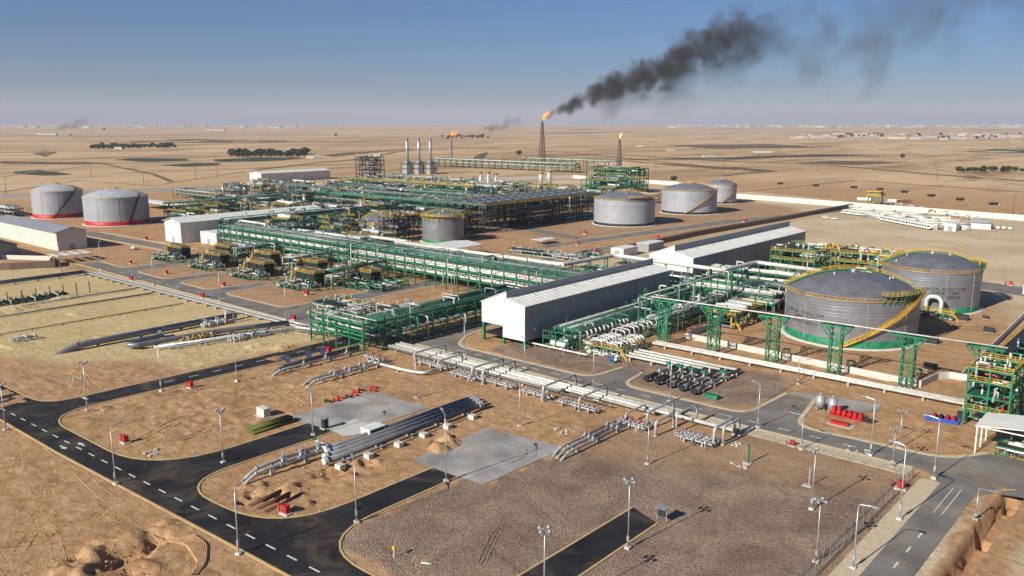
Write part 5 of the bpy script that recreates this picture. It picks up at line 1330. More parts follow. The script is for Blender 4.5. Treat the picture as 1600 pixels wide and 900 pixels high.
mb = MB(); mb.cyl((0,0,8.2), (0,0,8.35), 2.4, 12); rail(mb, [circ(2.3, 2*math.pi*i/8, 8.3) for i in range(9)], 1.1, .12, 2); mb.build('platform', YEL, dr, O0); mb = MB(); mb.bar((1.5,0,0), (1.5,0,9), .25); mb.tube([(0,-1.7,0),(0,-1.7,10),(0,0,10.3)], .2, 6); mb.build('riser', GALV, dr, O0); MB().cyl((0,0,0), (0,0,.8), 1.1, 10).build('skirt', CONC, dr, O0)
dps = []; tries = 0
while len(dps) < 30 and tries < 20000:
    tries += 1; x, y = gg.uniform(-730, -372), gg.uniform(275, 630)
    if (x < -560 and y < 345) or (x < -660 and y < 380) or (x > -405 and y > 360): continue
    if free(x-3, x+3, y-3, y+3) and all(math.hypot(x-a, y-b) > 9 for a, b in dps): dps.append((x, y))
dps.sort()
for i, (x, y) in enumerate(dps):
    o = dr if i == 0 else dup(dr, (x, y, 0)); o.location = (x, y, 0); o.scale = (1, 1, gg.uniform(.8, 1.7)); o['label'] = 'slim upright silver drum, %s from the left among the process modules' % ORD[i]; o['group'] = 'upright drums of the process area'
# ------------------------------------------------------------------ columns, stacks, flares
def column(px, py, h, r, lab, m=WPIPE, top=True):
    x, y = P(px, py); t = thing('process_column', lab, 'column', (x, y, 0), 'tall silver columns')
    mb = MB(); mb.cyl((0,0,0), (0,0,h), r, 20); mb.sph((0,0,h), r, 20, 6, .6); mb.build('vessel', m, t, O0)
    mb = MB(); 
    for z in (h*.99,):
        mb.cyl((0,0,z-.1), (0,0,z+.05), r+1.6, 16); rail(mb, [circ(r+1.5, 2*math.pi*i/12, z) for i in range(13)], 1.3, .22, 3)
    mb.build('platform', YEL, t, O0)
    mb = MB(); mb.bar((r+.4,0,0), (r+.4,0,h), .3); mb.tube([(0,-r-.4,0),(0,-r-.4,h+1.5),(0,0,h+2)], .3, 6); mb.build('riser', GALV, t, O0); return t
for (px, py, h, r), lab in zip(((751,303,22,1.9),(763,304,22.4,2.2),(775,304,21,1.8),(845,291,15.5,2.8),(858,291,17.5,3.2)),
    ('leftmost slim silver column of the trio in the middle', 'middle and thickest silver column of the trio', 'right and shortest silver column of the trio', 'squat silver column left of a similar wider one, near the perimeter', 'wider squat silver column just right of its twin')): column(px, py, h, r, lab, ALU)
def stack(px, py, h, lab):
    x, y = P(px, py); t = thing('exhaust_stack', lab, 'chimney', (x, y, 0), 'three exhaust stacks')
    MB().cyl((0,0,16), (0,0,h), 2.3, 18, 1.9).build("chimney", GALV, t, O0)
    mb = MB(); mb.box(-5,5,-5,5,0,13); mb.box(-3.6,3.6,-3.6,3.6,13,18); mb.build('heater_box', GALV, t, O0)
    mb = MB(); rail(mb, [(-5.5,-5.5,13),(5.5,-5.5,13),(5.5,5.5,13),(-5.5,5.5,13),(-5.5,-5.5,13)], 1.4, .25, 3)
    for z in (h-3, h-16): mb.cyl((0,0,z), (0,0,z+.3), 3.3, 16)
    mb.build('platform', DGREEN, t, O0)
    mb = MB(); 
    for s in (-1,1):
        for q in (-1,1): mb.bar((s*6.5,q*6.5,0),(s*6.5,q*6.5,16),.5)
        mb.bar((s*6.5,-6.5,8),(s*6.5,6.5,8),.5); mb.bar((-6.5,s*6.5,8),(6.5,s*6.5,8),.5); mb.bar((s*6.5,-6.5,0),(s*6.5,6.5,8),.35); mb.bar((s*6.5,-6.5,16),(s*6.5,6.5,16),.5); mb.bar((-6.5,s*6.5,16),(6.5,s*6.5,16),.5)
    mb.build('frame', DARK, t, O0)
for px, lab in ((637,'leftmost of the three tall grey exhaust stacks'),(655,'middle of the three tall grey exhaust stacks'),(673,'rightmost of the three tall grey exhaust stacks')): stack(px, 272, 50.5, lab)
FLAME = mat("flame_orange", (0.9,0.25,0.03), 0.9, emit=((1.0,0.13,0.012), 1.8)); FLAMEY = mat("flame_yellow", (1,0.6,0.1), 0.9, emit=((1.0,0.50,0.07), 2.4))
def flare(px, py, h, wb, lab, flame, seed, m=RUST, wt=1.0):
    x, y = P(px, py); t = thing('flare_stack', lab, 'flare', (x, y, 0), 'flare stacks'); mb = MB(); n = int(h/6)
    for k in range(n):
        z0, z1 = h*.96*k/n, h*.96*(k+1)/n; w0, w1 = wb+(wt-wb)*k/n, wb+(wt-wb)*(k+1)/n
        c0 = [(w0,w0),(-w0,w0),(-w0,-w0),(w0,-w0)]; c1 = [(w1,w1),(-w1,w1),(-w1,-w1),(w1,-w1)]
        for q in range(4):
            mb.bar((*c0[q],z0),(*c1[q],z1),.85); mb.bar((*c1[q],z1),(*c1[(q+1)%4],z1),.5); mb.bar((*c0[q],z0),(*c1[(q+1)%4],z1),.5)
    mb.build('lattice_mast', m, t, O0)
    MB().cyl((0,0,0),(0,0,h),.9,10).build('riser', GPIPE, t, O0); MB().cyl((0,0,h),(0,0,h+2.5),1.3,10).build('burner_tip', DARK, t, O0)
    g = random.Random(seed); L, up_, r0, mt = flame; N = 12
    for tng in range(5):
        rs = []; sx, sz, sr, sh = g.uniform(.6,1.1), g.uniform(.7,1.25), g.uniform(.5,.9), g.uniform(-.6,.6)
        for k in range(N+1):
            s = k/N; c = Vector((0,0,h+1.6)) + right*(L*s*sx) + Vector((0,0,1))*(up_*sz*(s**.8)+math.sin(s*7+tng)*r0*.25) + fwd*(sh*r0*s*1.5)
            rad = max(.05, r0*sr*(math.sin(min(1,s*1.15+.1)*math.pi)**.7 if s < .9 else .12)*(1+g.uniform(-.3,.3)))
            rs.append([c+right*(rad*math.cos(a)*.8)+Vector((0,0,1))*(rad*math.sin(a))+fwd*(rad*.3*math.cos(a)) if False else c + Vector((0,0,1))*(rad*math.sin(a)) + fwd*(rad*math.cos(a)) for a in [2*math.pi*i/9 for i in range(9)]])
        MB().rings(rs).build('flame', FLAMEY if (mt is FLAMEY) else FLAME, t, O0)
    return t
flare(847,252,74.6,4.6,'tall lattice flare with orange flame and black smoke, in the middle distance',(16,12,3.6,FLAME),1)
flare(967,262,46,3.0,'shorter flare with small yellow flame behind the grey tanks',(3,5,3.2,FLAMEY),2, m=BROWN)
flare(705,248,45,1.4,'distant flare with a wide orange flame right of the three stacks',(11,4,3.0,FLAME),3, m=GALV)
# ------------------------------------------------------------------ foreground pipeway and valve stations
def hz(x, y):
    X, Y = np.array([[x]], float), np.array([[y]], float)
    f = np.clip((np.hypot(X+350, Y-420)-700)/1200, 0, 1)
    return float((f*((vnoise(X, Y, 380, 5)-0.5)*9 + (vnoise(X, Y, 130, 6)-0.5)*3.5 - 5))[0, 0])
GR = 'pipes of the long foreground pipeway'
for i, (y, r, z, x0, x1, m, lb) in enumerate(((171.6,.52,1.35,-197,-95,ALU,'thick silver pipe with a dark blind end, farthest of the long pipeway'), (169.9,.46,1.3,-197,-80,WPIPE,'long pale pipe in the middle of the pipeway, ending by the red spools'),
      (168.5,.34,1.2,-197,-101,ALU,'slimmer silver pipe third from the road in the pipeway'), (167.3,.40,1.25,-197,-128,ALU,'silver pipe of the pipeway that stops at a dark cap half way'), (166.1,.22,1.05,-197,-112,GPIPE,'thin grey pipe along the near edge of the pipeway'))):
    pipeline('pipeline', lb, [(x0,y,z),(x1,y,z)], r, m, sup='sleeper' if i in (0, 3) else None, sp=8, supw=.8, caps=(-1,), grp=GR)
def valve_mb(mb, p, ax, r, wheel=True):
    p = Vector(p); a = Vector(ax)
    for s in (-1, 1): mb.cyl(p+a*(s*r*1.7), p+a*(s*r*1.35), r*1.55, 10)
    mb.cyl(p-a*r*1.35, p+a*r*1.35, r*1.15, 10, r*1.15)
    mb.cyl(p, p+Vector((0,0,r*2.6)), r*.75, 8); mb.cyl(p+Vector((0,0,r*2.6)), p+Vector((0,0,r*2.9)), r*1.1, 8)
    if wheel:
        mb.cyl(p+Vector((0,0,r*2.9)), p+Vector((0,0,r*4.6)), r*.16, 6); mb.cyl(p+Vector((0,0,r*4.5)), p+Vector((0,0,r*4.7)), r*1.2, 10)
def manifold(label, x, y, L, n, rows=2, r=.22, vm=GALV, hm=ALU, axis_='x', gap=1.5, cat='valve manifold', tie=True, redtop=False):
    t = thing('valve_manifold', label, cat, (x, y, 0), 'valve manifolds', 0 if axis_ == 'x' else R(90))
    for j in range(rows):
        yy = -j*gap; z = .95
        mb = MB(); mb.cyl((-L/2, yy, z), (L/2, yy, z), r, 12); 
        for e in (-1, 1): mb.cyl((e*L/2, yy, z), (e*(L/2+.12), yy, z), r*1.6, 12)
        mb.build('header_pipe', hm, t, O0)
        for k in range(n):
            mb = MB(); valve_mb(mb, (-L/2+L*(k+.5)/n, yy, z), (1, 0, 0), r*.95, k % 2 == 0); mb.build('valve', RED if (redtop and j == 0) else vm, t, O0)
        for k in range(max(2, int(L/4))): xx = -L/2+L*(k+.5)/max(2, int(L/4)); MB().box(xx-.2, xx+.2, yy-.4, yy+.4, 0, z-r).build('sleeper', CONC, t, O0)
    if tie:
        for k in range(3):
            xx = -L/2+L*(k+.5)/3+.3; MB().tube(fil([(xx, .9+rows*.2, .9), (xx, 0, .9) if False else (xx, .2, 1.6), (xx, -gap*(rows-1), 1.6), (xx, -gap*(rows-1)-.9, 1.6), (xx, -gap*(rows-1)-.9, .2)], .4, 3), r*.5, 7).build('cross_pipe', WPIPE, t, O0)
    return t
manifold('valve manifold at the left end of the silver pipeway, below the green rack', -172, 163.5, 13, 9, 2)
manifold('twin-header valve manifold second from the left under the silver pipeway', -157.5, 163.2, 10, 8, 3)
manifold('valve manifold third from the left, right of the twin grey hoops', -146, 162.8, 12, 9, 2)
manifold('valve manifold in front of the red and white valve heads', -132, 162.5, 10, 8, 2)
manifold('valve manifold below the last thick silver pipe end', -118.5, 162, 12, 9, 2)
manifold('short manifold with red valve tops and green frame near the pale stub pipes', -101, 161, 8, 7, 3, redtop=True)
manifold('silver valve manifold at the right end of the pipeway, by a tall hoop', -85, 162.2, 9, 8, 3)
manifold('valve manifold on the orange ground under the nearest rack, red tops', -190, 157, 9, 7, 2, redtop=True)
def hoop(label, x, ya, yb, h, r, m=ALU, dx=0):
    t = thing('pipe_hoop', label, 'pipe hoop', (x, ya, 0), 'hoops over the pipeway')
    MB().tube(fil([(0, 0, 0), (0, 0, h), (dx, yb-ya, h), (dx, yb-ya, 0)], 1.0, 5), r, 10).build('pipe', m, t, O0)
    mb = MB()
    for p in ((0, 0), (dx, yb-ya)): mb.cyl((*p, -.05), (*p, .25), r*1.8, 10)
    mb.build('flange', GALV, t, O0); return t
for i, (x, ya, yb, h, r, lb) in enumerate(((-178,161,174,3.6,.3,'grey hoop over the left end of the pipeway'), (-167,160,170,3.4,.28,'low grey hoop that feeds the white pipe on the sand'), (-154.5,161,174,3.6,.3,'left one of the twin grey hoops over the pipeway'), (-150,160.5,174,3.8,.3,'right one of the twin grey hoops over the pipeway'),
        (-128.5,160,174,4,.3,'tall grey hoop near the dark pipe end cap'), (-117,160,172,3.6,.26,'thin hoop crossing beside the silver manifolds'), (-103.5,160,169,2.6,.24,'small low hoop just right of the last long manifold'), (-97.5,160,172,4.2,.28,'upright hoop behind the red valve tops'), (-94,158,166,3.4,.3,'hoop right of the red-topped manifold'), (-91.5,163,172.5,4.4,.24,'thin tall hoop near the thick pipe blind end'), (-81,161,170.5,4.2,.34,'thick hoop at the right end of the pipeway'), (-79.8,163,170.8,4.2,.28,'second hoop at the right end, behind the thick one'))):
    hoop(lb, x, ya, yb, h, r)
pipeline('pipeline', 'white elbow pipe lying on the sand from the red valves to the pipeway', [(-188.5,152.5,.9),(-172,153.6,.9),(-167.5,155,.9),(-167.2,160,.9)], .42, WPIPE, sup='sleeper', sp=7, grp='sand pipes')
# pipes diving into the ground
def stub(label, x, y0, y1, r, m, z=1.1, sup='sleeper', dive=4.0, sp=6, grp='stub pipes that dive into the ground', valves=0, dx=0):
    t = pipeline('buried_pipeline_end', label, [(x-dx, y0-dive, -1.2), (x-dx*.4, y0, z), (x, y1, z)], r, m, sup=sup, sp=sp, bend=3, grp=grp, supw=r*1.6, joints=True)
    for k in range(valves):
        mb = MB(); valve_mb(mb, (dx*.6+ (0), 4+dive+ (y1-y0)*(k+.6)/max(1, valves)*.8, z), (0, 1, 0), r*1.05); mb.build('valve', GALV, t, O0)
    return t
stub('thick dark pipe lying on the sand left of the nearest rack', -202.5, 132, 160, .62, GPIPE, 1.3)
stub('long pale pipe bending into the sand at left, beside the thick dark one', -199.6, 129, 158, .36, ALU, 1.2, valves=3)
stub('left thin pipe of the pair that dives in by the grey concrete pad', -186.5, 130, 156, .3, ALU, valves=4)
stub('right pipe of the pair that dives in by the grey concrete pad', -184, 129.5, 156, .34, ALU, valves=4)
for k, lb in enumerate(('left', 'middle', 'right')): stub(lb + ' one of three white pipes that dive in beside the larger pad', -104.6+k*1.5, 136-k*.6, 158, .27, ALU, valves=2, grp='three white stub pipes')
stub('upper of two pale pipes curving down near the small excavation', -143.6, 86, 103, .33, ALU, 1.5, valves=3, grp='curved pipes by the excavation')
stub('lower of two pale pipes curving down near the small excavation', -141.4, 84.5, 101, .35, ALU, 1.5, valves=3, grp='curved pipes by the excavation')
# pig launcher barrels
for i, (x, y0, y1, r, lb) in enumerate(((-141.8,103,146.5,.5,'farthest of four long dark pipes between the two pads'), (-140.1,102,146,.5,'second of four long dark pipes between the two pads'), (-138.2,100,145,.62,'third long dark pipe, with a big white end flange'), (-136.3,98.5,144,.62,'nearest of the four long dark pipes, with a big white end flange'))):
    t = pipeline('long_pipeline', lb, [(x, y0, 1.35), (x, y1, 1.35)], r, GPIPE, sup='sleeper', sp=9, n=16, grp='four long dark pipes')
    mb = MB(); mb.cyl((0,-.5,1.35), (0,-.1,1.35), r*1.5, 16); mb.cyl((0,-.95,1.35), (0,-.5,1.35), r*1.25, 16); mb.build('end_flange', GALV, t, O0)
    MB().cyl((0,-1.02,1.35), (0,-.955,1.35), r*1.1, 16).build('end_cover', WHITE, t, O0)
    mb = MB(); L = y1-y0; mb.cyl((0,L,1.35), (0,L+.4,1.35), r*1.5, 14); mb.cyl((0,L+.9,1.35), (0,L+1.3,1.35), r*1.5, 14); mb.cyl((0,L+.4,1.35), (0,L+.9,1.35), r*1.1, 14); mb.build('far_flange', GALV, t, O0)
for j in range(2): pipeline('pipeline', ['upper', 'lower'][j] + ' short white pipe joining the pale valves to the long dark pipes', [(-147+j*1.8,103.5-j*1.2,1.3),(-142.3,103.6-j*1.2,1.3)], .26, WPIPE, sup=None, grp='short joining pipes')
blk = MB().box(-.9,.9,-.7,.7,-.05,1.0).build('concrete_block', CONCW, None, O0); k = 0
for y in (99.5, 107, 115.5, 123, 130.5, 139):
    o = blk if k == 0 else blk.copy()
    if k: COL.objects.link(o)
    o.location = (-133.4+.02*k, y, 0); tag(o, 'white concrete block beside the long dark pipes, %s from the excavation' % ORD[k], 'concrete block', 'white concrete blocks'); k += 1
pipeline('pipeline', 'thin dark pipe with white joints along the concrete blocks', [(-134.6,100,.8),(-134.6,142,.8)], .2, GPIPE, sup=None, grp='thin pipe by the blocks')
# launchers across the road
for i in range(5):
    x = -117.3+i*3.9; y0 = 191.5-i*.4; L = 19 if i < 4 else 26
    t = pipeline('pig_launcher', '%s dark capped pipe barrel from the left beyond the grey road' % ORD[i], [(x, y0, 1.2), (x, y0+L, 1.2)], .42, GPIPE, sup='sleeper', sp=6, n=14, grp='dark launcher barrels')
    mb = MB(); mb.cyl((0,-.2,1.2), (0,5,1.2), .62, 14); mb.build('barrel', DARK if i < 2 else GPIPE, t, O0); mb = MB(); mb.cyl((0,-.5,1.2), (0,-.2,1.2), .85, 14); mb.build('closure_door', BLACK, t, O0)
    mb = MB(); valve_mb(mb, (0, L*.62, 1.2), (0,1,0), .42, False); valve_mb(mb, (0, L*.35, 1.2), (0,1,0), .36, False); mb.build('valve', GALV, t, O0)
    mb = MB(); mb.box(-.55,.55,L*.62-.5,L*.62+.5,2.35,3.2); mb.cyl((-.9,L*.62,2.8),(.9,L*.62,2.8),.35,10); mb.build('actuator', GREEN, t, O0)
for i in range(4):
    y = 206.5+i*2.6; pipeline('pipeline', '%s of four white pipes from the manifold platform to the dark barrels' % ['nearest', 'second nearest', 'third', 'farthest'][i], [(-136,y,1.4),(-113.4+i*3.9,y,1.4)], .36, WPIPE, sup='sleeper', sp=6, grp='four white pipes')
pipeline('pipeline', 'long white pipe on posts along the front of the first hall racks', [(-167,200.5,1.2),(-166.5,199.5,1.2),(-143.5,199.5,1.2),(-143.5,203,1.2)], .3, WPIPE, sup='post', sp=5, supm=GALV)
pipeline('loop_pipe', 'white inverted U pipe standing against the second water tank', [(-83.5,330.5,0),(-83.5,330.5,7.2),(-78.2,330,7.2),(-78.2,330,0)], .75, WPIPE, sup=None, n=14, joints=False, bend=2.6)
module('green valve frame at the foot of the white loop pipe', -85, -73, 325.5, 329.5, [2.2], 14, 0, GREEN, True, 91, bay=3, cw=.2, rr=(.1,.25), top=False)
# big lines of the yellow field
def bigbend(*a, **k): return pipeline(*a, **k)
pipeline('buried_trunk_line', 'very thick grey pipeline rising out of the orange soil at left', [(-270,92,-2.5),(-270,102,1.6),(-270,158,1.6)], 1.05, TANK, sup='sleeper', sp=14, n=18, bend=6, supw=1.2)
pipeline('trunk_bend', 'thick grey U-shaped pipe bend lying beside the very thick pipeline', [(-267,128,1.5),(-262.5,127,1.5),(-259.5,113,1.5),(-256,115,1.5),(-254,140,1.5),(-246,164,1.5)], .85, TANK, sup='sleeper', sp=12, n=16, bend=6, supw=1.0)
t = pipeline('field_pipeline', 'long silver pipe towards the nearest rack, with valves along it', [(-251,118,1.1),(-240,163,1.1),(-226,166,1.1)], .5, ALU, sup='sleeper', sp=8, n=12)
pipeline('field_pipeline', 'thinner dark pipe running beside the silver field pipe', [(-248.5,120,.9),(-237.5,161,.9),(-226,163.5,.9)], .3, GPIPE, sup='sleeper', sp=8, n=10)
manifold('yellow and grey valve cluster on the thick field bend', -256, 134, 12, 7, 3, r=.3, axis_='y', vm=YEL)
manifold('white valve group on the very thick field pipeline', -268, 148, 9, 4, 2, r=.4, axis_='y', vm=WPIPE)
manifold('silver valve group where the field pipes meet the nearest rack', -243, 146, 14, 8, 2, r=.3, axis_='y')
hoop('white hooked vent pipe beside the very thick field pipeline', -266.5, 152, 155, 4.2, .35, WPIPE)
for i, (x, y0, y1, lb) in enumerate(((-352,96,160,'upper small grey pipe crossing the yellow field'), (-337,92,160,'second small pipe crossing the yellow field'), (-308,88,158,'third small brown pipe across the yellow field, nearest the big one'))):
    pipeline('small_pipeline', lb, [(x, y0, .6), (x, y1, .6)], .3 if i < 2 else .18, [ALU, GPIPE, RUST][i], sup='sleeper', sp=10, n=8, supm=CONC, grp='small field pipes')
for i, dy in enumerate((0, 2.2, 4.2)):
    pipeline('edge_pipeline', '%s pipe on low sleepers along the edge of the yellow field' % ['nearest', 'middle', 'farthest'][i], [(-408, 161.5+dy*.6, .9), (-252, 164.2+dy*.6, .9), (-240, 164.5+dy*.6, .9)], [.3,.3,.25][i], [ALU, GPIPE, ALU][i], sup='sleeper' if i == 0 else None, sp=7, n=8, supw=1.6, grp='field edge pipes')
for i, dx in enumerate((0, 3, 5.5)):
    pipeline('edge_pipeline', '%s pipe of the far left track behind the yellow field' % ['nearest', 'middle', 'farthest'][i], [(-404-dx, 80, 1.3), (-404-dx, 162, 1.3)], .35, GPIPE, sup='sleeper', sp=9, n=8, supw=.8, grp='far left track pipes')
manifold('green and yellow scraper station on the yellow field', -362, 122, 26, 12, 3, r=.4, axis_='y', vm=DGREEN, hm=GPIPE)
for k in range(8):
    o = MB().bar((0,0,0),(0,0,5.0),.3).build('steel_post', DGREEN, None, O0) if k == 0 else o.copy()
    if k: COL.objects.link(o)
    o.location = (-360.5, 108+k*5.2, 0); tag(o, 'dark green steel post at the scraper station, %s from the left' % ORD[k], 'post', 'posts of the scraper station')
manifold('small isolated valve set near the left edge of the yellow field', -296, 96, 8, 4, 2, r=.25, axis_='y')

# ------------------------------------------------------------------ lamp posts
def mast(kind, h):
    t = thing('floodlight_mast' if kind == 'flood' else 'street_lamp', 'lamp', 'light mast' if kind == 'flood' else 'street lamp')
    mb = MB(); mb.cyl((0,0,.3), (0,0,h), .13, 8, .08); mb.build('pole', GALV, t, O0)
    MB().box(-.45,.45,-.45,.45,-.1,.35).build('base', CONCW, t, O0)
    mb = MB(); mb.box(-.22,.22,-.16,.16,1.3,2.2); mb.build('junction_box', GALV, t, O0)
    if kind == 'flood':
        mb = MB(); mb.bar((-.9,0,h),(.9,0,h),.1); mb.bar((0,-.9,h),(0,.9,h),.1); mb.build('cross_arm', GALV, t, O0)
        for a in range(4):
            c = Vector((.85*math.cos(a*math.pi/2), .85*math.sin(a*math.pi/2), h+.05)); d = Vector((math.cos(a*math.pi/2), math.sin(a*math.pi/2), -.7)).normalized()
            MB().cyl(c-d*.2, c+d*.25, .2, 10, .3).build('lamp_head', LAMPG, t, O0)
    else:
        mb = MB(); mb.tube(fil([(0,0,h-.3),(0,0,h+.5),(2.1,0,h+.75)], .6, 4), .07, 6); mb.build('arm', GALV, t, O0)
        mb = MB(); mb.box(1.9,3.0,-.2,.2,h+.66,h+.86); mb.build('lamp_head', LAMPG, t, O0)
    return t
def hpole(bx, by, ty):
    X, Y = P(bx, by); lo, hi = 0, 60
    for _ in range(40):
        m = (lo+hi)/2; a = X*_fw[0]+Y*_fw[1]+(m-CAMH)*_fw[2]; b = X*_up[0]+Y*_up[1]+(m-CAMH)*_up[2]
        if 450-FPX*b/a > ty: lo = m
        else: hi = m
    return lo
fl, stt = mast('flood', 11.5), mast('street', 9.5); used = set()
for kind, bx, by, ty, rz, lb in (
  ('f',9,672,598,0,'at the left edge, beside the road outer kerb'), ('f',137,641,563,0,'at the corner where two black roads meet'), ('s',252,611,540,-60,'on the kerb of the upper black road, near the thick field pipes'), ('s',370,596,517,-60,'on the upper black road, right of the red cabinet'),
  ('s',181,757,668,110,'on the outer kerb of the black road, near the painted arrows'), ('f',349,723,637,0,'at the kerb of the upper stub road'), ('s',373,866,762,110,'on the outer kerb in front of the small excavation'), ('s',489,680,609,150,'at the lower left corner of the grey pad'),
  ('s',650,622,556,150,'on bare sand between the grey pad and the pipeway'), ('s',557,817,722,150,'at the rounded gravel corner of the middle stub road'), ('s',697,753,640,150,'where the middle stub road meets the larger pad'), ('s',812,666,600,150,'on the brown sand right of the four long dark pipes'),
  ('f',1012,725,655,0,'below the red-topped manifold'), ('f',981,857,747,0,'beside the lowest short black road'), ('f',850,962,822,0,'rising from the bottom edge left of the lowest black road'), ('f',1268,796,700,0,'in the middle of the gravel field, upper one'), ('f',1275,878,778,0,'in the gravel field, lower one'),
  ('s',1333,888,788,0,'by the fence with its arm over the gravel, near the bottom'), ('s',1405,812,690,180,'at the inner fence above the right road'), ('s',1459,748,655,180,'at the corner where the right road begins'), ('f',1394,730,668,0,'at the fence corner near the red cabinet'), ('s',1360,712,625,180,'on the verge of the grey road, near the red pump spread'),
  ('s',1524,812,765,0,'short one on the sand right of the right road'), ('s',1252,702,650,180,'tilted-looking one on the verge next to the red hydrant frame'), ('s',927,608,540,150,'on the road verge in front of the manifold platform'), ('s',1047,628,556,150,'on the road verge in front of the dark barrels'), ('s',1184,668,602,150,'on the road verge by the second side road'),
  ('s',726,555,500,150,'on the verge left of the first hall'), ('s',820,575,530,150,'beside the right leg of the first hall'), ('s',642,535,470,150,'in front of the shaded pipe rack'), ('s',158,422,372,0,'beside the long cream shed'), ('s',95,425,378,0,'in front of the brown site wall'), ('s',240,446,400,0,'at the first side road of the heater skids'), ('s',447,500,440,0,'at the bend of the grey road'),
  ('s',344,470,425,0,'beside the second side road of the heater skids'), ('s',1247,600,560,0,'on the sand below the white sleeper pipes'), ('f',1405,700,640,0,'between the verge and the blue container'), ('s',1035,540,505,0,'next to the leftmost lattice tower')):
    pro = fl if kind == 'f' else stt; base = 11.5 if kind == 'f' else 9.5; x, y = P(bx, by); h = max(6.0, min(14, hpole(bx, by, ty))); s = h/(base+.5)
    if pro.name not in used: used.add(pro.name); o = pro; dup_src = None
    else: o = dup(pro, (x, y, 0))
    o.location = (x, y, 0); o.rotation_euler = (0, 0, R(rz)); o.scale = (1, 1, s); o['label'] = ('floodlight mast ' if kind == 'f' else 'street lamp ') + lb; o['group'] = 'floodlight masts' if kind == 'f' else 'street lamps'
# ------------------------------------------------------------------ red hydrant cabinets and small things
def cabinet():
    t = thing('fire_cabinet', 'red', 'fire cabinet'); mb = MB(); mb.box(-.6,.6,-.4,.4,.25,1.6); mb.build('cabinet', RED, t, O0); MB().box(-.95,.95,-.7,.7,-.05,.25).build('plinth', CONCW, t, O0)
    mb = MB(); mb.cyl((-1.7,0,0),(-1.7,0,1.2),.14,8); mb.cyl((-2.0,0,.8),(-1.4,0,.8),.12,8); mb.sph((-1.7,0,1.25),.2,8,5); mb.build('hydrant', RED, t, O0)
    MB().box(-.52,.52,-.45,-.405,.4,1.5).build('door', RED, t, O0); MB().box(.36,.42,-.5,-.455,.9,1.2).build('handle', GALV, t, O0); return t
cb = cabinet(); k = 0
for px, py, s, lb in ((196,692,1.15,'standing alone on orange sand inside the road loop'), (298,606,1.1,'by the kerb of the upper black road'), (447,803,1.1,'between the excavation and the rounded kerb'), (1407,764,1.1,'at the fence corner of the gravel field'), (514,552,1.2,'beside the dark navy boards at the nearest rack'), (460,500,1.1,'near the bend of the grey road'),
   (480,461,1.2,'in front of the rightmost heater skid'), (317,465,1.1,'on the verge halfway along the yellow field'), (206,438,1.1,'at the upper corner of the yellow field'), (205,412,1.1,'across the road from the cream shed'), (261,428,1.1,'on the first orange traffic island'), (350,447,1.1,'on the second orange traffic island'),
   (229,375,1.3,'near the front corner of the long white shed'), (810,356,1.5,'beside the service road at the dark cooler bank'), (914,366,1.5,'on the verge below the front grey tank'), (1028,373,1.3,'near the white hut'), (1163,347,1.5,'on the service road right of the grey tanks'), (1579,446,1.2,'on the road right of the second water tank'), (1238,697,.8,'inside the small verge bay near the red frame'), (902,382,1.2,'on orange sand left of the white huts'), (875,600,.9,'on the verge beside the pipeway, next to a dark cap'), (933,625,.9,'on the verge below the side road mouth')):
    x, y = P(px, py); o = cb if k == 0 else dup(cb, (x, y, 0)); o.location = (x, y, 0); o.scale = (s, s, s); o.rotation_euler = (0, 0, R(rnd.uniform(-10, 10))); k += 1
    o['label'] = 'red fire cabinet ' + lb; o['group'] = 'red fire cabinets'
for i, (px, py) in enumerate(((450,571),(483,564),(505,558))):
    x, y = P(px, py); t = thing('notice_board', 'navy notice board on a post, %s of three left of the nearest rack' % ['left one', 'middle one', 'right one'][i], 'notice board', (x, y, 0), 'navy boards', R(25))
    MB().box(-.9,.9,-.06,.06,.9,3.1).build('panel', NAVY, t, O0)
    for s in (-.7, .7): MB().bar((s,.12,0),(s,.12,2.9),.1).build('post', GALV, t, O0)
def at(px, py, z=0): return (*P(px, py), z)
t = thing('pipe_stack', 'stack of olive green pipes with rusty ends beside the upper stub road', 'pipe stack', at(424,668), None, 0)
mb = MB(); L = 11
for r_, z in ((-1.5,.4),(-.7,.4),(.1,.4),(.9,.4),(-1.1,1.1),(-.3,1.1),(.5,1.1)): mb = MB(); mb.cyl((r_,-L/2,z),(r_,L/2,z),.4,10); mb.build('steel_pipe', OLIVE, t, O0)
t = thing('concrete_ramp_block', 'cream wedge-shaped block standing on the sand above the olive pipes', 'concrete block', at(412,650), None)
MB().prism([(-1.6,-.9),(1.6,-.9),(1.6,.9),(-1.6,.9)],0,2.2).build('block', CREAM, t, O0); MB().box(-2.2,2.2,-1.3,1.3,-.05,.14).build('base', CONC, t, O0)
t = thing('red_spool_pile', 'row of dark and red pipe spools lying at the edge of the grey pad', 'pipe spools', at(565,622,.08), None)
g = random.Random(3)
for k in range(9): 
    x, y = -3+g.uniform(-1.5,1.5), -8+k*1.9; mb = MB(); mb.cyl((x-.6,y,.35),(x+.9,y+.5,.35),.3,9); mb.cyl((x-.75,y-.05,.35),(x-.6,y,.35),.45,9); mb.build('spool', RED if k % 3 else DARK, t, O0)
t = thing('site_cabin', 'small white box cabin with dark open end at the edge of the white apron', 'cabin', at(583,682,.12), None); MB().box(-1.6,1.6,-2.2,2.2,0,2.3).build('body', WHITE, t, O0); MB().box(1.61,1.66,-1.9,1.9,.2,2.1).build('opening', DARK, t, O0); MB().box(-1.75,1.75,-2.35,2.35,2.3,2.42).build('roof', ROOFW, t, O0)
t = thing('control_kiosk', 'dark control kiosk by the lamp at the lower corner of the grey pad', 'kiosk', at(508,670), None); MB().box(-.6,.6,-.6,.6,.3,2.6).build('casing', DARK, t, O0); MB().box(-.8,.8,-.8,.8,2.6,2.7).build('roof', GALV, t, O0); MB().box(-.9,.9,-.9,.9,-.05,.3).build('plinth', CONC, t, O0)
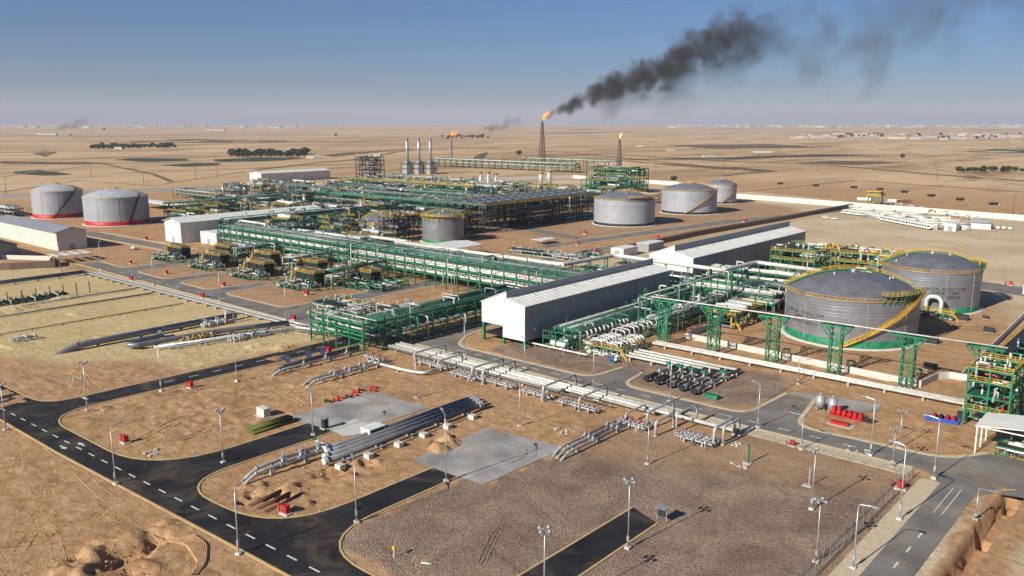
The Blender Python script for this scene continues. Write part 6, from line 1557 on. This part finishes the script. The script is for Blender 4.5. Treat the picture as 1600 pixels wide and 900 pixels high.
t = thing('control_kiosk', 'dark electrical panel frame at the end of the lowest short road', 'kiosk', at(1034,815), None)
for s in (-1, 1): MB().bar((s*.9,0,0),(s*.9,0,2.7),.14).build('post', GALV, t, O0)
MB().box(-.8,.8,-.25,.25,1.1,2.5).build('panel', DARK, t, O0); MB().box(-1.1,1.1,-.8,.8,2.7,2.8).build('roof', GALV, t, O0)
t = thing('marker_post', 'yellow topped marker post on the gravel near the bottom', 'marker post', at(616,871), None); MB().bar((0,0,0),(0,0,1.4),.14).build('post', WHITE, t, O0); MB().box(-.3,.3,-.12,.12,1.4,2.0).build('head', YEL, t, O0)
o = MB().cyl((-.9,-.3,.14),(.8,.4,.2),.13,8).build('plastic_tube', WHITE, None, O0); o.location = at(666,882); tag(o, 'short white tube lying on the gravel near the bottom', 'tube')
t = thing('vent_post', 'slim green vent post beside a rubble patch on the gravel', 'vent post', at(1169,724), None); MB().bar((0,0,0),(0,0,4.2),.32).build('pipe', GREEN, t, O0); MB().box(-.7,.7,-.7,.7,-.05,.2).build('base', CONC, t, O0)
t = thing('vent_post', 'thin silver vent post with concrete foot on the gravel left of the mast', 'vent post', at(1264,760), None); MB().bar((0,0,0),(0,0,4.0),.25).build('pipe', GALV, t, O0); MB().box(-1.2,.6,-.6,.6,-.05,.2).build('base', CONC, t, O0)
g = random.Random(9)
for px, py, lb in ((1158,726,'pale rubble lying beside the green vent post'), (880,673,'small heap of rubble on the sand above the stub pipes'), (240,708,'ring of pale stones on the orange sand'), (120,592,'scattered rubble left of the road corner'), (1145,692,'scrap and stones below the last manifold'), (1340,705,'dark scrap along the fence line')):
    c = at(px, py); mb = MB()
    for k in range(14): a, b = g.uniform(-2.2, 2.2), g.uniform(-1.5, 1.5); s = g.uniform(.12, .42); mb.box(a-s, a+s, b-s*.7, b+s*.7, -.05, s*.8)
    o = mb.build('rubble', CONC, None, O0); o.location = c; tag(o, lb, 'rubble', 'rubble heaps', 'stuff')
t = thing('trench_shoring', 'brown ribbed shoring logs lying in the small excavation', 'logs', at(433,782,-.3), None, R(8))
for k in range(3):
    x = -2.4+k*2.2; MB().cyl((x,-4.5,.3),(x,4.5,.3),.5,9).build('log', RUST, t, O0)
# construction spread right of the road
t = thing('pump_spread', 'red pump unit with hoses on the sand in front of the water tanks', 'pump unit', at(1325,652), None)
t.scale = (.8, .8, .75); MB().box(-5,5,-1.6,1.6,.1,.5).build('skid', RED, t, O0)
for i in range(6): mb = MB(); x = -4.2+i*1.6; mb.cyl((x,-1.3,1.2),(x,1.3,1.2),.6,10); mb.box(x-.5,x+.5,-.9,.9,1.4,2.2 + (.8 if i < 2 else 0)); mb.build('pump', RED, t, O0)
for i in range(5): MB().tube([(4+i*.4,-1+i*.5,.8),(6+i*.3,-1.5+i*.8,.3),(7.5+i*.2,-1+i*.7,.2)], .16, 6).build('hose', BLACK, t, O0)
for i, (px, py) in enumerate(((1281,640),(1300,645))):
    t = thing('silo_vessel', ['left', 'right'][i] + ' one of two upright silver vessels beside the red pump unit', 'vessel', at(px, py), 'silver vessels'); mb = MB(); mb.cyl((0,0,.9),(0,0,3.4),1.15,16); mb.sph((0,0,3.4),1.15,16,6,.5); mb.cyl((0,0,3.8),(0,0,4.4),.2,8); mb.build('shell', GALV, t, O0)
    for a in range(3): MB().bar((math.cos(a*2.1),math.sin(a*2.1),0),(math.cos(a*2.1),math.sin(a*2.1),1.2),.18).build('leg', GALV, t, O0)
t = thing('skid_tray', 'low red skid on a pale mat below the red pump unit', 'skid', at(1314,664), None); MB().box(-3,3,-1.4,1.4,0,.12).build('mat', CONC, t, O0); MB().box(-2.4,1.8,-.8,.8,.12,.7).build('tray', RED, t, O0)
sheet('concrete_pad', [P(1240,612), P(1378,632), P(1368,646), P(1300,640), P(1240,622)], 0.05, PAD, 'grey slab behind the red pump unit', 'pad')
t = thing('open_skip', 'blue open container with red machinery piled in it', 'container', at(1472,658), None, R(8))
MB().box(-3.5,3.5,-1.1,1.1,.1,.35).build('floor', BLUE, t, O0); MB().box(-3.6,3.6,-1.25,-1.1,.1,1.0).build('side_panel', BLUE, t, O0); MB().box(-3.6,3.6,1.1,1.25,.1,1.0).build('side_panel', BLUE, t, O0)
for i in range(4): mb = MB(); mb.cyl((-2+i*1.4,-.6,1.0),(-1.6+i*1.4,.7,1.2),.45,8); mb.build('machine', RED if i != 1 else DARK, t, O0)
t = thing('generator', 'dark generator box behind the blue container', 'generator', at(1504,655), None); MB().box(-1.2,1.2,-.8,.8,.2,1.7).build('casing', DARK, t, O0); MB().box(-1.3,1.3,-.9,.9,0,.2).build('base', DARK, t, O0)
t = thing('storage_vessel', 'small round white tank lying by the bund wall corner', 'tank', at(1507,596), None); MB().sph((0,0,1.1),1.3,14,8,.85).build('shell', WHITE, t, O0)
for s in (-.8,.8): MB().box(s-.15,s+.15,-.6,.6,0,.5).build('leg', CONC, t, O0)
for px, py, s, lb in ((1453,577,1.0,'dark skip box inside the bund, in front of the big tank'), (1454,536,1.2,'dark box unit at the right foot of the big tank'), (1502,500,1.2,'dark trailer unit at the foot of the second tank'), (1545,519,.9,'dark machine with spilled parts on the tank yard sand'), (1540,498,.6,'dark low pallet on the tank yard sand'), (1238,412,.7,'dark pallet of parts behind the hall')):
    t = thing('equipment_skid', lb, 'equipment box', at(px, py), 'dark boxes in the tank yard'); MB().box(-1.8*s,1.8*s,-1*s,1*s,.15,1.7*s).build('casing', DARK, t, O0); MB().box(-1.9*s,1.9*s,-1.1*s,1.1*s,-.02,.15).build('base_frame', GALV, t, O0)
t = thing('crate', 'bright green crate of parts by the wire fence', 'crate', at(1112,622), None); MB().box(-1.9,1.9,-.8,.8,.15,1.1).build('box', GREEN, t, O0)
for s in (-1.2,1.2): MB().box(s-.15,s+.15,-.8,.8,0,.15).build('runner', GALV, t, O0)
t = thing('pump', 'blue pump below the yellow manifold platform', 'pump', at(957,566), None); MB().cyl((-.7,0,1.0),(.7,0,1.0),.65,12).build('motor', BLUE, t, O0); MB().box(-1.2,1.2,-.6,.6,0,.4).build('base', GREEN, t, O0); MB().cyl((.7,0,1.0),(1.7,0,1.0),.45,12).build('casing', WPIPE, t, O0)
# steps over the bund wall, and pipe racks lying about
for px, py, lb in ((1228,558,'left'), (1329,577,'middle'), (1433,590,'right')):
    t = thing('stile_frame', 'dark braced steel frame against the bund wall, %s one of three' % lb, 'steel frame', at(px, py), 'braced frames at the bund wall'); mb = MB()
    for x in (-1, 1):
        for y in (-.5, .5): mb.bar((x,y,0),(x,y,2.6),.18)
    mb.bar((-1,-.5,0),(1,-.5,2.6),.14); mb.bar((1,-.5,0),(-1,-.5,2.6),.14); mb.bar((-1,-.5,2.5),(1,-.5,2.5),.18); mb.bar((-1,.5,2.5),(1,.5,2.5),.18); mb.bar((-1,-.5,1.3),(1,-.5,1.3),.14)
    mb.build('frame', DGREEN, t, O0); MB().box(-1,1,-.5,.5,2.6,2.68).build('deck', DGREEN, t, O0)

# ------------------------------------------------------------------ vehicles
def truck():
    t = thing('parked_truck', 'white', 'truck'); TY = BLACK
    MB().box(-1.15,1.15,-4.2,2.2,1.0,1.2).build('chassis', DARK, t, O0)
    MB().box(-1.2,1.2,-4.3,1.9,1.25,3.4).build('cargo_box', WHITE, t, O0)
    mb = MB(); mb.v += [(-1.15,2.1,.8),(1.15,2.1,.8),(1.15,4.2,.8),(-1.15,4.2,.8),(-1.15,2.1,3.0),(1.15,2.1,3.0),(1.05,3.6,3.0),(-1.05,3.6,3.0)]; mb._f((3,2,1,0),(4,5,6,7),(0,1,5,4),(1,2,6,5),(2,3,7,6),(3,0,4,7)); cbn = mb.build('cab', WHITE, t, O0)
    mb = MB(); mb.quad((-.95,4.02,1.9),(-.9,3.68,2.8),(.9,3.68,2.8),(.95,4.02,1.9)); mb.build('windscreen', GLASS, cbn, O0)
    for y in (-3.2,-2.0,3.1):
        for s in (-1, 1): MB().cyl((s*.85,y,.5),(s*1.2,y,.5),.5,12).build('wheel', BLACK, t, O0)
    return t
tk = truck(); n_ = 0
a0, a1 = P(1322,334), P(1364,339); c0, c1 = P(1384,345), P(1458,359)
for cnt, (A, B), row in ((11, (a0, a1), 'left row of parked trucks'), (19, (c0, c1), 'right row of parked trucks')):
    for i in range(cnt):
        f = i/(cnt-1); x, y = A[0]+(B[0]-A[0])*f, A[1]+(B[1]-A[1])*f; o = tk if n_ == 0 else dup(tk, (x, y, 0)); o.location = (x, y, 0); o.rotation_euler = (0, 0, R(144+rnd.uniform(-3, 3))); n_ += 1
        o['label'] = 'white truck, %s from the left in the %s' % (ORD[i], row); o['group'] = row
def car():
    t = thing('parked_car', 'white', 'car'); mb = MB(); prof = [(-2.2,.45),(2.2,.45),(2.25,.95),(1.3,1.05),(.6,1.65),(-1.4,1.7),(-2.0,1.05),(-2.25,.95)]
    k = 0; mb.v = [(-.85,a,b) for a, b in prof]+[(.85,a,b) for a, b in prof]; n = len(prof); mb._f(tuple(range(n)), tuple(range(2*n-1,n-1,-1))); 
    for i in range(n): j=(i+1)%n; mb._f((i,n+i,n+j,j))
    b_ = mb.build('body', WHITE, t, O0)
    mb = MB()
    for s in (-1, 1): mb.quad(*[(s*.86,a,b) for a, b in ((.95,1.1),(.5,1.55),(-1.2,1.6),(-1.6,1.1))])
    mb.quad((-.75,1.27,1.1),(.75,1.27,1.1),(.7,.68,1.62),(-.7,.68,1.62)); mb.build('window', GLASS, b_, O0)
    for y in (-1.4,1.4):
        for s in (-1, 1): MB().cyl((s*.65,y,.35),(s*.9,y,.35),.35,12).build('wheel', BLACK, t, O0)
    return t
cr = car(); n_ = 0
for px, py, rz, lb in ((1303,343,100,'parked beside the brown retaining wall'), (1540,357,20,'first from the left in the fenced lot at right'), (1549,357,20,'second from the left in the fenced lot at right'), (1558,358,20,'third from the left in the fenced lot at right'), (1567,358,20,'fourth from the left in the fenced lot at right'), (1577,359,20,'fifth from the left in the fenced lot at right'), (208,390,60,'parked under the small canopy by the shaded road at left'), (1290,341,95,'darker-looking, left of the one at the brown wall')):
    x, y = P(px, py); o = cr if n_ == 0 else dup(cr, (x, y, 0)); o.location = (x, y, .06 if px == 208 else 0); o.rotation_euler = (0, 0, R(rz)); n_ += 1; o['label'] = 'white car ' + lb; o['group'] = 'white parked cars'; o.scale = (1.15,)*3
shed('site_office', 'white block office at the end of the truck rows', -146, -139, 604, 614, 4.5, .3, 'y', WHITE, ROOFW, .1, 'cabin')
shed('site_office', 'smaller white cabin just left of the white block office', -153, -150, 604, 610, 3.4, .2, 'y', WHITE, ROOFW, .1, 'cabin')
shed('site_office', 'long low white cabin right of the block office', -136, -124, 630, 636, 3.4, .3, 'x', WHITE, GALV, .1, 'cabin')
x, y = P(1367, 320); t = thing('guard_tower', 'green guard tower with yellow balcony at the perimeter wall', 'guard tower', (x, y, 0))
mb = MB()
for a in (-4, 4):
    for b in (-4, 4): mb.bar((a*1.3,b*1.3,0),(a,b,8),.7)
mb.bar((-5,-5,1),(4,-4,8),.4); mb.bar((5,-5,1),(-4,-4,8),.4); mb.build('frame', GREEN, t, O0); MB().box(-6,6,-6,6,8,8.5).build('deck', YEL, t, O0)
mb = MB(); mb.box(-4.5,4.5,-4.5,4.5,8.5,11.5); mb.build('cabin', GREEN, t, O0); mb = MB(); rail(mb, [(-6,-6,8.5),(6,-6,8.5),(6,6,8.5),(-6,6,8.5),(-6,-6,8.5)], 1.6, .3, 3); mb.build('handrail', YEL, t, O0); MB().box(-6,6,-6,6,11.5,12).build('roof', YEL, t, O0)
tents = open_shelter('market_tent', 'a', -3, 3, -3, 3, 2.6, 1.2, 'y', n=2, cat='tent'); n_ = 0
for i in range(9):
    px, py = 1388+i*17, 321+i*3.2; x, y = P(px, py); o = tents if n_ == 0 else dup(tents, (x, y, 0)); o.location = (x, y, 0); o['label'] = 'small white tent between the trucks and the perimeter wall, %s from the left' % ORD[i]; o['group'] = 'white tents'; n_ += 1
fence('wire_fence', 'tall wire fence around the car lot at far right', (P(1462,352)), (P(1592,352)), 5, 7, GALV, 4, False)
for i in range(16):
    px, py = 1332+i*11+(i % 3)*4, 326+i*1.5+(i % 4)*3.2; x, y = P(px, py); t = thing('pipe_stack', 'pale stack of stored pipes in the yard behind the trucks, %s from the left' % ORD[i], 'pipe stack', (x, y, 0), 'stored pipe stacks', R(-30+(i % 3)*30))
    for q in range(3): mb = MB(); mb.cyl((-9,-1.6+q*1.6,.7),(9,-1.6+q*1.6,.7),.7,7); mb.build('steel_pipe', CREAM if i % 3 else GALV, t, O0)
    mb = MB(); mb.cyl((-9,-.8,2.0),(9,-.8,2.0),.7,7); mb.cyl((-9,.8,2.0),(9,.8,2.0),.7,7); mb.build('steel_pipe', CREAM, t, O0)
for i, (px, py, lb) in enumerate(((1350,313,'left of the guard tower'), (1398,316,'right of the guard tower'), (1412,317,'second right of the guard tower, rusty side'), (1530,349,'beside the wire fenced lot'), (1470,344,'behind the right truck row'))):
    x, y = P(px, py); t = thing('shipping_container', 'shipping container ' + lb, 'container', (x, y, 0), 'shipping containers', R(20)); MB().box(-6,6,-1.2,1.2,.1,2.7).build('body', [CREAM, WHITE, RUST, GREY_SHADE, CREAM][i], t, O0); MB().box(6.01,6.07,-1.1,1.1,.2,2.6).build('door', GALV, t, O0)
# ------------------------------------------------------------------ well sites, poles, dirt roads, fields, trees, far buildings
def wellhut():
    t = thing('well_shelter', 'dark', 'well shelter'); MB().box(-5,5,-3,3,0,2.6).build('body', DARK, t, O0); MB().box(-6,6,-4,4,2.6,3.0).build('roof', BROWN, t, O0); MB().box(5.1,9,-2,2,0,1.5).build('tank', WHITE, t, O0); return t
wh = wellhut()
for i, (px, py) in enumerate(((1219,288),(1275,291),(1334,294),(1375,297),(1413,301),(1455,307),(1500,313),(1552,320))):
    x, y = P(px, py); o = wh if i == 0 else dup(wh, (x, y, hz(x, y))); o.location = (x, y, hz(x, y)); o['label'] = 'small dark well shelter on the open desert, %s from the left in the slanting row' % ORD[i]; o['group'] = 'row of well shelters'; o.rotation_euler = (0, 0, R(40)); o.scale = (.55, .8, .8)
def upole(h=16):
    t = thing('utility_pole', 'pole', 'utility pole'); MB().cyl((0,0,0),(0,0,h),.35,7,.25).build('pole', BROWN, t, O0); mb = MB(); mb.bar((-3,0,h-1),(3,0,h-1),.35); mb.build('cross_arm', BROWN, t, O0); return t
up_ = upole()
for i, (px, py, s) in enumerate(((1277,269,1),(1464,280,1),(1582,337,1),(143,277,1),(306,281,1),(340,277,1),(10,304,1.1),(918,247,1),(1015,254,1),(225,290,1),(1130,262,1))):
    x, y = P(px, py); o = up_ if i == 0 else dup(up_, (x, y, 0)); o.location = (x, y, hz(x, y)-.3); o.rotation_euler = (0, 0, R(30)); o['group'] = 'utility poles'
    o['label'] = 'thin utility pole on the desert ' + ['right of the second flare, by the wall end', 'near the row of well shelters', 'by the far right fence', 'above the red-banded tanks', 'left one of a pair below the big grove', 'right one of a pair below the big grove', 'at the left edge', 'between the two flares', 'right of the shorter flare', 'right of the red-banded tanks', 'above the small grey tank'][i]
def drape(name, px_pts, z, m, label, cat, n=44, lift=.5, kind='structure', rag=0.35, seed=1):
    pts = [P(a, b) for a, b in px_pts]; xs = [p[0] for p in pts]; ys = [p[1] for p in pts]
    # grid laid out towards the viewer and across, so that long thin plots keep their shape
    u = Vector((right.x, right.y)); v = Vector((fwd.x, fwd.y)); pu = [Vector(p).dot(u) for p in pts]; pv = [Vector(p).dot(v) for p in pts]
    A = np.linspace(min(pu), max(pu), n); B = np.linspace(min(pv), max(pv), n); UA, VB = np.meshgrid(A, B)
    X = UA*u.x+VB*v.x; Y = UA*u.y+VB*v.y
    f = np.clip((np.hypot(X+350, Y-420)-700)/1200, 0, 1); Zt = f*((vnoise(X, Y, 380, 5)-0.5)*9 + (vnoise(X, Y, 130, 6)-0.5)*3.5 - 5) + lift + z
    cx, cy_ = (X[:-1,:-1]+X[1:,1:])/2, (Y[:-1,:-1]+Y[1:,1:])/2; ins = inpoly(cx, cy_, pts)
    rs = np.random.RandomState(seed); ins &= ~((pdist(cx, cy_, pts) < (max(pv)-min(pv))*.06) & (rs.rand(*cx.shape) < rag))
    mb = MB(); mb.v = [tuple(q) for q in np.stack([X, Y, Zt], -1).reshape(-1, 3)]
    for j, i in zip(*np.nonzero(ins)): a = int(j*n+i); mb._f((a, a+1, a+n+1, a+n))
    o = mb.build(name, m); 
    return tag(o, label, cat, kind=kind)
FIELD = mat("irrigated_field", (0.035,0.055,0.02), 0.9, var=0.35, vscale=0.01); FIELDB = mat("green_field", (0.03,0.085,0.022), 0.9, var=0.25, vscale=0.01); SCRUB = mat("dark_scrub_ground", (0.13,0.085,0.045), 0.95, var=0.3, vscale=0.02)
for i, (pp, m, lb) in enumerate((([(178,249),(215,246),(292,246),(294,250),(230,252)], FIELD, 'long dark green field left of the big grove'), ([(248,258),(300,254),(345,254),(340,258),(292,260)], FIELD, 'narrow dark field below the long green one'), ([(332,248),(400,243),(480,243),(440,249),(400,251),(338,252)], FIELD, 'dark field in front of the big grove'),
      ([(1508,233.6),(1560,229),(1620,228),(1620,236)], FIELDB, 'bright green field at the right edge of the plain'), ([(20,268),(60,265),(118,272),(70,273.5),(24,271)], FIELD, 'small dark green field near the left edge'), ([(0,250),(120,252),(190,255),(120,256.5),(0,254)], SCRUB, 'dark scrubby strip at the left edge'),
      ([(50,238),(70,234),(88,237),(70,243)], SCRUB, 'dark patch of disturbed ground at left'), ([(500,239),(640,229),(645,231),(520,243)], SCRUB, 'dark track strip right of the grove'), ([(735,249),(745,241),(762,236),(760,243),(750,249)], SCRUB, 'dark rough patch near the tall flare'), ([(1230,252),(1300,248.5),(1420,252),(1330,256)], SCRUB, 'reddish brown patch on the right plain'),
      ([(130,219.5),(300,216),(520,219),(400,221.5),(160,222)], SCRUB, 'thin scrub belt far out at left'), ([(980,250),(1180,263),(1215,267),(1200,268.5),(1100,262),(990,252)], SCRUB, 'dark slanting ditch line right of the flares'), ([(1040,225),(1200,224),(1280,229),(1120,229)], SCRUB, 'thin dark belt on the middle plain'))):
    drape('field' if m is not SCRUB else 'ground_patch', pp, 0, m, lb, 'field', seed=i)
TRACKM = mat("pale_dirt_track", (0.50,0.36,0.22), 0.95, var=0.15); TRACKD = mat("dark_dirt_track", (0.17,0.11,0.065), 0.95, var=0.2)
def track(px_pts, wd, m, label):
    pts = []; base = [P(a, b) for a, b in px_pts]
    for a, b in zip(base, base[1:]):
        L = math.hypot(b[0]-a[0], b[1]-a[1]); k = max(1, int(L/90))
        pts += [(a[0]+(b[0]-a[0])*i/k, a[1]+(b[1]-a[1])*i/k) for i in range(k)]
    pts.append(base[-1]); mb = MB(); k0 = 0
    for i, p in enumerate(pts):
        q = pts[min(i+1, len(pts)-1)]; o = pts[max(i-1, 0)]; d = Vector((q[0]-o[0], q[1]-o[1])).normalized(); z = hz(*p)+.5
        mb.v += [(p[0]-d.y*wd/2, p[1]+d.x*wd/2, z), (p[0]+d.y*wd/2, p[1]-d.x*wd/2, z)]
        if i: k = len(mb.v); mb._f((k-4, k-3, k-1, k-2))
    tag(mb.build('dirt_road', m), label, 'road', kind='structure')
track([(960,240),(1100,247),(1300,257),(1450,272),(1640,286)], 12, TRACKD, 'dark dirt road crossing the right plain'); track([(700,225),(900,238),(1100,258),(1190,268),(1130,275)], 9, TRACKD, 'dirt road behind the flares')
track([(0,275),(140,258),(300,268),(460,258),(700,250)], 10, TRACKM, 'pale dirt road behind the red-banded tanks'); track([(160,255),(240,272),(270,285)], 8, TRACKD, 'dark track running down towards the sheds'); track([(400,265),(560,246),(660,230),(820,226)], 12, TRACKD, 'dark double track right of the grove'); track([(1180,240),(1400,246),(1460,262),(1600,290)], 8, TRACKM, 'pale winding track on the right plain')
track([(0,232),(200,236),(420,226),(620,222)], 14, TRACKM, 'pale far track at left'); track([(0,300),(120,282),(240,290),(380,268)], 8, TRACKM, 'pale track just behind the tanks at left'); track([(600,214),(900,212),(1250,222),(1600,226)], 16, TRACKM, 'far pale road across the plain'); track([(1150,300),(1330,282),(1600,300)], 7, TRACKM, 'pale wheel track near the well shelters')
LEAF = mat("dark_foliage", (0.022,0.040,0.014), 0.9, var=0.5, vscale=0.3); LEAFP = mat("olive_foliage", (0.045,0.06,0.02), 0.9, var=0.4, vscale=0.3); BARK = mat("bark", (0.12,0.08,0.05), 0.9)
def tree(seed, h=9, r=4.2):
    g = random.Random(seed); t = thing('tree', 'tree', 'tree'); mb = MB(); mb.cyl((0,0,-.3),(0,0,h*.55),.35,6,.18)
    for k in range(4): a = g.uniform(0,6.28); mb.cyl((0,0,h*.35),(r*.5*math.cos(a),r*.5*math.sin(a),h*.7),.15,5,.07)
    mb.build('trunk', BARK, t, O0); mb = MB()
    for k in range(230):
        a, b = g.uniform(0,6.28), g.random()**.45; q = g.uniform(-1,1); rr = r*b*math.sqrt(max(0,1-q*q))*(.8+.3*math.sin(3*a+seed)); z = h*.66+q*h*.34*b; c = Vector((rr*math.cos(a), rr*math.sin(a), z)); s = g.uniform(.4,.95)
        u = Vector((g.gauss(0,1),g.gauss(0,1),g.gauss(0,1))).normalized(); v = u.orthogonal().normalized()*s; w_ = u.cross(v).normalized()*s; mb.quad(c-v-w_*.6, c+v*.8-w_, c+v+w_*.7, c-v*.7+w_)
    mb.build('crown', LEAF if seed % 2 else LEAFP, t, O0); return t
protos = [tree(i) for i in range(3)]; first = {p.name: True for p in protos}
def plant(px, py, s, lb, grp, i):
    x, y = P(px, py); pr_ = protos[i % 3]
    o = pr_ if first[pr_.name] else dup(pr_, (x, y, 0)); first[pr_.name] = False
    o.location = (x, y, hz(x, y)-.2); o.rotation_euler = (0, 0, rnd.uniform(0, 6.28)); o.scale = (s*rnd.uniform(.85,1.3), s*rnd.uniform(.85,1.3), s); o['label'] = lb; o['group'] = grp
def grove(x0, x1, ya, yb, n, s, lb, grp):
    for i in range(n):
        f = rnd.random(); px = x0+(x1-x0)*f; py = ya+(yb-ya)*rnd.random(); plant(px, py, s*rnd.uniform(.7, 1.2), lb, grp, i)
grove(142, 275, 226, 231.5, 80, 1.5, 'dark tree in the long far grove at left', 'trees of the far left grove'); grove(360, 482, 236, 243.5, 120, 1.6, 'dark tree in the big grove left of the three stacks', 'trees of the big grove')
grove(690, 768, 212, 216.5, 22, 1.8, 'dark tree in the thin far grove behind the stacks', 'trees of the far middle grove'); grove(1496, 1605, 265, 270, 34, .9, 'dark tree in the row at the right edge', 'trees of the right row')
grove(1300, 1600, 209.5, 216, 34, 1.8, 'dark tree among the white houses of the settlement', 'trees of the settlement')
for i, (px, py, s, lb) in enumerate(((811,243,1.5,'lone dark tree on the plain left of the tall flare'), (525,213,2.2,'lone tall tree far out above the grove'), (163,204,3,'lone tree near the horizon at left'), (1052,285,.9,'small bush-like tree behind the middle grey tank'), (1410,247,1.2,'small lone tree on the right plain'))): plant(px, py, s, lb, 'lone trees', i)
# far settlement and works: low white buildings, each its own thing
def block(kind):
    m = [CONC, GREY_SHADE, CONCW][kind]; t = thing('far_building', 'b', 'building'); MB().box(-1,1,-1,1,-.5,1).build('wall', m, t, O0); MB().box(-1.04,1.04,-1.04,1.04,1.0,1.06).build('roof', ROOFW if kind < 2 else GALV, t, O0); return t
bl = [block(0), block(1), block(2)]; bf = {b.name: True for b in bl}
def bldg(px, py, sx, sy, sz, lb, grp, i):
    x, y = P(px, py); p_ = bl[i % 3] if i % 5 else bl[0]; o = p_ if bf[p_.name] else dup(p_, (x, y, 0)); bf[p_.name] = False
    o.location = (x, y, hz(x, y)-.3); o.scale = (sx, sy, sz); o.rotation_euler = (0, 0, YAW+rnd.uniform(-.2, .2)); o['label'] = lb; o['group'] = grp
for i in range(95):
    px = 1234+366*rnd.random()**.9; py = rnd.uniform(208.5, 215.5); bldg(px, py, rnd.uniform(6, 16), rnd.uniform(6, 26), rnd.uniform(4, 9), 'white flat-roofed building of the far settlement at right', 'buildings of the far settlement', i)
for i in range(90):
    px = 1040+580*rnd.random()**.7; py = rnd.uniform(196.4, 199.5); bldg(px, py, rnd.uniform(20, 50), rnd.uniform(12, 60), rnd.uniform(12, 44), 'pale block of the distant works on the right horizon', 'blocks of the distant works', i)
for i in range(36):
    px = 10+520*rnd.random(); py = rnd.uniform(196.5, 200); bldg(px, py, rnd.uniform(30, 60), rnd.uniform(20, 70), rnd.uniform(12, 26), 'pale block near the left horizon', 'blocks near the left horizon', i)
for i, (px, py, sx, sy, sz, lb) in enumerate(((74,210,14,60,11,'long white building in the far left, nearer one'), (101,210,14,36,10,'white building right of the long one in the far left'), (333,202.6,20,80,16,'bright white building far out above the grove'), (345,203,20,40,12,'lower white building beside the bright one'), (455,199,24,90,20,'long white roof near the horizon above the grove'), (410,200,24,60,16,'second white roof near the horizon'),
      (486,244.5,6,9,5,'small white farm house right of the big grove'), (497,244.5,6,7,4,'smaller farm house beside the white one'), (187,231,8,10,7,'white house at the foot of the far left grove'), (590,242,7,8,4,'small pale farm building left of the stacks'), (1000,226,8,12,4,'pale hut on the plain right of the short flare'), (1048,232,8,10,4,'second pale hut right of the short flare'), (1110,243,6,16,4,'row of low pale huts in the middle right plain'), (1455,231.5,8,14,5,'white farm building on the right plain'), (1192,236,8,22,5,'white building at the middle of the right plain'))):
    bldg(px, py, sx, sy, sz, lb, 'single far buildings', i)
ch = thing('far_chimney', 'c', 'chimney'); MB().cyl((0,0,0),(0,0,1),.04,7,.03).build('shaft', GREY_SHADE, ch, O0); MB().cyl((0,0,.95),(0,0,1.02),.05,7).build('cap', DARK, ch, O0)
for i in range(40):
    px = rnd.choice([rnd.uniform(1200, 1600), rnd.uniform(1380, 1600), rnd.uniform(180, 330)]); x, y = P(px, rnd.uniform(197, 199)); o = ch if i == 0 else dup(ch, (x, y, 0)); h = rnd.uniform(60, 130); o.location = (x, y, hz(x, y)); o.scale = (h*1.6, h*1.6, h); o['label'] = 'thin chimney of the distant works on the horizon'; o['group'] = 'chimneys of the distant works'

# ------------------------------------------------------------------ loose stones and clods, debris on the sand
g = random.Random(77); mb = MB(); nst = 0
def on_road(x, y):
    return any(a <= x <= b and c <= y <= d for a, b, c, d in ((-420,-40,61,80),(-162,-150,70,113),(-120.5,-111,70,113.5),(-79.5,-70,70,125),(-222,-208,70,180),(-450,40,170,190),(-41,-27,60,190),(-30,-22,100,182),(-202,-192,184,242))) or (-150 < x < -132 and 97 < y < 147)
while nst < 1900:
    px, py = g.uniform(0, 1600), 900-(g.random()**1.6)*340; x, y = P(px, py)
    if on_road(x, y): continue
    if (-111 < x < -41 and 78 < y < 172): continue
    s = g.uniform(.05, .15)*(1.8 if g.random() < .06 else 1); k = len(mb.v)
    for a, b, c in ((-1,-.7,-.4),(1,-.8,-.4),(.8,.9,-.4),(-.9,.8,-.4),(-.5,-.4,.7),(.6,-.3,.6),(.4,.6,.75),(-.5,.5,.55)): mb.v.append((x+s*a*g.uniform(.7,1.3), y+s*b*g.uniform(.7,1.3), s*c*g.uniform(.7,1.3)))
    mb._f((k+4,k+5,k+6,k+7),(k,k+1,k+5,k+4),(k+1,k+2,k+6,k+5),(k+2,k+3,k+7,k+6),(k+3,k,k+4,k+7)); nst += 1
tag(mb.build('loose_stones', SOIL), 'loose stones and clods scattered over sand and gravel', 'stones', kind='stuff')
